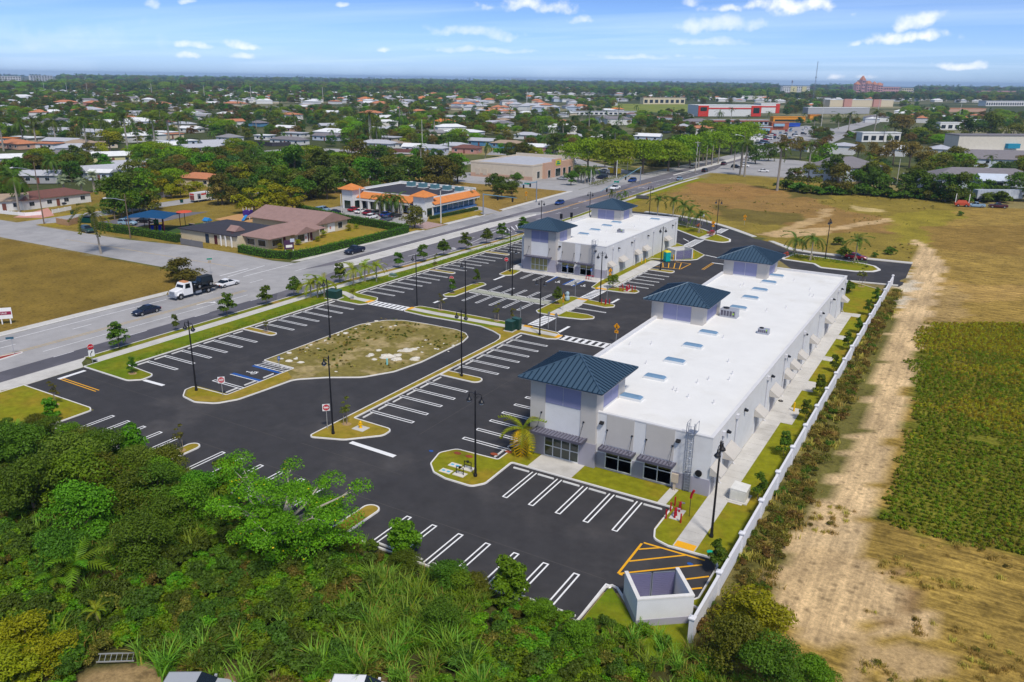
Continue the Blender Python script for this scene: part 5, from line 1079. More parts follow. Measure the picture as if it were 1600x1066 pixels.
def car(kind, col, label, x, y, rz, z=.03, cat='car', group=None, dirt=False, name=None):
    Ln, hw, belt, gh, wx, tr = SHAPES[kind]; m = col
    t = thing(name or ('pickup_truck' if kind == 'pickup' else 'car'), label, cat, (x, y, z), group, rz=rad(rz))
    secs = []
    for (px, zb, f) in belt:
        w_ = hw * f; lo = .24 if abs(px) < Ln / 2 - .15 else .34
        secs.append([(px, -w_ * .92, lo), (px, -w_, lo + .14), (px, -w_, zb - .12), (px, -w_ * .88, zb), (px, 0, zb + .03), (px, w_ * .88, zb), (px, w_, zb - .12), (px, w_, lo + .14), (px, w_ * .92, lo)])
    b = MB(); b.loft(secs); body = b.build('body', m, t, smooth=False)
    if kind == 'pickup':
        q = MB(); q.box(-2.6, -.95, -hw * .8, hw * .8, 1.06, 1.075); q.build('load_bed', M_TRIM, t)
        q = MB(); q.box(-2.66, -2.58, -hw * .84, hw * .84, 1.05, 1.16); q.box(-2.58, -.95, -hw * .9, -hw * .82, 1.05, 1.16); q.box(-2.58, -.95, hw * .82, hw * .9, 1.05, 1.16); q.build('bed_rail', m, t)
    (xa, za), (xb, zb_), (xc, zc), (xd, zd) = gh; wi = hw * .90; wr = hw * .70
    def ring(x_, z_, w_): return (x_, -w_, z_), (x_, w_, z_)
    g = MB()
    A0, A1 = ring(xa, za, wi); B0, B1 = ring(xb, zb_ - .05, wr); C0, C1 = ring(xc, zc - .05, wr); D0, D1 = ring(xd, zd, wi)
    g.quad(A1, A0, B0, B1); w1 = g.build('rear_window', M_CARGLASS, t)
    g = MB(); g.quad(D0, D1, C1, C0); g.build('windscreen', M_CARGLASS, t)
    def mixp(p, q, k): return tuple(p[i] + (q[i] - p[i]) * k for i in range(3))
    for s, (a, b2, c, d) in ((-1, (A0, B0, C0, D0)), (1, (A1, B1, C1, D1))):
        mb, mt = mixp(a, d, .52), mixp(b2, c, .5)
        for p0, p1, q1, q0 in ((a, mixp(a, d, .5), mixp(b2, c, .47), b2), (mixp(a, d, .54), d, c, mixp(b2, c, .53))):
            g = MB(); pts = [p0, p1, q1, q0]; g.poly(pts if s < 0 else pts[::-1]); g.build('side_window', M_CARGLASS, t)
        p = MB(); p.poly([mixp(a, d, .5), mixp(a, d, .54), mixp(b2, c, .53), mixp(b2, c, .47)][::1 if s < 0 else -1]); p.build('door_pillar', m, t)
    r = MB(); r.loft([[(xb - .03, -wr, zb_ - .055), (xb - .03, wr, zb_ - .055), (xb + .05, wr * .8, zb_ + .01), (xb + .05, -wr * .8, zb_ + .01)], [(xc + .03, -wr, zc - .055), (xc + .03, wr, zc - .055), (xc - .05, wr * .8, zc + .01), (xc - .05, -wr * .8, zc + .01)]]); r.build('roof', m, t)
    for px in wx:
        for s in (-1, 1):
            w_ = MB(); yy = s * (hw - .11); w_.tube([(px, yy - .11, tr), (px, yy + .11, tr)], tr, 14); W = w_.build('wheel', M_TYRE, t)
            q = MB(); q.tube([(px, yy + s * .09, tr), (px, yy + s * .125, tr)], tr * .62, 10); q.build('rim', M_RIM, W)
    xf = Ln / 2; zf = belt[-1][1]
    for s in (-1, 1):
        q = MB(); q.box(xf - .22, xf - .04, s * hw * .62 - .17, s * hw * .62 + .17, zf - .02, zf + .13); q.build('headlight', M_HEAD, t)
        q = MB(); q.box(-xf - .015, -xf + .14, s * hw * .66 - .15, s * hw * .66 + .15, belt[0][1] - .1, belt[0][1] + .1); q.build('taillight', M_TAIL, t)
        q = MB(); q.box(xd - .25, xd - .08, s * (hw + .02) - .07, s * (hw + .02) + .07, zd + .0, zd + .13); q.build('wing_mirror', m, t)
    q = MB(); q.box(xf - .06, xf + .03, -hw * .72, hw * .72, .33, .5); q.box(-xf - .03, -xf + .06, -hw * .75, hw * .75, .36, .5); q.build('bumper', M_TRIM, t)
    return t
P_ = {k: paint(k, v) for k, v in dict(navy=(.006, .011, .035), white=(.78, .78, .80), silver=(.38, .40, .43), black=(.009, .009, .012), red=(.36, .008, .015), crimson=(.22, .004, .02), blue=(.01, .05, .24), slate=(.08, .10, .14), green=(.02, .06, .05), maroon=(.06, .008, .02), lblue=(.25, .38, .52), grey=(.14, .145, .16), beige=(.42, .39, .33)).items()}
car('sedan', P_['navy'], 'dark navy sedan driving on the pale road by the empty field', -118.0, 80.4, -90)
car('pickup', P_['navy'], 'dark blue pickup truck driving past the long day-care hedge', -121.7, 137.0, -90, cat='pickup truck')
car('sedan', P_['white'], 'white sedan close behind the tow truck', -121.6, 100.6, 90)
car('hatch', P_['blue'], 'light blue hatchback on the main road by the dry grass triangle', -117.3, 230.8, -92)
car('pickup', P_['white'], 'white pickup truck on the main road before the corner store', -117.3, 275.5, -92, cat='pickup truck')
car('suv', P_['blue'], 'dark teal sport utility car on the main road past the corner store', -121.0, 301, -94)
car('sedan', P_['lblue'], 'pale blue sedan in the near lane of the main road', -107.3, 318, 90)
car('suv', P_['black'], 'black sport utility car beyond the second median', -108.5, 355, 90)
car('suv', P_['maroon'], 'dark purple van far up the main road by the palms', -110.5, 391, 90)
car('sedan', P_['grey'], 'dark sedan under the roadside palms on the far carriageway', -118.6, 368, -92)
car('sedan', P_['crimson'], 'crimson sedan parked on the right-hand entrance drive', -22.7, 195.0, 2)
car('suv', P_['silver'], 'silver sport utility car with dark roof panels at the bottom photo edge', *at(306, 1062, 1.62), 30, 0.0)
car('suv', P_['white'], 'pale car with blue-tinted glass cut by the bottom photo edge', *at(566, 1067, 1.62), 27, 0.0)
mall = [('red', 'red'), ('white', 'white'), ('crimson', 'dark red'), ('grey', 'grey'), ('blue', 'bright blue'), ('black', 'black')]
for k, ((c, w_), px, py) in enumerate(zip(mall, [547, 557.5, 570, 584, 597, 611], [331, 334, 336, 337.5, 339, 341])):
    x, y = at(px, py); car(['sedan', 'sedan', 'sedan', 'suv', 'sedan', 'sedan'][k], P_[c], '%s car nosed in before the orange-roofed mall' % w_, x + .3, y + 1.6, 90, group='cars parked before the strip mall')
for c, px, py, k, lb in (('white', 574, 343, 'hatch', 'white car behind the hedge in the mall lot'), ('slate', 597, 347, 'sedan', 'dark slate car half hidden by the mall hedge'), ('lblue', 497, 333, 'van', 'pale green-white van behind the day-care hedge'), ('navy', 517, 336, 'sedan', 'navy car behind the day-care hedge beside the van')):
    x, y = at(px, py); car(k, P_[c], lb, x, y + 2, 90)
for c, px, py, k, rz, lb in (('silver', 878, 281, 'sedan', 175, 'silver sedan before the corner store door'), ('black', 897, 276, 'suv', 175, 'black car at the side of the corner store'), ('white', 896, 256, 'suv', 100, 'white car behind the corner store'), ('white', 943, 269, 'sedan', 170, 'white car under the trees beside the store lot'), ('navy', 940, 280, 'van', 170, 'dark blue van by the yellow truck'), ('silver', 921, 283, 'hatch', 170, 'pale car parked behind the clustered palms'), ('grey', 868, 244, 'pickup', 120, 'dark pickup behind the corner store roof')):
    x, y = at(px, py); car(k, P_[c], lb, x, y, rz)
for c, px, py, k, rz, lb in (('lblue', 200, 352, 'suv', 25, 'pale blue car beside the playground canopy'), ('black', 227, 348, 'sedan', 25, 'dark car half under the blue canopy'), ('green', 137, 363, 'suv', -10, 'dark green car at the kerb behind the leaning palm'), ('navy', 92, 320, 'van', 10, 'navy van in the drive of the brown-roofed house'),
                             ('white', 358, 306, 'sedan', 95, 'white car on the residential street past the moving van'), ('white', 244, 296, 'sedan', 60, 'white car by the grey fence and yellow bush'), ('silver', 256, 297, 'sedan', 60, 'silver car by the grey fence and yellow bush')):
    x, y = at(px, py); car(k, P_[c], lb, x, y, rz)
for c, px, py, k, rz, lb in (('lblue', 1524, 324, 'pickup', 190, 'pale blue pickup truck at the field edge'), ('maroon', 1559, 325, 'pickup', 190, 'dark maroon pickup truck at the field edge'), ('black', 1396, 283, 'sedan', 30, 'dark car in the apartment lot'), ('white', 1417, 277, 'suv', 30, 'white car in the apartment lot'), ('silver', 1401, 289, 'sedan', 30, 'silver car beneath the apartment lot pole'), ('white', 1458, 288, 'suv', 10, 'white car between the field-edge trees'),
                             ('black', 1150, 263, 'suv', 10, 'black car under the palms at the truck lot'), ('white', 1163, 261, 'sedan', 10, 'white car under the palms at the truck lot'), ('white', 1193, 269, 'sedan', 10, 'white sports car alone in the truck lot'), ('silver', 1169, 247, 'sedan', 80, 'silver car on the far road bend')):
    x, y = at(px, py); car(k, P_[c], lb, x, y, rz)
rv = random.Random(8)
dealer = []
for k in range(46):
    px, py = rv.uniform(1172, 1262), 0
    py = 226 - (px - 1170) * .20 + rv.uniform(-10, 10)
    x, y = at(px, py); c = rv.choice(['white', 'white', 'silver', 'navy', 'blue', 'black', 'red', 'lblue'])
    Ln, hw, belt, gh, wx, tr = SHAPES['suv']; b = MB(); b.loft([[(-2.3, -.9, .3), (-2.3, .9, .3), (-2.3, .85, 1.05), (-2.3, -.85, 1.05)], [(2.3, -.9, .3), (2.3, .9, .3), (2.3, .85, .85), (2.3, -.85, .85)]]); b.loft([[(-2.2, -.8, 1.0), (-2.2, .8, 1.0), (-1.8, .65, 1.65), (-1.8, -.65, 1.65)], [(1.1, -.8, 1.0), (1.1, .8, 1.0), (.2, .65, 1.65), (.2, -.65, 1.65)]], 1)
    for wxx in wx:
        for s in (-1, 1): b.tube([(wxx, s * .8 - .1, .36), (wxx, s * .8 + .1, .36)], .36, 8, 1)
    o = b.build('car', [P_[c], M_CARGLASS]); o.location = (x, y, .02); o.rotation_euler[2] = rv.choice([0, .3, 1.57]); tag(o, '', 'car', 'cars crowded in the far dealer lot'); dealer.append(o)
seq_labels(dealer, 'small car crowded in the far dealer lot')
def truck_wheels(t, xs, r, hw):
    for px in xs:
        for s in (-1, 1):
            w_ = MB(); w_.tube([(px, s * hw - .14, r), (px, s * hw + .14, r)], r, 14); W = w_.build('wheel', M_TYRE, t); q = MB(); q.tube([(px, s * (hw + .12), r), (px, s * (hw + .16), r)], r * .5, 9); q.build('rim', M_RIM, W)
t = thing('tow_truck', 'white-cabbed tow truck carrying a dark boxy off-roader', 'tow truck', (-121.5, 92.0, .03), rz=rad(-90))
PW = P_['white']
b = MB(); b.loft([[(x, -w_, .75), (x, -w_, z), (x, -w_ * .8, z + .12), (x, w_ * .8, z + .12), (x, w_, z), (x, w_, .75)] for x, z, w_ in ((2.0, 1.85, .95), (2.9, 1.7, .95), (3.75, 1.5, .88))]); hd = b.build('bonnet', PW, t)
b = MB(); b.box(3.72, 3.8, -.7, .7, .85, 1.5); b.build('grille', M_GALV, hd); b = MB(); b.box(3.7, 3.95, -1.1, 1.1, .5, .85); b.build('bumper', M_GALV, t)
b = MB(); b.loft([[(x, -1.1, .6), (x, -1.1, 1.75), (x, -w2, z), (x, w2, z), (x, 1.1, 1.75), (x, 1.1, .6)] for x, z, w2 in ((.2, 2.75, .95), (1.7, 2.78, .95), (2.15, 1.8, 1.08))]); cb = b.build('cab', PW, t)
b = MB(); b.quad((2.14, -.92, 1.85), (2.14, .92, 1.85), (1.77, .86, 2.62), (1.77, -.86, 2.62)); b.build('windscreen', M_CARGLASS, cb)
for s in (-1, 1):
    b = MB(); p = [(.6, s * 1.115, 1.8), (1.75, s * 1.115, 1.8), (1.55, s * .99, 2.6), (.6, s * .99, 2.6)]; b.poly(p if s < 0 else p[::-1]); b.build('side_window', M_CARGLASS, cb)
    b = MB(); b.box(3.55, 3.78, s * .82 - .13, s * .82 + .13, 1.05, 1.3); b.build('headlight', M_HEAD, hd)
    b = MB(); b.loft([[(x, s * 1.02 - .2, z), (x, s * 1.02 + .2, z), (x, s * 1.02 + .2, z + .08), (x, s * 1.02 - .2, z + .08)] for x, z in ((2.2, .8), (2.45, 1.15), (3.15, 1.15), (3.4, .8))]); b.build('mudguard', PW, hd)
b = MB(); b.box(.6, 1.5, -.75, .75, 2.78, 2.92); b.build('light_bar', mat('amber_lens', (.6, .25, .08), .4, .05), cb)
b = MB(); b.box(-4.6, 2.0, -.45, .45, .55, .8); b.build('chassis', M_TRIM, t)
b = MB(); b.box(-5.0, -.2, -1.2, 1.2, 1.0, 1.12); b.box(-.3, -.2, -1.2, 1.2, 1.12, 2.1); b.box(-5.0, -.3, -1.25, -1.2, 1.0, 1.25); b.box(-5.0, -.3, 1.2, 1.25, 1.0, 1.25); b.build('carrier_bed', M_TRIM, t)
b = MB(); b.box(-1.6, -.4, -1.22, -.9, .5, .95); b.box(-1.6, -.4, .9, 1.22, .5, .95); b.build('tool_locker', M_GALV, t)
b = MB(); b.box(-6.3, -5.0, -.3, .3, .5, .65); b.box(-6.4, -6.2, -1.0, 1.0, .45, .6); b.build('wheel_lift', M_TRIM, t)
truck_wheels(t, (2.8, -3.2), .5, .98)
t = thing('off_road_car', 'dark boxy off-road car riding on the tow truck bed', 'car', (-121.5, 94.7, 1.15), rz=rad(-90)); DB = paint('offroad', (.008, .014, .022))
b = MB(); b.box(-2.0, 1.9, -.78, .78, .5, 1.0); b.box(.6, 1.85, -.62, .62, 1.0, 1.15); b.build('body', DB, t)
b = MB(); b.loft([[(-2.0, -.8, 1.0), (-2.0, .8, 1.0), (-1.92, .7, 1.85), (-1.92, -.7, 1.85)], [(.65, -.8, 1.0), (.65, .8, 1.0), (.4, .7, 1.85), (.4, -.7, 1.85)]]); b.build('cabin', DB, t)
b = MB(); b.box(-1.98, .45, -.74, .74, 1.85, 1.93); b.build('soft_top', mat('soft_top', (.02, .026, .034), .8, .1), t)
b = MB(); b.quad((.66, -.66, 1.1), (.66, .66, 1.1), (.47, .6, 1.78), (.47, -.6, 1.78)); b.build('windscreen', M_CARGLASS, t)
for px in (-1.25, 1.25):
    for s in (-1, 1):
        w_ = MB(); w_.tube([(px, s * .85 - .14, .42), (px, s * .85 + .14, .42)], .42, 14); W = w_.build('wheel', M_TYRE, t); q = MB(); q.tube([(px, s * .98, .42), (px, s * 1.0, .42)], .24, 9); q.build('rim', M_RIM, W)
        f = MB(); f.loft([[(px + x, s * .88 - .18, z), (px + x, s * .88 + .18, z), (px + x, s * .88 + .18, z + .06), (px + x, s * .88 - .18, z + .06)] for x, z in ((-.6, .6), (-.4, .9), (.4, .9), (.6, .6))]); f.build('wheel_arch', M_TRIM, t)
for s in (-1, 1): b = MB(); b.lathe([(.12, 0), (.12, .03)], (0, 0, 0), 10); b.v = [(1.9 + z, s * .5 + x, .82 + y) for x, y, z in b.v]; b.build('headlight', M_HEAD, t)
def boxtruck(label, x, y, rz, L=6.5, panels=(), yellow=False):
    t = thing('moving_van', label, 'truck', (x, y, .03), rz=rad(rz)); B = PW
    b = MB(); b.loft([[(xx, -1.0, .5), (xx, -1.0, zz * .62 + .3), (xx, -.85, zz), (xx, .85, zz), (xx, 1.0, zz * .62 + .3), (xx, 1.0, .5)] for xx, zz in ((L / 2 - 2.2, 2.1), (L / 2 - 1.2, 2.05), (L / 2 - .75, 1.35), (L / 2, 1.1))]); c = b.build('cab', B, t)
    b = MB(); b.quad((L / 2 - .76, -.78, 1.4), (L / 2 - .76, .78, 1.4), (L / 2 - 1.15, .72, 1.98), (L / 2 - 1.15, -.72, 1.98)); b.build('windscreen', M_CARGLASS, c)
    for s in (-1, 1): b = MB(); p = [(L / 2 - 1.95, s * 1.01, 1.35), (L / 2 - 1.05, s * 1.01, 1.35), (L / 2 - 1.3, s * .93, 1.92), (L / 2 - 1.95, s * .93, 1.92)]; b.poly(p if s < 0 else p[::-1]); b.build('side_window', M_CARGLASS, c)
    b = MB(); b.box(-L / 2, L / 2 - 2.1, -1.15, 1.15, .65, 2.95); b.box(L / 2 - 2.1, L / 2 - 1.0, -1.1, 1.1, 2.12, 2.95); bx = b.build('cargo_box', paint('yellow', (.75, .52, .0)) if yellow else B, t)
    for (m, x0, x1, z0, z1, side) in panels:
        q = MB()
        if side == 'r': q.box(-L / 2 - .012, -L / 2, x0, x1, z0, z1)
        else:
            for s in (-1, 1): q.box(x0, x1, s * 1.156 - .006, s * 1.156 + .006, z0, z1)
        q.build('painted_panel', m, bx)
    b = MB(); b.box(-L / 2, L / 2 - .3, -.8, .8, .4, .62); b.build('chassis', M_TRIM, t); truck_wheels(t, (L / 2 - 1.0, -L / 2 + 1.5), .4, .9); return t
M_ORR = mat('panel_red', (.55, .03, .03), .5, .08, 2); M_PBR = mat('panel_brown', (.22, .06, .05), .5, .25, 3); M_PGR = mat('panel_grey', (.12, .14, .18), .5, .3, 3)
boxtruck('white and red moving van with picture panels on the residential street', -214.5, 170.6, 90, 6.8, [(M_PBR, -1.0, 1.0, .75, 2.2, 'r'), (M_ORR, -1.0, 1.0, 2.3, 2.8, 'r'), (M_PGR, -2.2, -1.0, 1.0, 2.6, 's'), (M_ORR, -.8, 1.2, 2.1, 2.6, 's'), (mat('panel_orange', (.6, .22, .03), .5, .1), -1.7, -1.2, 1.1, 1.9, 's')])
boxtruck('white box truck with a red side panel in the far lot', *at(1243, 277), 175, 6.5, [(M_ORR, -2.8, .4, 1.7, 2.7, 's')])
boxtruck('bright yellow box truck beside the corner store', *at(958, 273), 170, 6.2, [], True)
t = thing('semi_trailer', 'long pale blue-grey trailer parked behind the field-edge pickups', 'trailer', (4.5, 325.5, 0), rz=rad(35)); b = MB(); b.box(-8.5, 8.5, -1.3, 1.3, 1.1, 4.0); bx = b.build('trailer_box', mat('trailer_side', (.36, .40, .47), .5, .12, .6, col2=(.48, .52, .58), c2scale=.2), t)
for k in range(16): q = MB(); q.box(-8.4 + k * 1.1, -8.36 + k * 1.1, -1.33, -1.3, 1.15, 3.95); q.build('side_rib', M_GALV, bx)
truck_wheels(t, (-7.2, -5.9), .5, 1.1)
b = MB(); b.box(5.5, 5.7, -.8, -.6, 0, 1.1); b.box(5.5, 5.7, .6, .8, 0, 1.1); b.build('landing_leg', M_TRIM, t)
x, y = at(1502, 323); t = thing('farm_implement', 'orange-red farm implement with two tall pale uprights', 'farm machine', (x, y, 0), rz=rad(15)); b = MB(); b.box(-2.2, 2.2, -.8, .8, .5, 1.3); b.loft([[(-1.8, -.5, 1.3), (1.8, -.5, 1.3), (1.8, .5, 1.3), (-1.8, .5, 1.3)], [(-1.2, -.3, 2.1), (1.2, -.3, 2.1), (1.2, .3, 2.1), (-1.2, .3, 2.1)]]); b.build('hopper', mat('implement_red', (.45, .07, .03), .5, .12), t)
for s in (-2.0, 2.0): q = MB(); q.tube([(s, 0, .4), (s, 0, 4.2)], .12, 6); q.build('upright', M_SWHITE, t)
truck_wheels(t, (-1.2, 1.2), .45, .95)
x, y = at(1496, 314); t = thing('tractor', 'green tractor among the trees beside the orange implement', 'tractor', (x, y, 0), rz=rad(20)); MG = mat('tractor_green', (.01, .16, .03), .4, .1)
b = MB(); b.box(.3, 2.0, -.4, .4, .8, 1.5); b.build('bonnet', MG, t); b = MB(); b.box(-1.2, .3, -.7, .7, .8, 1.3); b.build('body', MG, t)
b = MB(); b.box(-1.1, .25, -.7, .7, 2.5, 2.62); [bar(b, (xx, yy, 1.3), (xx, yy, 2.5), .05) for xx in (-1, .2) for yy in (-.6, .6)]; b.build('canopy', M_BLACK, t)
for px, r, hw in ((-.7, .8, .95), (1.5, .5, .75)): truck_wheels(t, (px,), r, hw)
# neighbouring buildings
def col(name, c, **k): return mat(name, c, k.pop('rough', .8), k.pop('var', .08), k.pop('scale', .8), **k)
WALLC = {k: col('wall_' + k, v) for k, v in dict(cream=(.60, .52, .38), white=(.68, .68, .68), beige=(.58, .50, .40), blue=(.10, .25, .42), pink=(.50, .26, .22), yellow=(.60, .55, .30), grey=(.36, .37, .40), salmon=(.52, .33, .24), paleblue=(.50, .56, .66)).items()}
ROOFC = {k: col('roof_' + k, v, var=.14) for k, v in dict(brown=(.17, .075, .06), maroon=(.30, .19, .17), terracotta=(.50, .20, .10), orange=(.62, .22, .06), grey=(.26, .255, .27), white=(.72, .73, .75), pale=(.44, .45, .50), dark=(.045, .043, .055), tan=(.36, .27, .20), lilac=(.20, .185, .20)).items()}
M_PANE = mat('house_pane', (.02, .03, .045), .12, .2, 1.0, spec=.7)
M_SHUT = col('shutter_maroon', (.09, .02, .025))
def hip(b, x0, x1, y0, y1, ze, zr, run=None, m=0, gable=False, soff=.12):
    L, W = x1 - x0, y1 - y0
    if L >= W:
        i = 0 if gable else (run or W / 2); c = (y0 + y1) / 2; r0, r1 = (x0 + i, c, zr), (x1 - i, c, zr)
        p = [(x0, y0, ze), (x1, y0, ze), (x1, y1, ze), (x0, y1, ze)]
        b.poly([p[0], p[1], r1, r0], m); b.poly([p[2], p[3], r0, r1], m); b.poly([p[1], p[2], r1], m); b.poly([p[3], p[0], r0], m)
    else:
        i = 0 if gable else (run or L / 2); c = (x0 + x1) / 2; r0, r1 = (c, y0 + i, zr), (c, y1 - i, zr)
        p = [(x0, y0, ze), (x1, y0, ze), (x1, y1, ze), (x0, y1, ze)]
        b.poly([p[1], p[2], r1, r0], m); b.poly([p[3], p[0], r0, r1], m); b.poly([p[0], p[1], r0], m); b.poly([p[2], p[3], r1], m)
    b.box(x0, x1, y0, y1, ze - soff, ze - .004, m)
    return b
def win(parent, x, y, z0, z1, w, axis, gm=None, fm=None, nx=2):
    f = MB(); e = .07
    def bx(B, a0, a1, d0, d1, c0, c1):
        if axis == 'x-': B.box(x + a0, x + a1, y - d1, y - d0, c0, c1)
        elif axis == 'x+': B.box(x + a0, x + a1, y + d0, y + d1, c0, c1)
        elif axis == 'y+': B.box(x + d0, x + d1, y + a0, y + a1, c0, c1)
        else: B.box(x - d1, x - d0, y + a0, y + a1, c0, c1)
    bx(f, -w / 2 - e, w / 2 + e, 0, .05, z0 - e, z0); bx(f, -w / 2 - e, w / 2 + e, 0, .05, z1, z1 + e); bx(f, -w / 2 - e, -w / 2, 0, .05, z0, z1); bx(f, w / 2, w / 2 + e, 0, .05, z0, z1)
    F = f.build('window', fm or M_SWHITE, parent)
    for i in range(nx): q = MB(); a = -w / 2 + w * i / nx; bx(q, a + .02, a + w / nx - .02, 0, .025, z0, z1); q.build('pane', gm or M_PANE, F)
    return F
def house(x, y, w, d, rz, wall, roof, label, rt='hip', h=2.8, detail=2, rise=None, group=None):
    t = thing('house', label, 'house', (x, y, 0), group, rz=rad(rz)); a, c = w / 2, d / 2; ov = .55
    b = MB(); b.box(-a, a, -c, c, 0, h); b.build('wall', WALLC[wall], t)
    r = MB()
    if rt == 'flat': r.box(-a - ov, a + ov, -c - ov, c + ov, h, h + .22)
    else: hip(r, -a - ov, a + ov, -c - ov, c + ov, h + .12, h + .12 + (rise or min(w, d) * .17), gable=(rt == 'gable'))
    R_ = r.build('roof', ROOFC[roof], t)
    if detail:
        q = MB(); q.box(-.5, .5, -c - .05, -c, .1, 2.15); D = q.build('door', mat('house_door', (.20, .07, .05), .5, .1), t)
        n = max(2, int(w / 4.5)); xs = [-a + w * (i + .5) / n for i in range(n)]
        for i, xx in enumerate(xs):
            if abs(xx) > 1.0: win(t, xx, -c, 1.0, 2.15, 1.5, 'x-', nx=1 if detail < 2 else 2)
        for s in ('y+', 'y-'): win(t, a if s == 'y+' else -a, 0, 1.0, 2.1, 1.4, s, nx=1 if detail < 2 else 2)
        if detail > 1: win(t, 0, c, 1.0, 2.1, 1.4, 'x+', nx=1)
    return t
t = thing('day_care_centre', 'cream day-care building with brown hip roofs inside a long green hedge', 'building', (-150, 135, 0), world=True)
W_, RM = WALLC['cream'], ROOFC['maroon']
b = MB(); b.box(-147.5, -140.4, 128.9, 145.5, 0, 2.7); b.box(-166, -143.6, 147.5, 159.4, 0, 2.7); b.box(-168, -147.6, 126.5, 141, 0, 2.7); b.box(-140.4, -139.2, 136.2, 141.8, 0, 2.7); b.poly([(-143.6, 147.5, 2.7), (-143.6, 159.4, 2.7), (-143.6, 153.4, 4.75)]); b.build('wall', W_, t)
b = MB(); hip(b, -148.6, -138.8, 127.7, 146.5, 2.75, 4.7); b.build('roof', RM, t)
b = MB(); hip(b, -167, -142.8, 146.6, 160.2, 2.85, 5.2, gable=True); b.build('roof', RM, t)
b = MB(); hip(b, -145.5, -138.2, 135.5, 142.5, 2.68, 4.1, gable=True); b.build('roof', RM, t)
b = MB(); hip(b, -168.4, -147.9, 126, 141.2, 2.72, 3.3, soff=.2); b.build('roof', ROOFC['dark'], t)
b = MB(); hip(b, -154, -151, 128.6, 131.6, 3.2, 4.3, gable=True); b.box(-153.6, -151.4, 129, 131.2, 2.6, 3.15); b.build('porch_gable', RM, t)
b = MB(); b.lathe([(.7, 2.0), (.75, 2.3), (.4, 2.9)], (-151.4, 128.2, 0), 10); b.build('door_canopy', M_SHUT, t)
for x in (-153.2, -151.6, -149.6): b = MB(); b.box(x - .12, x + .12, 126.0, 126.25, 0, 2.6); b.build('porch_post', M_SWHITE, t)
for x in (-146.2, -142.6): win(t, x, 128.9, .6, 2.0, 2.4, 'x-', nx=2)
for x in (-158.4,): b = MB(); b.box(x - .6, x + .6, 126.42, 126.5, 0, 2.2); b.build('door', mat('door_blue', (.03, .05, .09), .5, .1), t)
b = MB(); b.box(-155.9, -154.9, 126.42, 126.5, 0, 2.2); b.build('door', M_SHUT, t)
win(t, -140.4, 131.5, .6, 2.0, 3.0, 'y+', nx=3); win(t, -139.2, 138.2, .6, 2.2, 2.6, 'y+', nx=2); win(t, -143.6, 149.8, .7, 2.2, 1.6, 'y+'); win(t, -143.6, 156.6, .7, 2.2, 1.6, 'y+')
for y in (133.8, 140.2, 141.4): b = MB(); b.box(-139.19, -139.1, y - .35, y + .35, .4, 2.3) if y > 135 else b.box(-140.39, -140.3, y - .35, y + .35, .4, 2.3); b.build('shutter', M_SHUT, t)
for u, y in ((-139.1, 139.9), (-143.5, 153.2)):
    b = MB(); b.box(u - .09, u - .04 + .05, y - .8 if u > -140 else y - 1.3, y + .2 if u > -140 else y + 1.3, .2, 2.4); p = b.build('mural_panel', M_SWHITE, t); q = MB(); q.prism([(0.3 * math.cos(i * .9), .4 * math.sin(i * .9)) for i in range(7)], 0, .02); q.v = [(u + .02 + z, y - .4 + x, 1.3 + y_) for x, y_, z in q.v]; q.build('painted_shape', col('mural_pink', (.55, .25, .22)), p)
t = thing('day_care_sign', 'purple and white board sign before the day-care windows', 'sign', (-135.3, 130.2, 0), rz=rad(62)); b = MB(); b.box(-1.1, 1.1, -.1, .1, .5, 2.6); p = b.build('board', col('sign_plum', (.07, .03, .08)), t); b = MB(); b.box(-.75, .75, -.13, -.1, .9, 1.5); b.build('white_panel', M_SWHITE, p); b = MB(); b.box(.3, 1.3, -.15, -.11, 2.1, 2.9); b.build('white_panel', col('paleblue_sign', (.5, .55, .7)), p)
for s in (-.9, .9): b = MB(); b.box(s - .06, s + .06, -.05, .05, 0, .5); b.build('post', M_SWHITE, t)
t = thing('shade_canopy', 'deep blue fabric shade canopy over the playground tower', 'canopy', (-183.5, 130.5, 0), rz=rad(25))
b = MB(); P4 = [(-5.5, -4.6, 3.7), (5.5, -4.6, 3.7), (5.5, 4.6, 3.7), (-5.5, 4.6, 3.7)]; ap = (0, 0, 5.2)
for i in range(4): p, q = Vector(P4[i]), Vector(P4[(i + 1) % 4]); m_ = (p + q) / 2 + Vector((0, 0, .25)); b.poly([p, m_, ap]); b.poly([m_, q, ap])
b.build('fabric', col('canopy_blue', (.005, .06, .16), var=.1, rough=.7), t)
for p in P4: b = MB(); bar(b, (p[0] * .9, p[1] * .9, 0), (p[0] * .9, p[1] * .9, 3.75), .09); b.build('post', col('post_maroon', (.10, .01, .03)), t)
t = thing('play_structure', 'playground tower with maroon posts and two blue slides under the blue canopy', 'play structure', (-183, 130.8, 0), rz=rad(50))
for x in (-1.6, 0, 1.6):
    for y in (-.8, .8): b = MB(); bar(b, (x, y, 0), (x, y, 2.9), .1); b.build('post', col('post_maroon', (.10, .01, .03)), t)
b = MB(); b.box(-1.6, 1.6, -.8, .8, 1.15, 1.3); b.build('deck', M_SHUT, t); b = MB(); b.box(-.6, .6, .7, .8, 1.3, 2.6); b.build('play_panel', mat('tractor_green', (.01, .16, .03)), t)
for x in (-.9, .9): b = MB(); b.loft([[(x - .35, y, z), (x + .35, y, z), (x + .35, y, z + .12), (x - .35, y, z + .12)] for y, z in ((-.8, 1.25), (-2.0, .5), (-2.8, .15))]); b.build('slide', col('slide_blue', (.01, .03, .42), rough=.4), t)
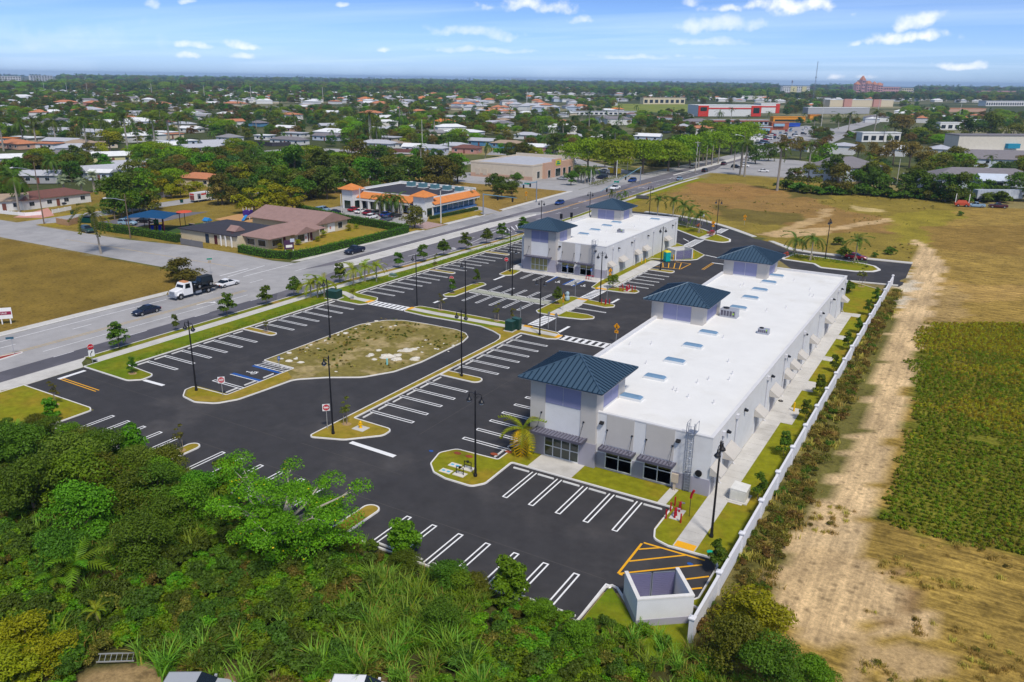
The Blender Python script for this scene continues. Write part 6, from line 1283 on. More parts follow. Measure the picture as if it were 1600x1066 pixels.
t = thing('play_tower', 'small play tower in purple and blue on the sand patch', 'play structure', (-176, 155, 0), rz=rad(20)); b = MB(); b.box(-1, 1, -1, 1, 1.2, 2.6); b.build('cabin', col('play_purple', (.05, .02, .2)), t); b = MB(); b.loft([[(-.4, -1, 1.3), (.4, -1, 1.3), (.4, -1, 1.45), (-.4, -1, 1.45)], [(-.4, -3.2, .2), (.4, -3.2, .2), (.4, -3.2, .35), (-.4, -3.2, .35)]]); b.build('slide', col('slide_lightblue', (.02, .2, .5)), t)
for x in (-.9, .9):
    for y in (-.9, .9): b = MB(); bar(b, (x, y, 0), (x, y, 3.3), .08); b.build('post', M_SWHITE, t)
t = thing('parasol', 'round orange-red parasol on a dark post over the play lawn', 'parasol', (-178.8, 136.4, 0)); b = MB(); b.lathe([(2.0, 4.3), (1.9, 4.45), (.2, 4.75)], (0, 0, 0), 12); b.build('fabric', col('parasol_red', (.60, .09, .04)), t); b = MB(); bar(b, (0, 0, 0), (0, 0, 4.5), .08); b.build('post', M_BLACK, t)
t = thing('play_house', 'tiny cream play house with a blue roof on the play lawn', 'play house', (-178.2, 142.9, 0)); b = MB(); b.box(-.8, .8, -.7, .7, 0, 1.3); b.build('wall', WALLC['cream'], t); b = MB(); hip(b, -1, 1, -.9, .9, 1.3, 2.0, gable=True); b.build('roof', col('slide_lightblue', (.02, .2, .5)), t)
t = thing('play_table', 'low brown toy table on the green play turf', 'play table', (-181.0, 140.0, 0)); b = MB(); b.box(-.8, .8, -.5, .5, .4, .5); b.build('top', ROOFC['tan'], t)
for s in (-.6, .6): b = MB(); b.box(s - .08, s + .08, -.4, .4, 0, .4); b.build('leg', ROOFC['tan'], t)
t = thing('strip_mall', 'white and blue strip mall with orange tiled roof edges and corner turrets', 'building', (-152, 200, 0), world=True)
WB, OR = WALLC['paleblue'], ROOFC['orange']
b = MB(); b.box(-168.5, -138.8, 190.2, 214, 0, 4.7); b.build('wall', WALLC['white'], t)
b = MB(); b.box(-168.0, -139.3, 190.7, 213.5, 4.4, 4.72); b.build('roof_deck', ROOFC['dark'], t)
b = MB(); b.box(-168.7, -138.6, 213.8, 214.3, 4.3, 5.5); b.box(-168.8, -168.4, 190, 213.8, 4.3, 5.3); b.box(-168.4, -138.6, 190.0, 190.3, 4.3, 5.2); b.box(-139.0, -138.6, 190.3, 213.8, 4.3, 5.2); b.build('parapet', WALLC['white'], t)
b = MB(); b.loft([[(-167, 187.2, 3.3), (-167, 187.2, 3.45), (-167, 190, 4.9), (-167, 190, 4.75)], [(-141, 187.2, 3.3), (-141, 187.2, 3.45), (-141, 190, 4.9), (-141, 190, 4.75)]]); b.build('tiled_skirt', OR, t)
b = MB(); b.loft([[(-136.4, 189, 3.3), (-136.4, 189, 3.45), (-138.6, 189, 4.9), (-138.6, 189, 4.75)], [(-136.4, 213.5, 3.3), (-136.4, 213.5, 3.45), (-138.6, 213.5, 4.9), (-138.6, 213.5, 4.75)]]); b.build('tiled_skirt', OR, t)
b = MB(); b.box(-167, -141, 187.3, 190.2, 2.6, 3.25); b.box(-138.8, -136.6, 189, 213.4, 2.7, 3.25); b.build('fascia_band', WALLC['white'], t)
for i in range(9): x = -166.2 + i * 3.1; b = MB(); b.box(x - .3, x + .3, 187.4, 188, 0, 2.6); b.build('column', WALLC['white'], t)
for i in range(8): x = -164.6 + i * 3.1; win(t, x, 190.2, .2, 2.4, 2.5, 'x-', M_GLASS, WB, 2)
M_BGL = mat('blue_glass', (.04, .17, .28), .1, .25, 1.0, spec=.7)
for i in range(8): y = 190.6 + i * 2.9; win(t, -138.8, y + .8, .5, 2.6, 2.5, 'y+', M_BGL, WB, 3)
b = MB(); b.box(-138.7, -137.6, 189.5, 213, 0, .5); b.build('base_band', col('band_blue', (.05, .14, .34)), t)
for cx, cy in ((-166.6, 187.6), (-139.5, 187.6)):
    b = MB(); b.box(cx - 2.1, cx + 2.1, cy - 2.1, cy + 2.1, 0, 5.9); b.build('turret', WALLC['white'], t); b = MB(); hip(b, cx - 3, cx + 3, cy - 3, cy + 3, 5.95, 7.5); b.build('turret_roof', OR, t)
    b = MB(); b.box(cx - 1.2, cx + 1.2, cy - 2.14, cy - 2.1, .1, 2.5); b.build('doorway', M_GLASS, t); b = MB(); b.box(cx + 2.1, cx + 2.14, cy - 1.2, cy + 1.2, .1, 2.5); b.build('doorway', M_GLASS, t)
for x in (-153.5, -142.5): b = MB(); b.box(x - 1.6, x + 1.6, 187.22, 187.3, 2.75, 3.15); b.build('shop_sign', col('shop_navy', (.01, .02, .12)), t)
for k in range(5):
    o = thing('rooftop_unit', 'teal-grey air conditioner on the mall roof, %s from the left' % ordn(k), 'air conditioner', (-160.5 + k * 4.9, 209.5 - .3 * k, 4.72), 'air conditioners on the mall roof'); b = MB(); b.box(-1.1, 1.1, -1, 1, .2, 1.5); b.build('cabinet', col('unit_teal', (.10, .22, .26)), o); b = MB(); b.lathe([(.6, 1.5), (.55, 1.62)], (0, 0, 0), 10); b.build('fan_guard', M_COPE, o); b = MB(); b.box(-1.3, 1.3, -1.2, 1.2, 0, .2); b.build('curb', M_COPE, o)
t = thing('corner_store', 'beige corner store with a flat grey roof and a yellow-green sign', 'building', (-170, 296, 0), world=True); WE = WALLC['beige']
b = MB(); b.box(-184, -155, 280.5, 318, 0, 5.6); b.build('wall', WE, t); b = MB(); b.box(-183.6, -155.4, 280.9, 317.6, 5.2, 5.62); b.build('roof_deck', ROOFC['pale'], t)
b = MB(); b.box(-184.1, -154.9, 280.4, 280.8, 5.5, 6.1); b.box(-184.1, -183.7, 280.8, 318, 5.5, 6.1); b.box(-184.1, -154.9, 317.7, 318.1, 5.5, 6.9); b.box(-155.3, -154.9, 280.8, 317.7, 5.5, 6.1); b.build('parapet', WE, t)
b = MB(); b.box(-184.06, -154.94, 280.42, 280.5, 0, 1.5); b.build('base_band', WALLC['salmon'], t)
b = MB(); b.box(-155, -153.8, 289, 296.5, 0, 6.2); b.box(-154.9, -153.5, 296.5, 303, 0, 7.2); b.box(-155, -153.8, 303, 314, 0, 6.0); b.build('entrance_bay', WALLC['salmon'], t)
b = MB(); b.box(-153.45, -153.4, 297.4, 302, 4.6, 6.7); p = b.build('shop_sign', col('sign_bright', (.62, .55, .01)), t); b = MB(); b.box(-153.4, -153.35, 298, 301.5, 5.0, 5.6); b.box(-153.4, -153.35, 298.4, 300.6, 5.8, 6.3); b.build('sign_mark', col('sign_green', (.02, .25, .03)), p)
win(t, -153.5, 299.7, .2, 3.4, 4.5, 'y+', M_GLASS, None, 3); win(t, -153.8, 292.5, .2, 3.2, 2.2, 'y+', M_GLASS); win(t, -153.8, 306, .2, 3.2, 2.4, 'y+', M_GLASS); win(t, -153.8, 311, .2, 3.2, 2.4, 'y+', M_GLASS); win(t, -155, 285.5, .6, 3.2, 2.2, 'y+', M_GLASS)
for x in (-180.5, -177, -163.8, -160): b = MB(); b.box(x - 1.1, x + 1.1, 280.38, 280.5, .8, 3.4); b.box(x - .9, x + .9, 280.33, 280.38, 1.0, 3.2); b.build('wall_panel', col('panel_beige', (.54, .46, .37)), t)
HL = [(92, 322, 21, 10, 90, 'white', 'brown', 'hip', 'long house with brown-red roof beside the pink drive'), (8, 330, 12, 9, 60, 'white', 'tan', 'gable', 'white gabled house at the left photo edge'),
      (178, 254, 17, 10, 62, 'yellow', 'white', 'gable', 'house with white gable roof and a porch'), (178, 277, 19, 10, 75, 'paleblue', 'pale', 'gable', 'pale blue house with grey gable roof behind the silver palms'), (213, 268, 16, 9, 70, 'white', 'pale', 'gable', 'white house with grey roof behind the garden wall'),
      (303, 291, 15, 9, 12, 'cream', 'terracotta', 'hip', 'house with terracotta roof behind the yellow bush'), (60, 287, 13, 9, 40, 'grey', 'pale', 'gable', 'grey house behind the street lamp pole'), (110, 250, 17, 10, 55, 'grey', 'lilac', 'hip', 'house with mauve-grey hip roof under bushy trees'), (8, 258, 14, 9, 60, 'white', 'white', 'gable', 'white-roofed house at the left edge'),
      (155, 282, 8, 6, 30, 'paleblue', 'white', 'gable', 'small shed with white roof by the green awning'), (92, 229, 20, 9, 20, 'blue', 'pale', 'gable', 'blue house with long pale roof among palms'), (65, 233, 16, 9, 15, 'white', 'terracotta', 'flat', 'house with orange fascia and flat roof'), (8, 224, 14, 9, 15, 'white', 'orange', 'flat', 'house with orange roof edge at the left edge'),
      (118, 240, 17, 10, 60, 'white', 'pale', 'hip', 'house with pale roof by tall palms'), (92, 211, 22, 10, 10, 'paleblue', 'pale', 'gable', 'house with long grey-blue roof'), (155, 198, 22, 10, 15, 'blue', 'white', 'gable', 'long house with white-blue roof'), (35, 194, 18, 10, 15, 'white', 'pale', 'hip', 'house with grey roof near the left edge'), (130, 232, 15, 9, 70, 'white', 'tan', 'hip', 'house with weathered tan roof'),
      (258, 236, 13, 9, 60, 'white', 'white', 'gable', 'white-roofed house under tall palms'), (232, 239, 11, 8, 20, 'white', 'white', 'flat', 'white flat-roofed house'), (320, 239, 19, 9, 70, 'yellow', 'pale', 'gable', 'house with pale metal roof on the grass street'), (340, 232, 14, 9, 65, 'paleblue', 'pale', 'gable', 'blue house with grey gable roof'), (445, 226, 22, 9, 5, 'white', 'lilac', 'hip', 'long white house behind the dark fence'),
      (442, 206, 15, 9, 10, 'salmon', 'white', 'gable', 'salmon house with white roof'), (455, 215, 17, 9, 5, 'white', 'pale', 'flat', 'low white house'), (408, 219, 10, 8, 10, 'white', 'white', 'flat', 'small white shed-like house by the dark fence'), (507, 220, 18, 9, 8, 'paleblue', 'lilac', 'gable', 'mauve house with white wall'), (570, 205, 16, 8, 5, 'white', 'white', 'flat', 'white flat-roofed house among trees'), (585, 232, 20, 10, 10, 'white', 'pale', 'hip', 'white house with pale hip roof behind the brown fence'),
      (645, 238, 12, 9, 20, 'white', 'white', 'gable', 'small white gabled house'), (668, 240, 17, 9, 10, 'paleblue', 'pale', 'hip', 'house with grey-blue hip roof'), (707, 236, 16, 9, 12, 'white', 'pale', 'hip', 'pale-roofed house left of the pink house'), (725, 240, 14, 9, 12, 'pink', 'brown', 'hip', 'pink house with brown hip roof'), (748, 228, 17, 9, 10, 'blue', 'pale', 'gable', 'house with pale blue roof'), (790, 232, 19, 9, 10, 'blue', 'tan', 'hip', 'bright blue house with tan roof'),
      (835, 238, 13, 9, 15, 'pink', 'white', 'gable', 'red and white house behind the store'), (884, 240, 14, 9, 15, 'cream', 'lilac', 'gable', 'cream house with grey gable behind the store'), (820, 218, 16, 10, 10, 'white', 'pale', 'hip', 'white house with pale roof'), (690, 197, 18, 13, 20, 'cream', 'orange', 'hip', 'house with bright orange-red pyramid roof'), (590, 166, 30, 18, 10, 'cream', 'terracotta', 'hip', 'wide house with salmon-red tile roof'), (575, 182, 22, 14, 10, 'white', 'terracotta', 'hip', 'white house with salmon tile roof'),
      (515, 181, 16, 10, 30, 'white', 'white', 'gable', 'white gabled house among dark trees'), (290, 183, 20, 12, 10, 'white', 'white', 'gable', 'white two-part house'), (245, 167, 26, 14, 5, 'white', 'terracotta', 'hip', 'white house with terracotta roof'), (305, 166, 24, 12, 5, 'cream', 'terracotta', 'hip', 'cream house with terracotta roof'), (362, 166, 30, 14, 5, 'cream', 'terracotta', 'hip', 'long cream house with terracotta roof'), (95, 164, 30, 15, 0, 'pink', 'terracotta', 'hip', 'wide house with salmon roof'), (140, 165, 26, 14, 0, 'pink', 'terracotta', 'hip', 'house with salmon roof beside the wide one'),
      (895, 220, 15, 9, 20, 'white', 'pale', 'hip', 'house with pale roof behind the spreading tree'), (962, 175, 16, 10, 5, 'white', 'orange', 'hip', 'house with orange roof by the long flat block'), (1010, 220, 17, 10, 10, 'paleblue', 'white', 'gable', 'house with pale blue-white roof behind bright trees')]
for k, (px, py, w_, d_, rz, wl, rf, rt, lb) in enumerate(HL):
    x, y = at(px, py); f = Vector((0, d_ / 2)); f.rotate(Matrix.Rotation(rad(rz), 2)); ds = math.hypot(x, y)
    house(x + f.x, y + f.y, w_, d_, rz, wl, rf, lb if len(lb.split()) > 4 else lb + ' in the suburb', rt, detail=2 if ds < 420 else (1 if ds < 700 else 0), h=2.8 if py > 200 else 3.4)
rh = random.Random(21); est = []
for k in range(70):
    if k < 48: px, py = rh.uniform(700, 905), rh.uniform(155, 176)
    else: px, py = rh.uniform(560, 760), rh.uniform(152, 163)
    x, y = at(px, py); rf = rh.choice(['grey', 'pale', 'pale', 'terracotta', 'lilac', 'orange', 'terracotta'] if px < 830 else ['pale', 'grey', 'pale', 'lilac', 'terracotta'])
    est.append(house(x, y, rh.uniform(11, 17), rh.uniform(9, 13), rh.choice([10, 55, 100]), rh.choice(['white', 'white', 'cream', 'paleblue']), rf, '', 'hip', h=rh.choice([3.2, 5.6, 5.6]), detail=0, rise=2.4, group='houses of the pale estate'))
seq_labels(est, 'house with tiled hip roof in the far estate beyond the trees')
oth = []
for k in range(150):
    px = rh.uniform(-40, 1010); py = rh.choice([rh.uniform(158, 186), rh.uniform(186, 232)])
    x, y = at(px, py)
    if any((x - o.location.x) ** 2 + (y - o.location.y) ** 2 < 19 ** 2 for o in oth + est) or (px > 720 and py > 195) or py > 200 + (px - 400) * .02 and 400 < px < 470: continue
    if min(math.hypot(px - h_[0], (py - h_[1]) * 2.2) for h_ in HL) < 26: continue
    oth.append(house(x, y, rh.uniform(12, 20), rh.uniform(8, 11), rh.choice([0, 10, 60, 90, 75]), rh.choice(['white', 'white', 'cream', 'paleblue', 'salmon', 'beige', 'blue']), rh.choice(['white', 'pale', 'pale', 'white', 'lilac', 'terracotta', 'tan', 'grey', 'brown']), '', rh.choice(['hip', 'gable', 'gable', 'flat']), detail=1 if py > 205 else 0, group='houses among the suburb trees'))
seq_labels(oth, 'low house showing between the suburb tree crowns')
def block(name, label, px0, px1, pyb, hpx, depth, wm, rm, cat='building', bands=(), wins=None, pyr=0):
    a, c = Vector(at(px0, pyb)), Vector(at(px1, pyb)); ds = math.hypot(*((a + c) / 2)); L = (c - a).length; H = hpx * ds / FPX * 1.0; m_ = (a + c) / 2; depth *= .28
    t = thing(name, label, cat, (m_.x, m_.y, 0), rz=math.atan2(c.y - a.y, c.x - a.x))
    b = MB(); b.box(-L / 2, L / 2, 0, depth, 0, H); b.build('wall', wm, t); b = MB(); b.box(-L / 2 - .3, L / 2 + .3, -.3, depth + .3, H, H + .5); b.build('roof', rm, t)
    if pyr: b = MB(); hip(b, -L / 2 - .5, L / 2 + .5, -.5, depth + .5, H + .55, H * (1 + pyr)); b.build('spire_roof', ROOFC['terracotta'], t)
    for (m, x0, x1, z0, z1, pr) in bands: b = MB(); b.box(-L / 2 + L * x0, -L / 2 + L * x1, -pr, -.01, H * z0, H * z1); b.build('wall_band', m, t)
    if wins:
        nx, nz, gm = wins
        for i in range(nx):
            for j in range(nz): x = -L / 2 + L * (i + .5) / nx; z = H * (j + .45) / nz; q = MB(); q.box(x - L / nx * .3, x + L / nx * .3, -.15, -.02, z - H / nz * .25, z + H / nz * .25); q.build('window', gm, t)
    return t
SR = col('store_red', (.58, .04, .02)); WH = WALLC['white']; PK = col('wall_rose', (.52, .27, .26)); GL = M_PANE; M_OST = col('store_orange', (.70, .28, .02)); BRK = col('brick_rust', (.36, .10, .05))
t = block('storage_building', 'long white building with red stripe and red window towers', 1090, 1188, 182, 15, 90, WH, ROOFC['white'], bands=[(SR, .1, .9, .68, .8, .3), (SR, 0, .16, .0, 1.0, .8), (SR, .84, 1, .0, 1.0, .8), (M_GLASS, .03, .13, .5, .85, 1.0), (M_GLASS, .87, .97, .3, .8, 1.0)])
t = block('storage_building', 'white and red right-hand wing of the long white building', 1188, 1217, 177, 13, 60, WH, ROOFC['white'], bands=[(SR, 0, 1, .62, .75, .3), (SR, .8, 1, .0, 1.0, .5)])
block('shop_row', 'low pale shop row with a long rust-edged roof below the red-striped building', 1112, 1200, 196, 7, 25, WALLC['paleblue'], ROOFC['pale'], bands=[(BRK, 0, 1, .75, 1.0, .5)], wins=(12, 1, GL))
block('shop_row', 'orange-fronted shop with a flat bright orange roof band', 1208, 1258, 190, 6, 22, M_OST, M_OST, bands=[(M_GLASS, .05, .95, .1, .45, .2)])
block('shop_row', 'small orange and red shop right of the orange-roofed shop', 1265, 1281, 187, 6, 15, M_OST, ROOFC['orange'])
block('dealer_showroom', 'brick-red showroom with pale blue sloped fronts, nearer half', 1178, 1205, 211, 11, 18, BRK, ROOFC['pale'], bands=[(col('awning_blue', (.25, .42, .55)), .15, .85, .55, .85, 1.5), (M_GLASS, .1, .9, .1, .5, .2)])
block('dealer_showroom', 'brick-red showroom with pale blue sloped fronts, farther half', 1205, 1232, 203, 10, 18, BRK, ROOFC['terracotta'], bands=[(col('awning_blue', (.25, .42, .55)), .1, .7, .5, .85, 1.5)])
block('car_lot_canopy', 'bright blue canopy roof over the dealer lot', 1212, 1250, 198, 4, 14, col('canopy_royal', (.02, .08, .45)), col('canopy_royal', (.02, .08, .45)))
block('warehouse', 'long cream block with a flat rust-edged roof beyond the bright trees', 1000, 1072, 193, 8, 30, WALLC['paleblue'], ROOFC['maroon'], wins=(10, 1, GL))
block('warehouse', 'long low pale block left of the green meadow', 890, 995, 180, 5, 25, WALLC['white'], ROOFC['pale'], wins=(14, 1, GL))
block('school', 'wide cream building with rose block beyond the meadow', 1005, 1070, 163, 9, 40, WALLC['cream'], ROOFC['tan'], wins=(8, 1, GL))
block('school', 'long pale building right of the meadow', 1140, 1205, 156, 5, 50, WALLC['white'], ROOFC['white'])
block('apartment_tower', 'white apartment block with yellow bays on the far right', 1222, 1264, 149, 12, 30, WALLC['white'], ROOFC['pale'], bands=[(WALLC['yellow'], .28, .5, 0, 1, 2), (WALLC['yellow'], .7, .86, 0, 1, 2)], wins=(14, 5, GL))
t = block('hospital', 'rose-pink many-towered hospital on the horizon', 1338, 1378, 146, 13, 60, PK, PK, wins=(10, 4, GL)); block('hospital', 'lower rose-pink hospital wing right of the towers', 1376, 1406, 146, 8, 60, PK, ROOFC['terracotta'], wins=(8, 2, GL)); block('hospital', 'cream block at the right end of the pink hospital', 1408, 1426, 148, 8, 40, WALLC['cream'], ROOFC['tan'], wins=(5, 3, GL)); block('hospital', 'tallest domed pink tower of the hospital', 1341, 1352, 145, 16, 40, PK, ROOFC['terracotta'], wins=(3, 5, GL))
block('town_block', 'rose and grey row of blocks on the right horizon', 1532, 1586, 151, 7, 60, PK, ROOFC['lilac'], wins=(16, 2, GL)); block('warehouse', 'white warehouse with dark window row at the right edge', 1540, 1606, 166, 6, 60, WALLC['white'], ROOFC['pale'], wins=(18, 1, GL)); block('warehouse', 'wide flat earth-pink shed on the right', 1480, 1540, 175, 4, 60, WALLC['salmon'], ROOFC['terracotta'])
block('mall_store', 'long cream store with a rose centre bay', 1296, 1395, 167, 9, 60, WALLC['cream'], ROOFC['white'], bands=[(WALLC['pink'], .2, .32, .0, 1.15, 3), (WALLC['pink'], .66, .78, 0, 1.1, 3)]); block('mall_store', 'grey-roofed long store below the cream store', 1262, 1358, 178, 8, 40, WALLC['grey'], ROOFC['white'])
block('warehouse', 'white flat-roofed workshop behind the dark trees', 1346, 1406, 222, 12, 25, WALLC['white'], ROOFC['white'], wins=(5, 1, GL)); block('warehouse', 'small white garage left of the big pale hall', 1468, 1500, 203, 9, 20, WALLC['white'], ROOFC['white'], wins=(3, 1, GL))
t = block('exhibition_hall', 'big cream hall with grey-blue roof and a turquoise canopy sign', 1494, 1640, 242, 24, 45, col('wall_cream2', (.62, .57, .49)), ROOFC['lilac'], bands=[(col('awning_turq', (.02, .25, .40)), .50, .63, .35, .6, 2.5), (WALLC['paleblue'], .1, 1, .0, .16, 3)])
block('apartment_tower', 'white slab apartments at the far left horizon', -4, 34, 131, 9, 25, WH, ROOFC['white'], wins=(9, 4, GL)); block('apartment_tower', 'white twin apartment blocks on the left horizon', 48, 83, 127, 7, 25, WH, ROOFC['white'], wins=(8, 4, GL))
for k, (a, c, yb, hp) in enumerate([(112, 140, 125, 3), (144, 168, 128, 5), (186, 214, 127, 3), (252, 298, 126, 3), (335, 385, 127, 2), (738, 770, 129, 3), (800, 822, 127, 4), (1330, 1400, 152, 3), (1276, 1300, 158, 4)]): block('warehouse', 'low pale building on the far horizon, %s from the left' % ordn(k), a, c, yb, hp, 60, WALLC['white'] if k != 1 else PK, ROOFC['white' if k % 2 else 'pale'])
for k, (px, py, w_, d_, rz, lb) in enumerate([(1345, 283, 26, 18, 60, 'pale blue apartment house with grey roof left of the apartment lot'), (1545, 306, 40, 18, 22, 'blue apartment house with a white gabled stair front and grey roof'), (1570, 268, 44, 18, 22, 'long blue apartment house with grey roof behind the nearer one'), (1320, 277, 12, 10, 60, 'low annex with a dark roof beside the apartment house')]):
    x, y = at(px, py); f = Vector((0, d_ / 2)); f.rotate(Matrix.Rotation(rad(rz), 2)); T = house(x + f.x, y + f.y, w_, d_, rz, 'paleblue', 'lilac', lb, 'hip', h=5.4, detail=2, rise=3.6)
    if k in (1, 2):
        for i in range(8): win(T, -w_ / 2 + w_ * (i + .5) / 8, -d_ / 2, 3.6, 4.8, 1.6, 'x-', nx=1)
    if k == 1:
        b = MB(); b.box(-4, 4, -d_ / 2 - 2.5, -d_ / 2, 0, 5.6); b.build('stair_front', WALLC['white'], T); b = MB(); hip(b, -5, 5, -d_ / 2 - 3.2, -d_ / 2 + 4, 5.7, 7.9, gable=True); b.build('porch_roof', WALLC['paleblue'], T); b = MB(); b.box(-3, 3, -d_ / 2 - 2.56, -d_ / 2 - 2.5, .3, 5.0); b.build('stair_opening', M_PANE, T)
for k, (a, c, hp) in enumerate([(1337, 1343, 12), (1354, 1361, 13), (1364, 1369, 12), (1371, 1378, 11), (1345, 1350, 18)]): block('hospital', 'narrow pink turret with pointed roof on the hospital front, %s' % ['leftmost', 'third from the left', 'fourth from the left', 'rightmost', 'the tallest, second from the left'][k], a, c, 146.5, hp, 50, PK, ROOFC['terracotta'], wins=(2, 4, GL), pyr=.3)
def lowwall(name, label, px, m, h, slats=0):
    pts = [Vector(at(*p)) for p in px]; t = thing(name, label, 'fence', (pts[0].x, pts[0].y, 0), world=True)
    for a, c in zip(pts, pts[1:]):
        d = c - a; n = max(1, int(d.length / 2.4)); q = Vector((-d.y, d.x)).normalized() * .05
        for i in range(n):
            p0, p1 = a + d * (i / n), a + d * ((i + .97) / n); b = MB(); b.prism([tuple(p0 - q), tuple(p1 - q), tuple(p1 + q), tuple(p0 + q)], .05, h); b.build('panel', m, t)
            b = MB(); b.box(p0.x - .07, p0.x + .07, p0.y - .07, p0.y + .07, 0, h + .12); b.build('post', m, t)
lowwall('garden_fence', 'white fence along the street by the brown-roofed house', [(0, 334), (39, 338), (66, 336)], M_SWHITE, 1.0); lowwall('garden_fence', 'white fence section beside the pink drive', [(82, 334), (112, 328)], M_SWHITE, 1.1)
lowwall('garden_fence', 'tan board fence round the corner bin yard', [(89, 350), (107, 353), (128, 347)], col('fence_tan', (.40, .24, .13)), 1.6); lowwall('garden_fence', 'grey board fence by the yellow bush', [(246, 310), (269, 307)], col('fence_grey', (.28, .27, .32)), 1.8)
lowwall('garden_fence', 'dark brown board fence beyond the street houses', [(547, 236), (650, 239)], ROOFC['brown'], 1.9); lowwall('garden_fence', 'dark slate fence before the long white house', [(395, 226), (425, 229), (455, 228)], ROOFC['dark'], 2.2)
lowwall('chain_fence', 'grey mesh fence before the day-care side wall', [(283, 382), (300, 385), (318, 388)], col('mesh_grey', (.16, .155, .16)), 1.5)
t = thing('dumpster', 'dark green dumpster behind the tan corner fence', 'dumpster', (*at(138, 348), 0), rz=rad(20)); b = MB(); b.loft([[(-1.6, -1, .1), (1.6, -1, .1), (1.6, 1, .1), (-1.6, 1, .1)], [(-1.7, -1.2, 1.4), (1.7, -1.2, 1.4), (1.7, 1, 1.7), (-1.7, 1, 1.7)]]); b.build('bin', mat('bin_green', (.0, .06, .05), .5, .1), t); b = MB(); b.box(-1.7, 1.7, -1.2, 1.0, 1.72, 1.8); b.build('lid', M_BLACK, t)
for k, (px, py) in enumerate([(113, 335), (284, 317), (50, 327)]):
    t = thing('wheelie_bin', 'green wheeled bin at the kerb, %s' % ['by the white fence', 'behind the moving van', 'by the brown-roofed house'][k], 'bin', (*at(px, py), 0)); b = MB(); b.loft([[(-.3, -.3, .05), (.3, -.3, .05), (.3, .3, .05), (-.3, .3, .05)], [(-.38, -.38, 1.0), (.38, -.38, 1.0), (.38, .38, 1.0), (-.38, .38, 1.0)]]); b.build('bin', mat('bin_green', (.0, .06, .05), .5, .1), t); b = MB(); b.box(-.4, .4, -.4, .4, 1.0, 1.08); b.build('lid', M_BLACK, t)
# poles, street lights, signal masts, towers
M_WOOD = mat('pole_wood', (.17, .12, .085), .9, .2, 3); M_CPOLE = mat('pole_concrete', (.55, .53, .49), .85, .1, 2)
def pole(px, pyb, pyt, label, m, r=.16, arm=0, cross=False, name='utility_pole', z=0):
    x, y = at(px, pyb, z); q = screen(x, y, z)[2]; h = (pyb - pyt) * q / FPX * 1.03
    t = thing(name, label, 'pole' if not arm else 'street light', (x, y, z)); b = MB(); b.tube([(0, 0, 0), (0, 0, h)], [r, r * .6], 7); b.build('pole', m, t)
    if arm:
        d = Vector((_R.x, _R.y)).normalized() * (arm * q / FPX); b = MB(); b.tube([(0, 0, h * .86), (d.x * .5, d.y * .5, h * .90), (d.x, d.y, h * .91)], .07, 5); A_ = b.build('arm', M_GALV, t); b = MB(); e = d.normalized() * .5; b.tube([(d.x - e.x, d.y - e.y, h * .91), (d.x + e.x * .6, d.y + e.y * .6, h * .90)], [.2, .14], 6); b.build('lamp_head', M_COPE, A_)
    if cross: b = MB(); b.tube([(-1.3, .2, h - .7), (1.3, -.2, h - .7)], .09, 4); b.build('crossarm', m, t); b = MB(); b.lathe([(.28, h - 2.4), (.28, h - 1.5)], (.35, 0, 0), 8); b.build('transformer_can', M_GALV, t)
    return t
pole(204, 373, 306, 'wooden street-light pole in front of the playground hedge', M_WOOD, .16, -32); pole(69, 350, 258, 'leaning street-light pole by the pink drive', M_WOOD, .17, -36)
pole(534, 340, 305, 'grey lamp pole behind the day-care hedge', M_CPOLE, .15); pole(564, 348, 296, 'pale concrete pole in the mall lot', M_CPOLE, .18); pole(689, 349, 300, 'pale concrete pole on the mall lawn', M_CPOLE, .2); pole(980, 270, 231, 'tall pale pole with a transformer before the spreading tree', M_CPOLE, .17, 0, True); pole(963, 280, 252, 'white slim pole by the store hedge', M_SWHITE, .16); pole(923, 287, 265, 'white slim pole amid clustered palms', M_SWHITE, .15)
pole(1087, 264, 223, 'tall pale pole with a cross-arm by the median palms', M_CPOLE, .2, 0, True); pole(1159, 262, 209, 'pole with long lamp arm above the roadside palms', M_WOOD, .18, -14); pole(1212, 228, 204, 'pole with lamp arm on the far road bend', M_CPOLE, .2, -6)
pole(106, 152, 131, 'white mast far off on the left', M_CPOLE, .35); pole(70, 146, 128, 'white mast at far left', M_CPOLE, .35); pole(137, 148, 131, 'white mast, third at far left', M_CPOLE, .35); pole(238, 152, 132, 'white mast left of centre', M_CPOLE, .4); pole(320, 157, 135, 'white mast near the terracotta house', M_CPOLE, .4); pole(393, 162, 136, 'white mast behind the suburb', M_CPOLE, .4); pole(505, 161, 138, 'white mast with a short head near the middle', M_CPOLE, .4); pole(626, 170, 146, 'white mast right of the salmon-roofed house', M_CPOLE, .4); pole(823, 170, 145, 'white mast at the estate corner', M_CPOLE, .4)
pole(1369, 195, 158, 'tall pale pole at the right middle distance', M_CPOLE, .3); pole(1282, 205, 160, 'tall thin pole beyond the dealer lot', M_CPOLE, .25); pole(1401, 287, 250, 'pale pole in the apartment lot', M_CPOLE, .16); pole(1572, 290, 278, 'pale pole by the apartment house', M_CPOLE, .16); pole(660, 234, 190, 'pale pole among houses at the middle', M_CPOLE, .2); pole(578, 226, 182, 'palm-height pale pole amid the suburb', M_CPOLE, .2)
pole(1497, 194, 164, 'thin pole left of the right-edge warehouse', M_CPOLE, .25)
x, y = at(1270, 162); q = screen(x, y)[2]; t = thing('radio_mast', 'tall thin lattice radio mast at the far right', 'mast', (x, y, 0)); hm = 62 * q / FPX; b = MB()
for s in range(3): a_ = s * 2.094; b.tube([(2 * math.cos(a_), 2 * math.sin(a_), 0), (.4 * math.cos(a_), .4 * math.sin(a_), hm)], .22, 4)
b.build('leg_truss', M_GALV, t); b = MB()
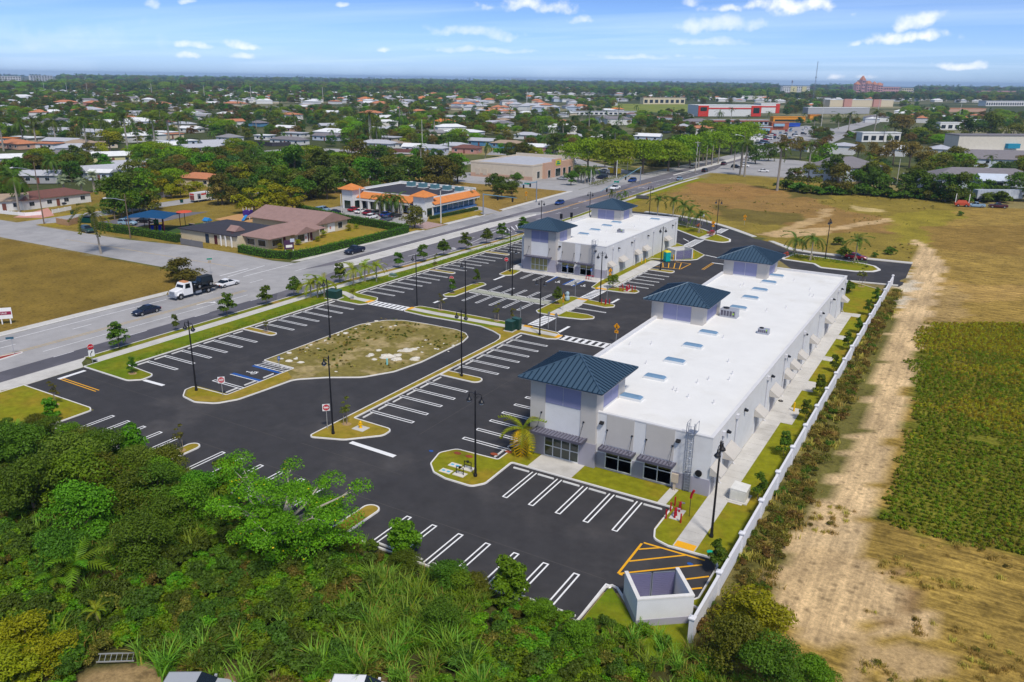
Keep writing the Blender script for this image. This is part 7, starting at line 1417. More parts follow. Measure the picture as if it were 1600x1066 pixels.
for k in range(24): z = hm * k / 24; r0 = 2 - 1.6 * k / 24; b.tube([(r0, 0, z), (-r0 * .5, r0 * .87, z + hm / 48), (-r0 * .5, -r0 * .87, z + hm / 24)], .12, 3)
b.build('bracing', M_GALV, t); b = MB(); b.box(-1.5, 1.5, -1, 1, hm * .62, hm * .64); b.build('dish_platform', M_GALV, t)
pole(1322, 153, 133, 'thin white mast left of the pink hospital', M_CPOLE, .3); x, y = at(1237, 137); t = thing('water_tower', 'small dark water tower on the right horizon', 'water tower', (x, y, 0)); q = screen(x, y)[2]; b = MB(); b.lathe([(3, 0), (2.5, 8 * q / FPX)], (0, 0, 0), 8); b.build('stem', M_CPOLE, t); b = MB(); b.lathe([(4, 7 * q / FPX), (6, 9 * q / FPX), (2, 11 * q / FPX)], (0, 0, 0), 10); b.build('tank', ROOFC['brown'], t)
def mast(px, pyb, label, end_px, z, lights=2, signs=1):
    x, y = at(px, pyb); ex, ey = at(*end_px, z); t = thing('signal_mast', label, 'traffic signal', (x, y, .05)); b = MB(); b.tube([(0, 0, 0), (0, 0, z + .3)], [.2, .15], 8); b.build('pole', M_GALV, t); b = MB(); b.tube([(0, 0, z), (ex - x, ey - y, z)], [.15, .08], 7); A_ = b.build('arm', mat('mast_teal', (.14, .30, .40), .5, .06), t)
    for k in range(lights):
        f = (k + 1) / (lights + .3); cx, cy = (ex - x) * f, (ey - y) * f; b = MB(); b.box(cx - .2, cx + .2, cy - .2, cy + .2, z - 1.25, z - .15); b.build('signal_head', M_BLACK, A_)
    for k in range(signs):
        cx, cy = (ex - x) * .66, (ey - y) * .66; b = MB(); b.box(cx - .9, cx + .9, cy - .03, cy + .03, z - .25, z + .3); b.build('name_plate', M_SGREEN, A_)
    return t
mast(755, 336, 'traffic signal mast with pale blue arm at the mall driveway', (808, 310), 6.0, 2, 0); mast(838, 316, 'grey traffic signal pole on the dry grass triangle with a teal plate', (815, 289), 6.5, 2, 1); mast(1000, 287, 'traffic signal mast with a teal street plate over the main road', (938, 300), 6.3, 2, 1)
b_ = [(877, 338), (893, 336)]
for k, (px, py) in enumerate(b_):
    x, y = at(px, py, 5.5); t = thing('traffic_signal', 'black traffic signal seen above the far white roof, %s' % ('left one' if k == 0 else 'right one'), 'traffic signal', (x, y, 0)); b = MB(); bar(b, (0, 0, 0), (0, 0, 5.0), .08); b.build('pole', M_GALV, t); b = MB(); b.box(-.25, .25, -.25, .25, 4.9, 6.1); b.build('signal_box', M_BLACK, t)
t = thing('ladder', 'aluminium ladder lying on the ground at the brush edge', 'ladder', (*at(182, 1030, .3), .25), rz=rad(34)); M_ALU = mat('aluminium', (.55, .57, .60), .35, .05, metal=.6)
for s in (-.22, .22): b = MB(); b.box(-1.25, 1.25, s - .03, s + .03, .3 * (s > 0), .08 + .3 * (s > 0)); b.build('rail', M_ALU, t)
for k in range(7): b = MB(); x0 = -1.1 + k * .37; b.tube([(x0, -.22, .04), (x0, .22, .34)], .02, 5); b.build('rung', M_ALU, t)
# vegetation
NR = np.random.default_rng(5)
LM = {k: leafmat('leaf_' + k, *v) for k, v in dict(
    dark=((.044, .080, .011),), mid=((.050, .092, .009),), bright=((.105, .175, .006),), yellow=((.155, .17, .006),), olive=((.085, .090, .016),), brown=((.105, .078, .022),),
    brush=((.052, .098, .009),), brusho=((.080, .105, .012),), limb=((.082, .165, .006),), lime=((.068, .145, .008),), grey=((.20, .25, .23),), hedge=((.062, .135, .006),), palm=((.050, .085, .012),), palmy=((.13, .165, .010),), palmold=((.42, .27, .01),), cane=((.10, .175, .025),), canedry=((.20, .165, .05),), pink=((.42, .03, .10),), blue=((.040, .078, .030),), crop=((.095, .135, .006),), cropy=((.20, .175, .008),)).items()}
M_BARK = mat('bark', (.16, .125, .095), .95, .25, 4, .4, 15); M_BARKP = mat('bark_pale', (.42, .38, .32), .9, .2, 4); M_PTRUNK = mat('palm_trunk', (.30, .27, .235), .9, .15, 3)
def unit(n): v = NR.normal(size=(n, 3)); return v / np.linalg.norm(v, axis=1, keepdims=True)
def leaf_quads(c, nrm, L, asp=.5, fold=.15):
    n = len(c); t = np.cross(nrm, unit(n)); t /= np.linalg.norm(t, axis=1, keepdims=True) + 1e-9; b = np.cross(nrm, t); L = L[:, None]
    v = np.stack([c - t * L * .5, c + b * L * asp * .5 + nrm * L * fold, c + t * L * .5, c - b * L * asp * .5 + nrm * L * fold], 1)
    return v.reshape(-1, 3)
def quad_mesh(name, verts, lv, mats, midx=None):
    n = len(verts) // 4; me = bpy.data.meshes.new(name)
    me.vertices.add(n * 4); me.vertices.foreach_set('co', np.ascontiguousarray(verts, np.float32).ravel()); me.loops.add(n * 4); me.loops.foreach_set('vertex_index', np.arange(n * 4, dtype=np.int32)); me.polygons.add(n); me.polygons.foreach_set('loop_start', np.arange(0, n * 4, 4, dtype=np.int32)); me.update(calc_edges=True)
    a = me.attributes.new('lv', 'FLOAT', 'FACE'); a.data.foreach_set('value', np.asarray(lv, np.float32))
    for m in (mats if isinstance(mats, (list, tuple)) else [mats]): me.materials.append(m)
    if midx is not None: me.polygons.foreach_set('material_index', np.asarray(midx, np.int32))
    return me
def blob_leaves(blobs, n, size, up=.35, shell=.3):
    bl = np.array(blobs, float); w_ = (bl[:, 3] * bl[:, 4] + bl[:, 3] * bl[:, 5]); k = NR.choice(len(bl), n, p=w_ / w_.sum())
    u = unit(n); u[:, 2] = np.where(u[:, 2] < -.35, -u[:, 2] * .6, u[:, 2]); r = (shell + (1 - shell) * NR.random(n)) ** .4
    c = bl[k, :3] + u * r[:, None] * bl[k, 3:6]
    nr = u * .55 + unit(n) * .6 + np.array([0, 0, up]); nr /= np.linalg.norm(nr, axis=1, keepdims=True)
    L = size * (.6 + .8 * NR.random(n)); bv = NR.random(len(bl))
    lv = np.clip(.55 * NR.random(n) + .45 * bv[k], 0, 1)
    return c, nr, L, lv
def crown_blobs(R_, H0, H1, n, seed, flat=1.0, cone=0.0):
    r = random.Random(seed); o = []
    for i in range(n):
        a = r.uniform(0, 6.28); f = math.sqrt(r.random()); z = r.uniform(0, 1); rr_ = R_ * (.75 * f) * (1 - cone * z) * (math.sin(math.pi * min(.95, .25 + .65 * z)) if not cone else 1)
        s = R_ * r.uniform(.26, .46) * (1 - cone * z * .7); o.append((rr_ * math.cos(a), rr_ * math.sin(a), H0 + (H1 - H0) * z, s, s, s * .72 * flat))
    return o
def trunk_mb(h, r, blobs, lean=(0, 0), limbs=6, seed=0):
    q = random.Random(seed); b = MB(); t = Vector((lean[0], lean[1], h)); b.tube([(0, 0, -.1), (lean[0] * .4 + q.uniform(-.1, .1), lean[1] * .4, h * .5), tuple(t)], [r, r * .8, r * .6], 7)
    for bl in q.sample(blobs, min(limbs, len(blobs))): e = Vector(bl[:3]); m_ = t.lerp(e, .5) + Vector((0, 0, -.15)); b.tube([tuple(t * .82), tuple(m_), tuple(e)], [r * .5, r * .32, r * .12], 5)
    return b
TREES = {}
def tree_kind(name, label, leaf, R_, H0, H1, nb, nl, size, th, tr, seed, flat=1., cone=0., cat='tree', bark=None, limbs=6, variants=2):
    for v in range(variants):
        bl = crown_blobs(R_, H0, H1, nb, seed + v * 17, flat, cone); c, nr, L, lv = blob_leaves(bl, nl, size)
        TREES.setdefault(name, []).append((quad_mesh(name + '_crown', leaf_quads(c, nr, L), lv, leaf), trunk_mb(th, tr, bl, limbs=limbs, seed=seed).mesh(name + '_trunk', bark or M_BARK), H1 + R_ * .25, R_, label, cat))
tree_kind('shade_tree', 'dark green round shade tree', LM['dark'], 4.2, 1.3, 6.6, 20, 1800, .60, 1.8, .25, 1)
tree_kind('shade_tree_mid', 'mid-green round shade tree', LM['mid'], 4.0, 1.2, 6.4, 20, 1800, .58, 1.8, .24, 51)
tree_kind('olive_tree', 'olive green broad tree', LM['olive'], 4.4, 1.4, 6.2, 20, 1700, .60, 1.9, .25, 101)
tree_kind('spreading_tree', 'bright yellow-green spreading tree', LM['bright'], 7.6, 3.6, 7.8, 34, 3200, .62, 3.4, .32, 151, .55)
tree_kind('yellow_tree', 'yellow-green rounded tree', LM['yellow'], 3.6, 1.4, 5.2, 14, 1500, .50, 1.6, .2, 201)
tree_kind('brown_tree', 'brownish bare-tinted tree', LM['brown'], 4.2, 3.0, 6.8, 15, 1300, .55, 3.2, .24, 251)
tree_kind('blue_tree', 'blue-green dense tree', LM['blue'], 4.0, 2.0, 7.4, 15, 1400, .58, 2.4, .24, 301)
tree_kind('pine_tree', 'tall dark narrow conifer', LM['dark'], 2.0, 2.0, 11.0, 18, 1300, .55, 6.0, .2, 351, 1.4, .75)
tree_kind('lime_tree', 'bright green bushy tree', LM['lime'], 3.6, 2.0, 5.6, 14, 1400, .52, 2.2, .2, 401)
tree_kind('buttonwood', 'young green upright street tree', LM['mid'], 1.0, .95, 3.0, 26, 1500, .22, 1.1, .045, 451, 1.3, .5, limbs=5, variants=3)
tree_kind('sapling', 'thin feathery staked sapling', LM['olive'], .85, 1.5, 3.3, 10, 420, .20, 1.6, .035, 501, 1.2, .4, limbs=6, variants=2)
tree_kind('bush_tree', 'dense dark green planted bush tree', LM['hedge'], 1.15, .6, 2.6, 24, 3200, .19, .8, .08, 551, 1.3, .35, limbs=3, variants=2)
tree_kind('round_shrub', 'rounded green shrub', LM['mid'], 1.0, .25, .85, 9, 500, .26, .3, .05, 601, 1., cat='shrub', limbs=2)
tree_kind('brush_tree', 'dark brush tree', LM['brush'], 3.0, 1.2, 4.9, 30, 8500, .21, 2.0, .16, 651)
tree_kind('brush_tree_bright', 'fresh green brush tree', LM['lime'], 2.5, .8, 3.6, 28, 7500, .19, 1.4, .13, 701)
tree_kind('brush_tree_olive', 'olive brush tree', LM['brusho'], 2.6, 1.0, 4.2, 28, 7500, .19, 1.6, .14, 751)
tree_kind('yellow_brush', 'yellow-green small-leaved bush', LM['yellow'], 1.7, .6, 2.5, 34, 5000, .15, 1.0, .1, 801, .8)
KK = {}
def plant(kind, x, y, h=None, label=None, group=None, z=0.0, rz=None, wide=1.0, nolab=False):
    v = RND.randrange(len(TREES[kind])); cm, tm, H, R_, lb, cat = TREES[kind][v]; s = (h / H) if h else RND.uniform(.85, 1.15)
    nm = {'shade_tree_mid': 'shade_tree', 'brush_tree_bright': 'brush_tree', 'brush_tree_olive': 'brush_tree', 'yellow_brush': 'shrub', 'round_shrub': 'shrub', 'buttonwood': 'street_tree'}.get(kind, kind)
    t = thing(nm, label or lb, cat, (x, y, z), group, rz=RND.uniform(0, 6.28) if rz is None else rz); t.scale = (s * wide, s * wide, s)
    link('crown', cm, t); link('trunk', tm, t); KK[t.name] = kind
    return t
def frond(L, droop, n=15, wd=.5, lift=.5, vee=.35):
    q = []; pts = []
    for i in range(n + 1):
        f = i / n; x = L * (f - .18 * f * f * droop); z = L * (lift * f - (lift + .55 * droop) * f * f); pts.append(np.array((x, 0, z)))
    for i in range(n):
        p, p2 = pts[i], pts[i + 1]; q += [p + (0, .025, 0), p2 + (0, .02, 0), p2 - (0, .02, 0), p - (0, .025, 0)]
        f = (i + .5) / n; w_ = wd * L * .32 * math.sin(math.pi * min(1, .12 + .9 * f)) ** .7
        for s in (-1, 1):
            m_ = (p + p2) / 2; tip = m_ + np.array((L * .10, s * w_, -w_ * vee)); e = (p2 - p) * .42
            q += [m_ - e, m_ + e, tip + e * .4, tip - e * .2]
    return np.array(q)
def rotz(v, a, tilt=0.0):
    ct, st = math.cos(tilt), math.sin(tilt); x = v[:, 0] * ct - v[:, 2] * st; z = v[:, 0] * st + v[:, 2] * ct; ca, sa = math.cos(a), math.sin(a)
    return np.stack([x * ca - v[:, 1] * sa, x * sa + v[:, 1] * ca, z], 1)
FR = {}
for k, (m, L, droop, wd) in dict(palm=(LM['palm'], 3.0, 1.0, .55), palmy=(LM['palmy'], 2.0, .9, .6), coco=(LM['palm'], 3.6, 1.15, .5), grey=(LM['grey'], 1.9, .6, 1.1), banana=(LM['lime'], 2.2, .9, .95), old=(LM['palmold'], 2.2, 1.5, .8), cocobig=(LM['olive'], 5.0, 1.35, .5)).items():
    fv = frond(L, droop, 14, wd); FR[k] = (fv, m, quad_mesh('frond_' + k, fv, NR.random(len(fv) // 4), m))
PALM = {}
def palm_kind(name, fk, th, tr, nf, label, lean=0.0, bulge=1.3):
    vs = []; lv = []; r = random.Random(len(PALM) * 7 + 3)
    for i in range(nf): v = rotz(FR[fk][0], i * 2.4 + r.uniform(-.2, .2), rad(r.uniform(-45, 62) if fk != 'grey' else r.uniform(-30, 75))); v[:, 2] += th; v[:, 0] += lean; vs.append(v); lv.append(np.full(len(v) // 4, r.random()))
    cm = quad_mesh(name + '_crown', np.concatenate(vs), np.concatenate(lv), FR[fk][1])
    b = MB(); b.tube([(0, 0, -.1), (lean * .25, 0, th * .4), (lean * .7, 0, th * .75), (lean, 0, th)], [tr * bulge, tr, tr * .9, tr * .75], 8); PALM[name] = (cm, b.mesh(name + '_trunk', M_PTRUNK), th + 1.5, label)
palm_kind('royal_palm', 'palm', 9.0, .24, 15, 'tall palm with pale trunk'); palm_kind('coconut_palm', 'coco', 6.5, .17, 16, 'drooping coconut palm', 1.0); palm_kind('leaning_palm', 'cocobig', 9.2, .2, 18, 'leaning palm', -.6, 1.5); palm_kind('silver_palm', 'grey', 3.2, .25, 22, 'silver-grey fan palm'); palm_kind('short_palm', 'palm', 4.2, .16, 14, 'short palm')
def palm(kind, x, y, h=None, label=None, group=None, z=0., rz=None):
    cm, tm, H, lb = PALM[kind]; s = h / H if h else RND.uniform(.85, 1.15); t = thing('palm_tree', label or lb, 'palm tree', (x, y, z), group, rz=RND.uniform(0, 6.28) if rz is None else rz); t.scale = (s,) * 3; link('crown', cm, t); link('trunk', tm, t); KK[t.name] = kind; return t
def near_palm(x, y, fk, th, nf, label, L=1.0, z=.12, stakes=False, rz=0., old=0, group=None):
    t = thing('palm_tree', label, 'palm tree', (x, y, z), group, rz=rz); r = random.Random(int(x * 13 + y * 7)); b = MB(); b.tube([(0, 0, -.05), (.03, .02, th * .5), (.06, 0, th)], [.16, .12, .10], 9); b.build('trunk', M_PTRUNK, t)
    b = MB(); b.tube([(.06, 0, th - .7), (.06, 0, th + .1)], [.12, .07], 8); b.build('crownshaft', mat('crownshaft', (.14, .22, .04), .6, .1), t)
    for i in range(nf):
        k = 'old' if i < old else fk; o = link('frond', FR[k][2], t); o.location = (.06, 0, th); tl = rad(-35) if i < old else rad(r.uniform(-20, 58)); o.rotation_euler = (0, -tl, i * 2.4 + r.uniform(-.25, .25) if i >= old else rad(-130 + 60 * i)); s = L * r.uniform(.85, 1.1); o.scale = (s, s, s)
    if stakes:
        for i in range(3): a = i * 2.1 + .4; b = MB(); b.tube([(1.0 * math.cos(a), 1.0 * math.sin(a), 0), (.12 * math.cos(a), .12 * math.sin(a), 1.5)], .05, 4); b.build('stake', mat('stake_wood', (.45, .37, .28), .9, .1), t)
    return t
def hedge(name, label, pts, wd, h, leaf, size=.22, dens=26, cat='hedge', z=0.0, gaps=0.0, world=True):
    t = thing(name, label, cat, (pts[0][0], pts[0][1], z), world=True); cs = []; ns = []; core = MB()
    for a, c in zip(pts, pts[1:]):
        a, c = np.array(a, float), np.array(c, float); d = c - a; L = np.linalg.norm(d); d /= L; pr = np.array((-d[1], d[0])); n = int(L * (wd + 2 * h) * dens); s = NR.random(n) * L; k = NR.random(n) * (wd + 2 * h)
        off = np.where(k < h, -wd / 2, np.where(k < h + wd, k - h - wd / 2, wd / 2)); zz = np.where(k < h, k, np.where(k < h + wd, h, wd + 2 * h - k))
        hh = 1 + .16 * (fbm(a[0] + d[0] * s, a[1] + d[1] * s, 1.6, 8) - .5) * 2 - gaps * np.maximum(0, fbm(a[0] + d[0] * s, a[1] + d[1] * s, 2.2, 19) - .45) * 4
        keep = hh > .25; p = np.stack([a[0] + d[0] * s + pr[0] * off, a[1] + d[1] * s + pr[1] * off, zz * hh], 1)[keep]; nn = np.stack([pr[0] * np.sign(off) * (np.abs(off) >= wd / 2 - .01), pr[1] * np.sign(off) * (np.abs(off) >= wd / 2 - .01), (np.abs(off) < wd / 2 - .01) * 1.0], 1)[keep]
        cs.append(p + NR.normal(size=p.shape) * size * .35); ns.append(nn)
        if not gaps: q = pr * (wd / 2 - .12); core.prism([tuple(a - q), tuple(c - q), tuple(c + q), tuple(a + q)], 0, h - .12)
    c = np.concatenate(cs); nr = np.concatenate(ns) * .8 + unit(len(c)) * .75; nr /= np.linalg.norm(nr, axis=1, keepdims=True); c -= np.array([pts[0][0], pts[0][1], 0])
    link('foliage', quad_mesh('hedge_foliage', leaf_quads(c, nr, size * (.6 + .8 * NR.random(len(c)))), NR.random(len(c)), leaf), t)
    if core.v: core.build('inner_fill', mat('hedge_core', (.02, .045, .005), .95, .2, 3), t)  # solid filler box inside the hedge, darker green than its leaves
    return t
def scatter(name, protos, P, rz, sc, idx, label=None, tilt=None):
    n = len(P); me = bpy.data.meshes.new(name); me.vertices.add(n); me.vertices.foreach_set('co', np.asarray(P, np.float32).ravel())
    rot = np.zeros((n, 3), np.float32); rot[:, 2] = rz
    if tilt is not None: rot[:, :2] = tilt
    a = me.attributes.new('rot', 'FLOAT_VECTOR', 'POINT'); a.data.foreach_set('vector', rot.ravel()); a = me.attributes.new('sc', 'FLOAT', 'POINT'); a.data.foreach_set('value', np.asarray(sc, np.float32)); a = me.attributes.new('pi', 'INT', 'POINT'); a.data.foreach_set('value', np.asarray(idx, np.int32))
    cl = bpy.data.collections.new(name + '_protos')
    for i, m in enumerate(protos): cl.objects.link(bpy.data.objects.new('%03d_%s' % (i, m.name), m))
    o = link(name, me); o['kind'] = 'stuff'
    if label: o['label'] = label
    g = bpy.data.node_groups.new(name + '_scatter', 'GeometryNodeTree'); g.interface.new_socket('Geometry', in_out='INPUT', socket_type='NodeSocketGeometry'); g.interface.new_socket('Geometry', in_out='OUTPUT', socket_type='NodeSocketGeometry')
    gi, go = N(g, 'NodeGroupInput'), N(g, 'NodeGroupOutput'); ip = N(g, 'GeometryNodeInstanceOnPoints'); ci = N(g, 'GeometryNodeCollectionInfo'); ci.inputs[0].default_value = cl; ci.inputs['Separate Children'].default_value = True; ci.inputs['Reset Children'].default_value = True
    def na(nm, ty): q = N(g, 'GeometryNodeInputNamedAttribute', data_type=ty); q.inputs[0].default_value = nm; return q.outputs[0]
    L = g.links; L.new(gi.outputs[0], ip.inputs['Points']); L.new(ci.outputs[0], ip.inputs['Instance']); ip.inputs['Pick Instance'].default_value = True; L.new(na('pi', 'INT'), ip.inputs['Instance Index']); L.new(na('rot', 'FLOAT_VECTOR'), ip.inputs['Rotation']); L.new(na('sc', 'FLOAT'), ip.inputs['Scale']); L.new(ip.outputs[0], go.inputs[0])
    o.modifiers.new('scatter', 'NODES').node_group = g
    return o
# planted trees of the lot
for k, (x, y) in enumerate([(-105.0, 66.5), (-105.2, 76.3), (-105.0, 86.2), (-105.0, 94.6), (-105.2, 101.6), (-105.1, 113.8), (-103.6, 130.1), (-102.9, 137.9), (-102.6, 145.3), (-102.4, 153.9), (-102.2, 162.6), (-101.8, 169.2), (-101.7, 180)]):
    plant('buttonwood', x, y, [4.2, 3.0, 4.1, 3.8, 4.1, 4.0, 3.6, 4.2, 4.2, 4.3, 4.2, 4.4, 4.4][k], 'young green street tree on the road verge, %s from the left' % ordn(k), 'street trees on the road verge', .14, wide=.8 if k == 1 else 1.35)
for k, (x, y, h, lb, kd) in enumerate([(-94.3, 61.0, 2.4, 'small leafy tree on the grass tip by the dark sign back', 'buttonwood'), (-69.4, 49.1, 3.0, 'thin sapling on the short stall island above the brush', 'sapling'), (-59.0, 63.6, 3.4, 'sapling with a blue tie beside the yellow hydrant', 'sapling'), (-93.2, 83.5, 2.3, 'spindly sapling on the first road-row island', 'sapling'), (-94.9, 105.8, 2.8, 'nearly bare sapling on the walk island by the green transformer', 'sapling'),
                                      (-77.5, 108.6, 3.1, 'thin sapling on the central walkway verge, nearer the road', 'sapling'), (-66.0, 108.4, 3.1, 'thin brownish sapling on the central walkway verge', 'sapling'), (-62.9, 108.3, 2.9, 'leafier sapling beside the green cabinets', 'sapling'), (-82.4, 119.2, 3.0, 'green sapling beside the stop sign of the slim island', 'buttonwood'), (-82.4, 127.4, 3.2, 'green sapling at the far end of the slim island', 'buttonwood'),
                                      (-62.4, 123.1, 3.6, 'upright green sapling on the lawn island before the far building', 'buttonwood'), (-58.6, 139.0, 2.8, 'staked small tree with pale stakes by the far walk', 'lime_tree'), (-96.4, 133.0, 2.4, 'wispy sapling at the second road-row island', 'sapling'), (-99.0, 137.2, 2.6, 'wispy sapling between the hedge and sidewalk', 'sapling'), (-17.7, 167.4, 4.4, 'thin staked tree on the dry lawn by the right-hand entrance', 'sapling'), (-19.5, 161.0, 2.2, 'small palm-like shrub behind the long building corner', 'round_shrub'),
                                      (-92.6, 49.3, 3.2, 'pale feathery sapling on the south-west lawn', 'sapling'), (-88.3, 46.4, 2.9, 'dark bushy planted tree at the south-west lawn corner', 'bush_tree')]):
    t = plant(kd, x, y, h, lb, z=.12)
    if kd in ('sapling', 'lime_tree'):
        for s in (-1, 1): b = MB(); b.tube([(s * .4, .15, 0), (s * .38, .15, 1.25)], .03, 4); b.build('stake', mat('stake_wood', (.45, .37, .28), .9, .1), t)
    b = MB(); b.prism([(.62 * math.cos(i * .7) * (1 + .15 * math.sin(3 * i)), .5 * math.sin(i * .7)) for i in range(9)], 0, .012); o = b.build('mulch_ring', M_MUD); o.location = (x, y, .121); struct(o)
for k, (px, py, h) in enumerate([(212, 716, 3.9), (361, 774, 3.9), (641, 868, 4.0), (803, 934, 3.9)]):
    x, y = at(px, py); plant('bush_tree', x, min(y, 45.2), h, wide=1.15, label=['dense dark bush tree at the kerb left of the short stall island', 'dense dark bush tree half hidden by the branchy tree', 'dense dark bush tree on the kerb above the tall grass', 'dense dark bush tree on the kerb left of the dumpster enclosure'][k], group='dense bush trees along the south kerb')
for k, y in enumerate([57.2, 70.9, 82, 93, 102, 112.5, 124, 134, 146, 155]): plant('buttonwood', -13.75, y, [3.3, 3.1, 3, 2.9, 3.1, 2.8, 3, 2.9, 3, 3.1][k], 'young tree on the lawn inside the white fence, %s from the camera' % ordn(k), 'young trees inside the boundary fence', .12)
for k, (x, y, th) in enumerate([(-102.2, 102.7, 2.6), (-101.2, 103.4, 3.4), (-100.4, 104.3, 2.9), (-101.6, 113.6, 3.2), (-101.8, 117.2, 3.0), (-99.9, 118.4, 3.2)]): near_palm(x, y, 'palmy', th, 11, 'young yellow-green palm on the road lawn, %s from the left' % ordn(k), 1.4, group='young palms at the transformer lawn')
near_palm(-37.95, 67.6, 'palmy', 3.0, 13, 'yellowing foxtail palm against the near tower wall', 1.45, old=3)
for k, (x, y) in enumerate([(-83.0, 228.0), (-78.2, 228.0), (-72.9, 221.0), (-68.4, 212.6), (-63.2, 206.5)]): near_palm(x, y, 'palm', 4.6, 13, 'green palm at the far entrance island, %s from the left' % ordn(k), 1.15, stakes=k > 2, group='entrance palms beyond the far building')
for k, (x, y) in enumerate([(-35.4, 190.5), (-31.2, 187.4), (-22.3, 190.2)]): near_palm(x, y, 'palm', [3.9, 5.0, 4.8][k], 13, 'staked palm on the right-hand entrance island, %s from the left' % ordn(k), 1.15, stakes=True, group='staked palms at the right-hand entrance')
hedge('hedge', 'low ragged hedge between the road sidewalk and the stall row', [(-98.35, 63.5), (-98.4, 103)], .55, .62, LM['hedge'], .16, 30, z=.12, gaps=.9)
hedge('hedge', 'low green hedge beside the far half of the road stall row', [(-98.5, 110.5), (-98.5, 140), (-98.6, 176)], .9, .75, LM['hedge'], .17, 26, z=.12, gaps=.25)
hedge('hedge', 'clipped shrub row on the right-hand entrance island', [(-36.4, 189.2), (-28, 188.5), (-19.5, 187.9)], 1.1, 1.0, LM['hedge'], .2, 24, z=.12, gaps=.5); hedge('hedge', 'shrub row at the far entrance island', [(-84, 219.5), (-72, 215.2), (-66, 210.8)], 1.8, 1.1, LM['hedge'], .22, 18, z=.12, gaps=.4)
for x, y, s, lb in ((-58.9, 203.4, 1.5, 'pink-flowering shrub at the foot of the island lamp post'), (-65.5, 213.5, 1.1, 'small pink-flowering shrub by the entrance palms'), (-36.6, 187.6, 1.1, 'small pink-flowering shrub left on the right-hand island')):
    bl = crown_blobs(1.0, .3, .9, 7, 3); c, nr, L, lv = blob_leaves(bl, 420, .2); t = thing('flower_shrub', lb, 'shrub', (x, y, .12)); t.scale = (s, s, s); link('foliage', quad_mesh('flower_foliage', leaf_quads(c, nr, L), lv, [LM['mid'], LM['pink']], (NR.random(420) < .55).astype(int)), t)
hedge('hedge', 'long clipped green hedge round the day-care lawn', [(-143.8, 123.4), (-134.2, 122.8), (-129.0, 124.4), (-127.6, 130), (-127.4, 163.6)], 1.5, 1.7, LM['hedge'], .26, 15); hedge('hedge', 'clipped hedge between the day-care lawn and the mall lot', [(-127.4, 164.2), (-134, 165), (-152, 167.4), (-176, 174)], 1.5, 2.0, LM['hedge'], .26, 13)
hedge('hedge', 'clipped bright hedge before the playground', [(-197.5, 123.0), (-189.6, 122.9), (-177, 123.6), (-164.5, 123.2)], 1.6, 1.9, LM['hedge'], .25, 15); hedge('hedge', 'low dark hedge along the mall glass front', [(-134.6, 184.2), (-133.8, 195), (-133.2, 206.5)], 1.2, .9, LM['dark'], .22, 15)
for k, (x, y, s) in enumerate([(-138.6, 136.4, 1.6), (-141.8, 148.4, 1.6), (-141.6, 157.5, 1.7), (-138.8, 130.8, 1.5), (-138.0, 142.4, 1.4), (-142.0, 161.0, 1.4)]): plant('yellow_brush', x, y, s, 'clipped yellow-green bush by the day-care wall, %s in height order' % ordn(k), 'yellow bushes round the day-care')
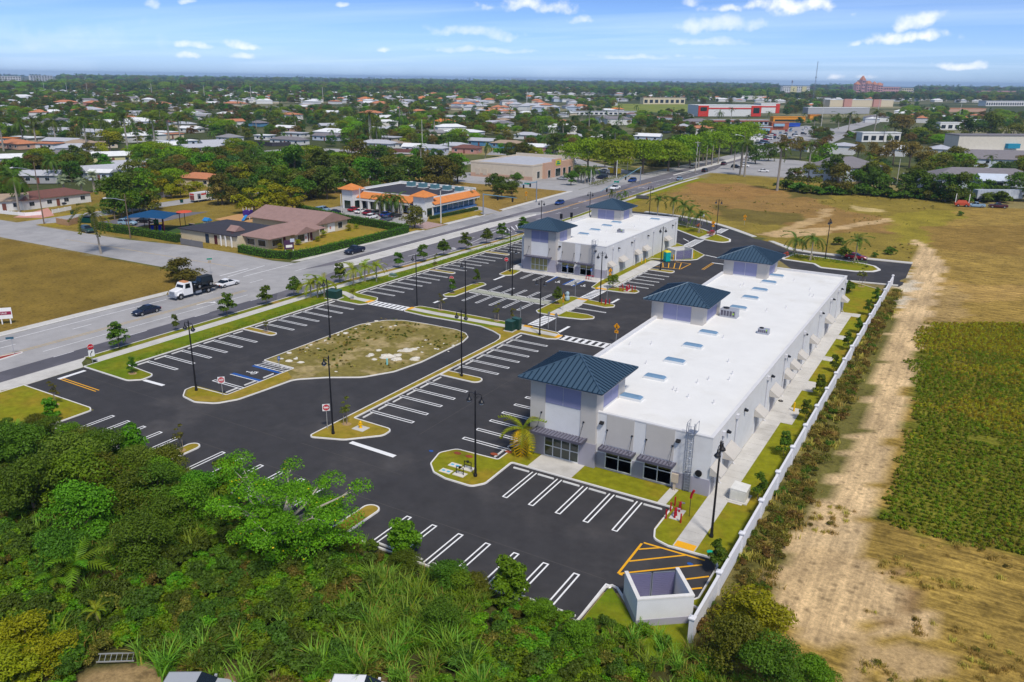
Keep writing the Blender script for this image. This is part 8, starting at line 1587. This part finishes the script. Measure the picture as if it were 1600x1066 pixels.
# town trees: pixel of the foot, height in pixels, kind
TL = [('spreading_tree', 918, 270, 55), ('spreading_tree', 960, 274, 56), ('spreading_tree', 1004, 272, 55), ('spreading_tree', 1044, 268, 50), ('spreading_tree', 1078, 258, 48), ('spreading_tree', 1112, 250, 46), ('spreading_tree', 1142, 241, 46), ('spreading_tree', 1166, 232, 42), ('lime_tree', 1060, 262, 46), ('lime_tree', 1098, 252, 40), ('spreading_tree', 890, 258, 36), ('shade_tree', 868, 240, 32),
      ('shade_tree_mid', 460, 286, 56), ('shade_tree', 505, 287, 52), ('shade_tree_mid', 432, 284, 46), ('olive_tree', 560, 268, 46), ('shade_tree', 590, 262, 36), ('yellow_tree', 398, 334, 40), ('yellow_tree', 432, 332, 43), ('yellow_tree', 458, 331, 38), ('lime_tree', 415, 330, 40),
      ('shade_tree_mid', 188, 334, 60), ('lime_tree', 232, 330, 56), ('shade_tree', 212, 324, 58), ('yellow_tree', 172, 236, 32), ('yellow_tree', 60, 262, 22), ('shade_tree', 120, 258, 30), ('yellow_tree', 283, 309, 27), ('yellow_tree', 305, 307, 24), ('yellow_tree', 268, 310, 22), ('shade_tree', 258, 296, 42), ('shade_tree_mid', 352, 292, 40), ('lime_tree', 372, 292, 36), ('shade_tree', 392, 288, 30), ('olive_tree', 330, 270, 30), ('olive_tree', 306, 262, 30), ('shade_tree', 345, 268, 36),
      ('olive_tree', 648, 357, 34), ('shade_tree_mid', 806, 292, 22), ('shade_tree_mid', 892, 290, 23), ('shade_tree', 784, 311, 34), ('shade_tree_mid', 800, 309, 26), ('shade_tree', 770, 300, 28), ('lime_tree', 945, 262, 26),
      ('shade_tree', 1240, 288, 26), ('olive_tree', 1262, 292, 36), ('olive_tree', 1310, 303, 46), ('shade_tree_mid', 1335, 303, 36), ('shade_tree', 1362, 305, 38), ('shade_tree_mid', 1378, 306, 34), ('shade_tree', 1412, 309, 38), ('shade_tree_mid', 1434, 310, 42), ('shade_tree', 1448, 311, 36), ('olive_tree', 1456, 313, 26), ('shade_tree', 1476, 316, 46), ('shade_tree_mid', 1494, 318, 46), ('lime_tree', 1516, 308, 34), ('shade_tree', 1540, 307, 28), ('shade_tree_mid', 1585, 310, 38), ('shade_tree', 1605, 315, 40), ('shade_tree', 1562, 313, 24),
      ('brown_tree', 1365, 262, 40), ('brown_tree', 1395, 258, 38), ('brown_tree', 1420, 262, 40), ('brown_tree', 1446, 266, 36), ('olive_tree', 1470, 282, 38), ('olive_tree', 1440, 287, 36), ('brown_tree', 1340, 248, 26), ('brown_tree', 1250, 250, 36), ('brown_tree', 1280, 250, 32), ('brown_tree', 1225, 245, 34), ('brown_tree', 1408, 214, 34), ('olive_tree', 1398, 206, 26), ('shade_tree', 1300, 285, 42), ('lime_tree', 1288, 272, 44), ('shade_tree', 1180, 256, 30), ('shade_tree', 1200, 252, 28), ('olive_tree', 1490, 268, 38), ('olive_tree', 1580, 230, 36), ('shade_tree', 1452, 214, 26), ('shade_tree_mid', 1545, 218, 38), ('shade_tree', 1510, 216, 30), ('olive_tree', 1500, 262, 28)]
rt = random.Random(41)
for k in range(26):   # belt behind the day-care and the mall
    f = k / 25; px = 415 + 300 * f; TL.append((rt.choice(['olive_tree', 'shade_tree_mid', 'olive_tree', 'shade_tree', 'lime_tree']), px, 316 - 20 * f + rt.uniform(-8, 3) - (8 if px > 560 else 0), rt.uniform(34, 50)))
allt = []
for kd, px, py, hp in TL:
    x, y = at(px, py); h = hp * screen(x, y)[2] / FPX * 1.06; allt.append(plant(kd, x, y, h, '', 'town trees beyond the lot and the road', wide=1.25 if kd == 'yellow_tree' else 1.))
for k in range(34):
    f = k / 33; x, y = at(1228 + 335 * f, 300 + 17 * f + rt.uniform(-3, 2)); allt.append(plant('round_shrub', x, y, rt.uniform(2.2, 4.2), '', 'shrubs along the field edge', wide=1.3))
hp_ = [(bo.location.x, bo.location.y) for bo in SC.objects if bo.get('category') in ('house', 'building')]
hx = np.array([p[0] for p in hp_]); hy = np.array([p[1] for p in hp_])
BADZ = [[(-131.5, 0), (-97, 0), (-97, 420), (-111, 440), (-131.5, 440)], [(-100, 0), (160, 0), (160, 345), (-100, 350)], [(-265, 8), (-126, 8), (-126, 124), (-300, 124), (-300, 98)], [(-228, 110), (-211, 110), (-208, 335), (-224, 335)], [(-205, 122), (-126, 122), (-126, 216), (-172, 216), (-205, 165)], [(-198, 216), (-126, 216), (-126, 336), (-185, 382), (-200, 320)],
        A((1115, 240), (1345, 240), (1345, 285), (1115, 285)), A((1165, 205), (1265, 205), (1265, 232), (1165, 232)), A((960, 159), (1095, 160), (1092, 175), (960, 173)), A((395, 240), (550, 230), (780, 233), (780, 246), (540, 262), (400, 262)), A((1380, 265), (1460, 265), (1460, 292), (1380, 292))]
def town_points(n, r0, r1, seed, clear):
    g = np.random.default_rng(seed); r = np.sqrt(r0 ** 2 + g.random(n) * (r1 ** 2 - r0 ** 2)); a = YAW + (g.random(n) - .5) * rad(74); X, Y_ = r * np.sin(a), r * np.cos(a); ok = np.ones(n, bool)
    for z in BADZ: ok &= ~inpoly(X, Y_, z)
    S_ = np.array([screen(a_, b_, 4.5)[:2] for a_, b_ in zip(X, Y_)])
    for x0, y0, x1, y1 in ((1080, 158, 1228, 190), (1170, 188, 1270, 230), (1285, 156, 1402, 180), (1338, 206, 1412, 226), (1478, 208, 1640, 246), (1216, 132, 1268, 150), (1330, 126, 1430, 150), (962, 159, 1092, 175), (1000, 152, 1075, 164), (888, 172, 1000, 182), (700, 158, 900, 172), (1230, 172, 1360, 186), (-5, 120, 90, 132), (1480, 160, 1640, 178)): ok &= ~((S_[:, 0] > x0) & (S_[:, 0] < x1) & (S_[:, 1] > y0) & (S_[:, 1] < y1))
    if clear: ok &= fbm(X, Y_, 45, 77) < .54
    ok &= ~((fbm(X, Y_, 380, 91) > .62) & (r > 700))
    if len(hx):
        for i in range(0, n, 4000):
            sl_ = slice(i, i + 4000); d = (X[sl_, None] - hx) ** 2 + (Y_[sl_, None] - hy) ** 2; ok[sl_] &= d.min(1) > 8.5 ** 2
            hr = np.hypot(hx, hy); t_ = (X[sl_, None] * hx + Y_[sl_, None] * hy) / hr; pd = np.abs(X[sl_, None] * hy - Y_[sl_, None] * hx) / hr; ok[sl_] &= ~(((hr - t_) > 0) & ((hr - t_) < 42) & (pd < 8)).any(1)
    return X[ok], Y_[ok]
KN = ['shade_tree', 'shade_tree_mid', 'olive_tree', 'brown_tree', 'blue_tree', 'lime_tree', 'yellow_tree', 'spreading_tree', 'pine_tree']
X, Y_ = town_points(2600, 190, 420, 9, True); o_ = np.argsort(np.hypot(X, Y_))
for i in o_[:150]: allt.append(plant(rt.choices(KN[:8], [6, 5, 5, 2, 2, 2, 1, 1])[0], X[i], Y_[i], rt.uniform(5.5, 9.5), '', 'town trees beyond the lot and the road'))
rest = o_[150:]
bykind = {}
for t in allt: bykind.setdefault(KK[t.name], []).append(t)
for k, os_ in bykind.items(): seq_labels(os_, TREES[k][0][4] + ' in the town beyond')
PX = [('royal_palm', 200, 238, 56), ('royal_palm', 136, 232, 44), ('royal_palm', 6, 236, 50), ('royal_palm', 58, 232, 46), ('royal_palm', 243, 232, 48), ('royal_palm', 266, 230, 46), ('royal_palm', 282, 222, 40), ('coconut_palm', 88, 226, 40), ('coconut_palm', 38, 228, 40), ('coconut_palm', 30, 332, 62), ('coconut_palm', 90, 286, 40), ('coconut_palm', 120, 222, 26), ('royal_palm', 580, 226, 48), ('coconut_palm', 590, 230, 34), ('royal_palm', 658, 268, 40), ('royal_palm', 679, 224, 42), ('coconut_palm', 360, 302, 30), ('coconut_palm', 420, 300, 44), ('coconut_palm', 758, 250, 26), ('royal_palm', 625, 196, 34), ('coconut_palm', 545, 198, 24), ('coconut_palm', 625, 205, 26),
      ('royal_palm', 1214, 298, 70), ('royal_palm', 1262, 276, 52), ('royal_palm', 1156, 274, 50), ('royal_palm', 1163, 276, 52), ('royal_palm', 1146, 266, 36), ('coconut_palm', 1282, 268, 40), ('royal_palm', 1091, 262, 38), ('royal_palm', 1103, 260, 38), ('royal_palm', 1112, 258, 36), ('royal_palm', 1122, 256, 36), ('royal_palm', 1086, 270, 26), ('royal_palm', 960, 234, 30), ('royal_palm', 920, 206, 30), ('royal_palm', 966, 186, 20), ('coconut_palm', 1122, 192, 18), ('royal_palm', 1142, 190, 20), ('royal_palm', 1200, 196, 20), ('royal_palm', 1366, 206, 32), ('royal_palm', 1325, 208, 30), ('coconut_palm', 1310, 202, 24), ('royal_palm', 1380, 222, 24), ('coconut_palm', 1385, 230, 20), ('royal_palm', 1270, 212, 26), ('royal_palm', 845, 228, 24), ('coconut_palm', 880, 212, 24)]
pl_ = []
for kd, px, py, hp in PX: x, y = at(px, py); pl_.append(palm(kd, x, y, hp * screen(x, y)[2] / FPX * 1.08, '', 'palms in the town beyond'))
for i in range(60):
    px, py = rt.uniform(0, 1000), rt.uniform(172, 225); x, y = at(px, py); pl_.append(palm(rt.choice(['royal_palm', 'coconut_palm', 'royal_palm', 'short_palm']), x, y, rt.uniform(7, 13), '', 'palms in the town beyond'))
for kd in ('royal_palm', 'coconut_palm', 'short_palm'): seq_labels([p for p in pl_ if KK[p.name] == kd], PALM[kd][3] + ' in the town beyond')
palm('leaning_palm', *at(158, 397), 10.6, 'tall leaning palm alone at the edge of the empty field', rz=rad(60)); palm('silver_palm', *at(101, 302), 6.4, 'left silver-grey fan palm behind the brown-roofed house', 'silver palms'); palm('silver_palm', *at(148, 300), 7.4, 'right silver-grey fan palm behind the brown-roofed house', 'silver palms'); palm('silver_palm', *at(128, 300), 5.0, 'low silver-grey fan palm between the two larger ones', 'silver palms')
for k, (px, py) in enumerate([(594, 338), (604, 337), (613, 336), (623, 337)]): palm('short_palm', *at(px, py), 6.8, 'slim palm before the mall front, %s from the left' % ordn(k), 'slim palms before the mall front')
for k, (px, py) in enumerate([(727, 322), (740, 320), (733, 322)]): palm('short_palm', *at(px, py), 5.6, 'slim palm at the mall glass side, %s of three' % ordn(k), 'slim palms at the mall side')
for k, (px, py) in enumerate([(908, 285), (914, 287), (919, 285), (926, 285), (903, 284)]): palm('short_palm', *at(px, py), 7.0, 'clustered palm with dense head by the store kerb, %s of five' % ordn(k), 'palm cluster at the corner store')
for k, (px, py) in enumerate([(967, 318), (955, 313), (976, 314)]): palm('short_palm', *at(px, py), 3.8, 'low palm behind the second blue tower, %s of three' % ordn(k), 'low palms behind the far tower')
hedge('hedge', 'planted hedge strip along the corner store frontage', [at(925, 291), at(950, 283), at(978, 276)], 3, 1.0, LM['olive'], .4, 5, gaps=.4)
plant('olive_tree', *at(285, 440), 4.6, 'ragged half-bare shrub tree at the empty field corner behind the tow truck', wide=1.5); plant('brush_tree_olive', *at(272, 432), 3.2, 'low scrub beside the ragged shrub tree at the field corner')
for k, (px, py, s) in enumerate([(1318, 401, 2.3), (1390, 398, 1.9), (1366, 402, 1.2), (1310, 383, 2.2), (1500, 337, 1.4)]): plant('round_shrub', *at(px, py), s, 'round green shrub on the dry ground beyond the right-hand entrance, %s from the left' % ordn([1, 3, 2, 0, 4][k]), 'shrubs beyond the right-hand entrance')
pm = [TREES[k][v][0] for k in KN for v in (0, 1)] + [PALM['royal_palm'][0]]
pts = [np.stack([X[rest], Y_[rest]], 1)]; scs = [NR.uniform(.75, 1.2, len(rest))]
for n, r0, r1, s, cl_, sd in ((5600, 420, 900, .95, True, 21), (12500, 900, 1900, 1.1, True, 22), (15000, 1900, 4200, 2.0, False, 23), (14000, 4200, 9500, 3.2, False, 24)):
    x, y = town_points(n, r0, r1, sd, cl_); pts.append(np.stack([x, y], 1)); scs.append(s * NR.uniform(.65, 1.25, len(x)))
pts = np.concatenate(pts); scs = np.concatenate(scs); wts = np.array([4.5, 4.5, 5, 5, 6, 6, 2.5, 2.5, 2, 2, 2.5, 2.5, 2.4, 2.4, 2, 2, .7, .7, 3]); ii = NR.choice(len(pm), len(pts), p=wts / wts.sum())
scatter('distant_trees', pm, np.c_[pts, np.where(np.hypot(pts[:, 0], pts[:, 1]) > 460, -.3, 0)], NR.random(len(pts)) * 6.28, scs, ii, 'dense tree cover of the suburb out to the horizon')
x, y = town_points(2600, 480, 3800, 61, False); b = MB(); rr2 = random.Random(6)
for i in range(len(x)):
    a, c, h = rr2.uniform(7, 13), rr2.uniform(5, 7), rr2.uniform(3.2, 5); i0 = len(b.v); m_ = rr2.choice([1, 1, 2, 2, 3, 1, 3, 4]); b.box(x[i] - a, x[i] + a, y[i] - c, y[i] + c, -.3, h, 0); hip(b, x[i] - a - .5, x[i] + a + .5, y[i] - c - .5, y[i] + c + .5, h + .1, h + rr2.uniform(1.4, 2.6), m=m_); b.rot(i0, rr2.choice([.1, .9, 1.6]), (x[i], y[i]))
o = b.build('distant_houses', [WALLC['white'], ROOFC['white'], ROOFC['pale'], ROOFC['terracotta'], ROOFC['lilac']]); o['kind'] = 'stuff'; o['label'] = 'tiny far roofs scattered through the tree cover'
sheet('meadow', A((965, 162), (1092, 163), (1088, 174), (1030, 176), (930, 172)), -.2, mat('meadow', (.20, .23, .02), .95, .2, .05, col2=(.13, .17, .02), c2scale=.02)); sheet('paved_lots', A((1165, 232), (1290, 228), (1340, 205), (1260, 196), (1180, 206)), -.2, M_OLD)
# foreground brush
def cane_mesh(name, n, L, m, m2, seed, spread=.5):
    g = np.random.default_rng(seed); V = []; lv = []
    for i in range(n):
        a = g.random() * 6.28; l = L * (.55 + .6 * g.random()); o = np.array((g.normal() * spread * .5, g.normal() * spread * .5, 0)); lean = .25 + .75 * g.random(); d = np.array((math.cos(a), math.sin(a), 0)); s = np.array((-d[1], d[0], 0)); w_ = .034 + .03 * g.random(); P = []
        for k in range(5): f = k / 4; P.append(o + d * l * lean * f * f * .75 + np.array((0, 0, l * (f - .38 * lean * f * f))))
        v_ = g.random()
        for k in range(4): w0, w1 = w_ * (1 - (k / 4) ** 2 * .9), w_ * (1 - ((k + 1) / 4) ** 2 * .9); V += [P[k] - s * w0, P[k] + s * w0, P[k + 1] + s * w1, P[k + 1] - s * w1]; lv.append(v_)
    nq = len(lv); return quad_mesh(name, np.array(V), lv, [m, m2], (np.repeat(g.random(nq // 4), 4) < .16).astype(int))
CANE = [cane_mesh('cane_grass', 70, 2.3, LM['cane'], LM['canedry'], 1), cane_mesh('cane_grass', 60, 1.9, LM['cane'], LM['canedry'], 2), cane_mesh('cane_grass', 80, 1.6, LM['lime'], LM['cane'], 3), cane_mesh('cane_grass', 60, 2.4, LM['cane'], LM['bright'], 4)]
def bushlet(name, R_, h, n, size, leaf, seed, leaf2=None):
    bl = crown_blobs(R_, h * .25, h * .8, 9, seed); c, nr, L, lv = blob_leaves(bl, n, size); return quad_mesh(name, leaf_quads(c, nr, L, .62), lv, [leaf, leaf2 or leaf], (NR.random(n) < .14).astype(int))
BUSH = [bushlet('leafy_bush', 1.1, 1.7, 1500, .15, LM['mid'], 1, LM['bright']), bushlet('leafy_bush', 1.2, 1.5, 1400, .17, LM['lime'], 2, LM['bright']), bushlet('leafy_bush', 1.0, 1.4, 1400, .13, LM['olive'], 3, LM['canedry']), bushlet('leafy_bush', 1.2, 1.9, 1500, .16, LM['dark'], 4, LM['mid']), bushlet('leafy_bush', .9, 1.1, 1200, .13, LM['bright'], 5, LM['lime']), bushlet('leafy_bush', 1.0, 1.2, 1100, .2, LM['hedge'], 6)]
WEED = [bushlet('weed', .8, .9, 380, .16, LM['brown'], 11, LM['canedry']), bushlet('weed', .8, .8, 380, .15, LM['olive'], 12, LM['brown']), bushlet('weed', .7, .7, 340, .15, LM['mid'], 13, LM['olive']), cane_mesh('cane_grass', 50, .8, LM['canedry'], LM['olive'], 14, .7)]
BR = [(-140, -4), (-112, 31), (-98, 38.5), (-88, 43.6), (-70.4, 45.3), (-20.9, 45.2), (-17.5, 46.6), (-13.1, 46.8), (-9.9, 45.5), (-7, 45.5), (-2, 46.5), (4, 48.5), (11, 48), (18, 30), (16, -4)]
g = np.random.default_rng(31); X = g.uniform(-135, 18, 9000); Y_ = g.uniform(6, 47, 9000); k = inpoly(X, Y_, BR) & ~inpoly(X, Y_, A((70, 1200), (120, 1056), (190, 1044), (250, 1048), (262, 1058), (370, 1062), (400, 1200))) & ~inpoly(X, Y_, A((140, 1075), (148, 1018), (216, 1010), (224, 1075))) & ~inpoly(X, Y_, A((500, 1200), (510, 1066), (620, 1066), (640, 1200)))
k &= (g.random(9000) < np.where(Y_ < 22, .35, 1)); X, Y_ = X[k], Y_[k]; nz_ = fbm(X, Y_, 7, 55)
ci = np.where(nz_ + g.normal(size=len(X)) * .10 > .60, g.integers(0, 4, len(X)), 4 + g.integers(0, 6, len(X))); edge = np.clip((46.6 - Y_) / 5, .7, 1); sc = (.75 + .5 * g.random(len(X))) * edge * np.where(X > -9.5, .75, 1)
scatter('undergrowth', CANE + BUSH, np.c_[X, Y_, np.zeros(len(X))], g.random(len(X)) * 6.28, sc, ci, 'tangled cane grass and leafy undergrowth in front of the lot')
X = g.uniform(-12.5, -9.0, 900); Y_ = g.uniform(44, 168, 900); k = X < -9.2 - .012 * (Y_ - 44) + 1.1 * (fbm(X, Y_, 5, 3) - .5); X, Y_ = X[k], Y_[k]
ox = g.uniform(-83.2, -65.5, 520); oy = g.uniform(75, 100, 520); kk = (fbm(ox, oy, 4, 13) > .5); ox, oy = ox[kk], oy[kk]
fx = g.uniform(-98, -12, 1500); fy = g.uniform(198, 330, 1500); kk = (fbm(fx, fy, 9, 23) > .60) & inpoly(fx, fy, [(-99, 235), (-77, 234), (-60, 224), (-44, 208), (-30, 199), (-12, 200), (-12, 320), (-100, 330)]); fx, fy = fx[kk], fy[kk]
n1, n2, n3 = len(X), len(ox), len(fx)
scatter('weeds', WEED, np.c_[np.r_[X, ox, fx], np.r_[Y_, oy, fy], np.r_[np.zeros(n1), np.full(n2, .1), np.zeros(n3)]], g.random(n1 + n2 + n3) * 6.28, np.r_[.45 + .6 * g.random(n1), .2 + .22 * g.random(n2), .22 + .3 * g.random(n3)], np.r_[g.choice([0, 1, 1, 2, 3, 3], n1), g.integers(1, 4, n2), g.integers(0, 4, n3)], 'low dry weeds and scrub')
cb = [bushlet('crop_plant', .27, .36, 44, .15, LM['crop'], 21, LM['cropy']), bushlet('crop_plant', .27, .36, 44, .15, LM['cropy'], 22, LM['crop']), bushlet('crop_plant', .30, .40, 44, .16, LM['crop'], 23)]
P = []
for r_ in np.arange(68, 158, .8):
    xs = np.arange(-6, 52, .38); xs = xs + g.normal(size=len(xs)) * .12; ys = r_ + g.normal(size=len(xs)) * .07; P.append(np.c_[xs, ys])
P = np.concatenate(P); jx = P[:, 0] + (fbm(P[:, 0], P[:, 1], 2.5, 61) - .5) * 3; k = inpoly(jx, P[:, 1], CROP) & (fbm(P[:, 0], P[:, 1], 6, 62) < .76); P = P[k]; yl = fbm(P[:, 0], P[:, 1], 8, 63) + .16 * np.clip((P[:, 1] - 100) / 40, -1, 1) + g.normal(size=len(P)) * .1
scatter('crop_plants', cb, np.c_[P, np.zeros(len(P))], g.random(len(P)) * 6.28, .7 + .6 * g.random(len(P)), np.where(yl > .56, 1, np.where(g.random(len(P)) < .5, 0, 2)), 'rows of low green crop plants')
X = g.uniform(-9, 40, 1400); Y_ = g.uniform(48, 76, 1400); k = fbm(X, Y_, 3.5, 81) > .55; X, Y_ = X[k], Y_[k]
scatter('stubble', [WEED[3], WEED[1]], np.c_[X, Y_, np.zeros(len(X))], g.random(len(X)) * 6.28, .25 + .3 * g.random(len(X)), (g.random(len(X)) < .05).astype(int), 'dry stubble tufts on the bare field')
for kd, px, py, z, h, lb in (('brush_tree', 45, 760, 3.5, 6.6, 'large dark brush tree at the left photo edge'), ('brush_tree_olive', 165, 742, 3.2, 5.4, 'olive vine-draped brush tree below the south-west stalls'), ('brush_tree_bright', 125, 800, 3.0, 5.6, 'bright green brush tree behind the banana plants'), ('brush_tree', 245, 765, 3.0, 5.6, 'dark brush tree left of the branchy tree'), ('brush_tree_olive', 262, 722, 2.2, 4.2, 'grey-olive brush tree beside the short stall island'), ('brush_tree', 215, 850, 2.6, 5.4, 'dark brush tree behind the papaya plant'), ('brush_tree_bright', 300, 790, 2.6, 4.8, 'fresh green brush tree under the branchy tree'),
                              ('brush_tree', 90, 870, 2.6, 5.0, 'shadowed dark brush tree round the banana plants'), ('brush_tree_bright', 720, 915, 1.6, 3.0, 'low green brush tree at the kerb between two bush trees'), ('brush_tree', 690, 965, 1.8, 3.4, 'dark leafy brush tree in the middle of the cane grass'), ('brush_tree_olive', 1150, 1000, 2.6, 4.8, 'yellow-tipped olive brush tree right of the boundary fence'), ('brush_tree', 1200, 1040, 2.4, 4.6, 'dark brush tree in the lower right beside the sandy track'), ('brush_tree_bright', 905, 1000, 1.4, 2.8, 'leafy brush tree below the dumpster enclosure'), ('brush_tree_bright', 1270, 1060, 1.4, 3.0, 'green shrub tree at the bottom edge by the sandy field')):
    x, y = at(px, py, z); plant(kd, x, y, h, lb)
kb = []
for k, (u, v, h, kd) in enumerate([(-86, 43.2, 2.8, 'brush_tree_olive'), (-82.5, 42.6, 3.4, 'brush_tree'), (-79.5, 43.4, 3.0, 'brush_tree_bright'), (-76, 42.5, 3.8, 'brush_tree_olive'), (-72.6, 42.8, 4.4, 'brush_tree'), (-66.5, 42.4, 4.4, 'brush_tree_olive'), (-63, 42.2, 3.6, 'brush_tree_bright'), (-58.5, 43, 3.4, 'brush_tree_bright'), (-50.5, 43.2, 3.0, 'brush_tree'), (-41.5, 43.4, 2.4, 'brush_tree_bright'), (-34.8, 43.4, 2.6, 'brush_tree'), (-30.4, 43.2, 3.2, 'brush_tree'), (-28.6, 44, 2.4, 'brush_tree_olive'), (-23, 44, 2.2, 'brush_tree_bright'), (-78, 37, 6, 'brush_tree'), (-71, 38.5, 6.2, 'brush_tree_olive'), (-66, 36.5, 6.2, 'brush_tree_bright'), (-60, 38.5, 5.4, 'brush_tree'), (-55, 37, 4.6, 'brush_tree')]): kb.append(plant(kd, u, v, h, '', 'brush trees crowding the south kerb', wide=1.15))
seq_labels(kb, 'brush tree crowding the south kerb of the lot')
for k, (px, py, z, h) in enumerate([(30, 990, 1.8, 3.4), (85, 1015, 1.5, 2.8), (15, 1045, 1.5, 3.0), (1185, 950, 2.6, 4.0)]): x, y = at(px, py, z); plant('yellow_brush', x, y, h, ['yellow-green bush at the lower left edge', 'yellow-green bush nearest the lying ladder', 'yellow-green bush in the bottom left corner', 'yellow-flecked bush outside the fence by the enclosure'][k], wide=1.3)
x, y = at(432, 790, 4.5); t = thing('brush_tree', 'large bright green tree with pale bare limbs reaching over the lot', 'tree', (x, y, 0), world=True); q = random.Random(77); b = MB(); bl = []
b.tube([(x, y, -.1), (x + .2, y + .1, 1.5), (x, y + .2, 2.6)], [.36, .3, .24], 8)
for i in range(44):
    a = q.uniform(0, 6.28); rr_ = q.uniform(1.2, 7.6); zz = 3.6 + q.uniform(-.5, 1) * (4.4 if rr_ < 4.5 else 2.6); e = Vector((x + rr_ * math.cos(a), y + .85 * rr_ * math.sin(a), zz)); s = Vector((x, y + .2, 2.4)); m1 = s.lerp(e, .4) + Vector((q.uniform(-.3, .3), q.uniform(-.3, .3), q.uniform(-.1, .5))); m2 = s.lerp(e, .75) + Vector((q.uniform(-.3, .3), q.uniform(-.3, .3), q.uniform(0, .4)))
    b.tube([tuple(s), tuple(m1), tuple(m2), tuple(e)], [.15, .10, .06, .02], 5); s_ = q.uniform(.85, 1.4); bl.append((e.x, e.y, e.z, s_ * 1.1, s_ * 1.1, s_ * .85))
    for j in range(2): e2 = m2 + Vector((q.uniform(-1.2, 1.2), q.uniform(-1.2, 1.2), q.uniform(0, .9))); b.tube([tuple(m2), tuple(e2)], [.035, .012], 4); bl.append((e2.x, e2.y, e2.z - .2, .75, .75, .6))
b.build('limbs', M_BARKP, t); c, nr, L, lv = blob_leaves(bl, 34000, .19, .5, .2); c -= np.array((x, y, 0)); mi = np.where(NR.random(34000) < .008, 1, 0); link('crown', quad_mesh('branchy_crown', leaf_quads(c, nr, L, .55), lv, [LM['limb'], LM['palmold']], mi), t)
def banana(px, py, z, n, L, label, fk='banana'):
    x, y = at(px, py, z); t = thing('banana_plant', label, 'plant', (x, y, 0)); b = MB(); b.tube([(0, 0, 0), (.05, 0, z)], [.14, .09], 7); b.build('stem', mat('banana_stem', (.18, .17, .06), .8, .2, 3), t); r = random.Random(int(px))
    for i in range(n): o = link('leaf', FR[fk][2], t); o.location = (.05, 0, z); o.rotation_euler = (0, -rad(r.uniform(15, 65)), i * 2.4 + r.uniform(-.3, .3)); s = L * r.uniform(.8, 1.15); o.scale = (s, s * .75, s)
    return t
banana(118, 885, 2.4, 9, 1.3, 'large bright banana plant with splayed leaves in the dark brush'); banana(85, 905, 1.8, 6, .95, 'smaller banana plant left of the large one'); banana(150, 955, 2.3, 10, .55, 'papaya plant with a pale slanting stem above the ladder', 'palmy')
HAZE = 0.00009
# air
b = MB(); b.box(-11500, 6500, -420, 14300, -1.5, 64); hz = b.build('haze', []); hz['kind'] = 'stuff'; hz['label'] = 'thin blue air'
m = bpy.data.materials.new('haze'); m.use_nodes = True; t = m.node_tree; t.nodes.clear(); o = N(t, 'ShaderNodeOutputMaterial'); v = N(t, 'ShaderNodeVolumePrincipled'); v.inputs['Color'].default_value = (.47, .68, 1.0, 1); v.inputs['Density'].default_value = HAZE; v.inputs['Anisotropy'].default_value = 0.0
t.links.new(v.outputs[0], o.inputs['Volume']); hz.data.materials.append(m)
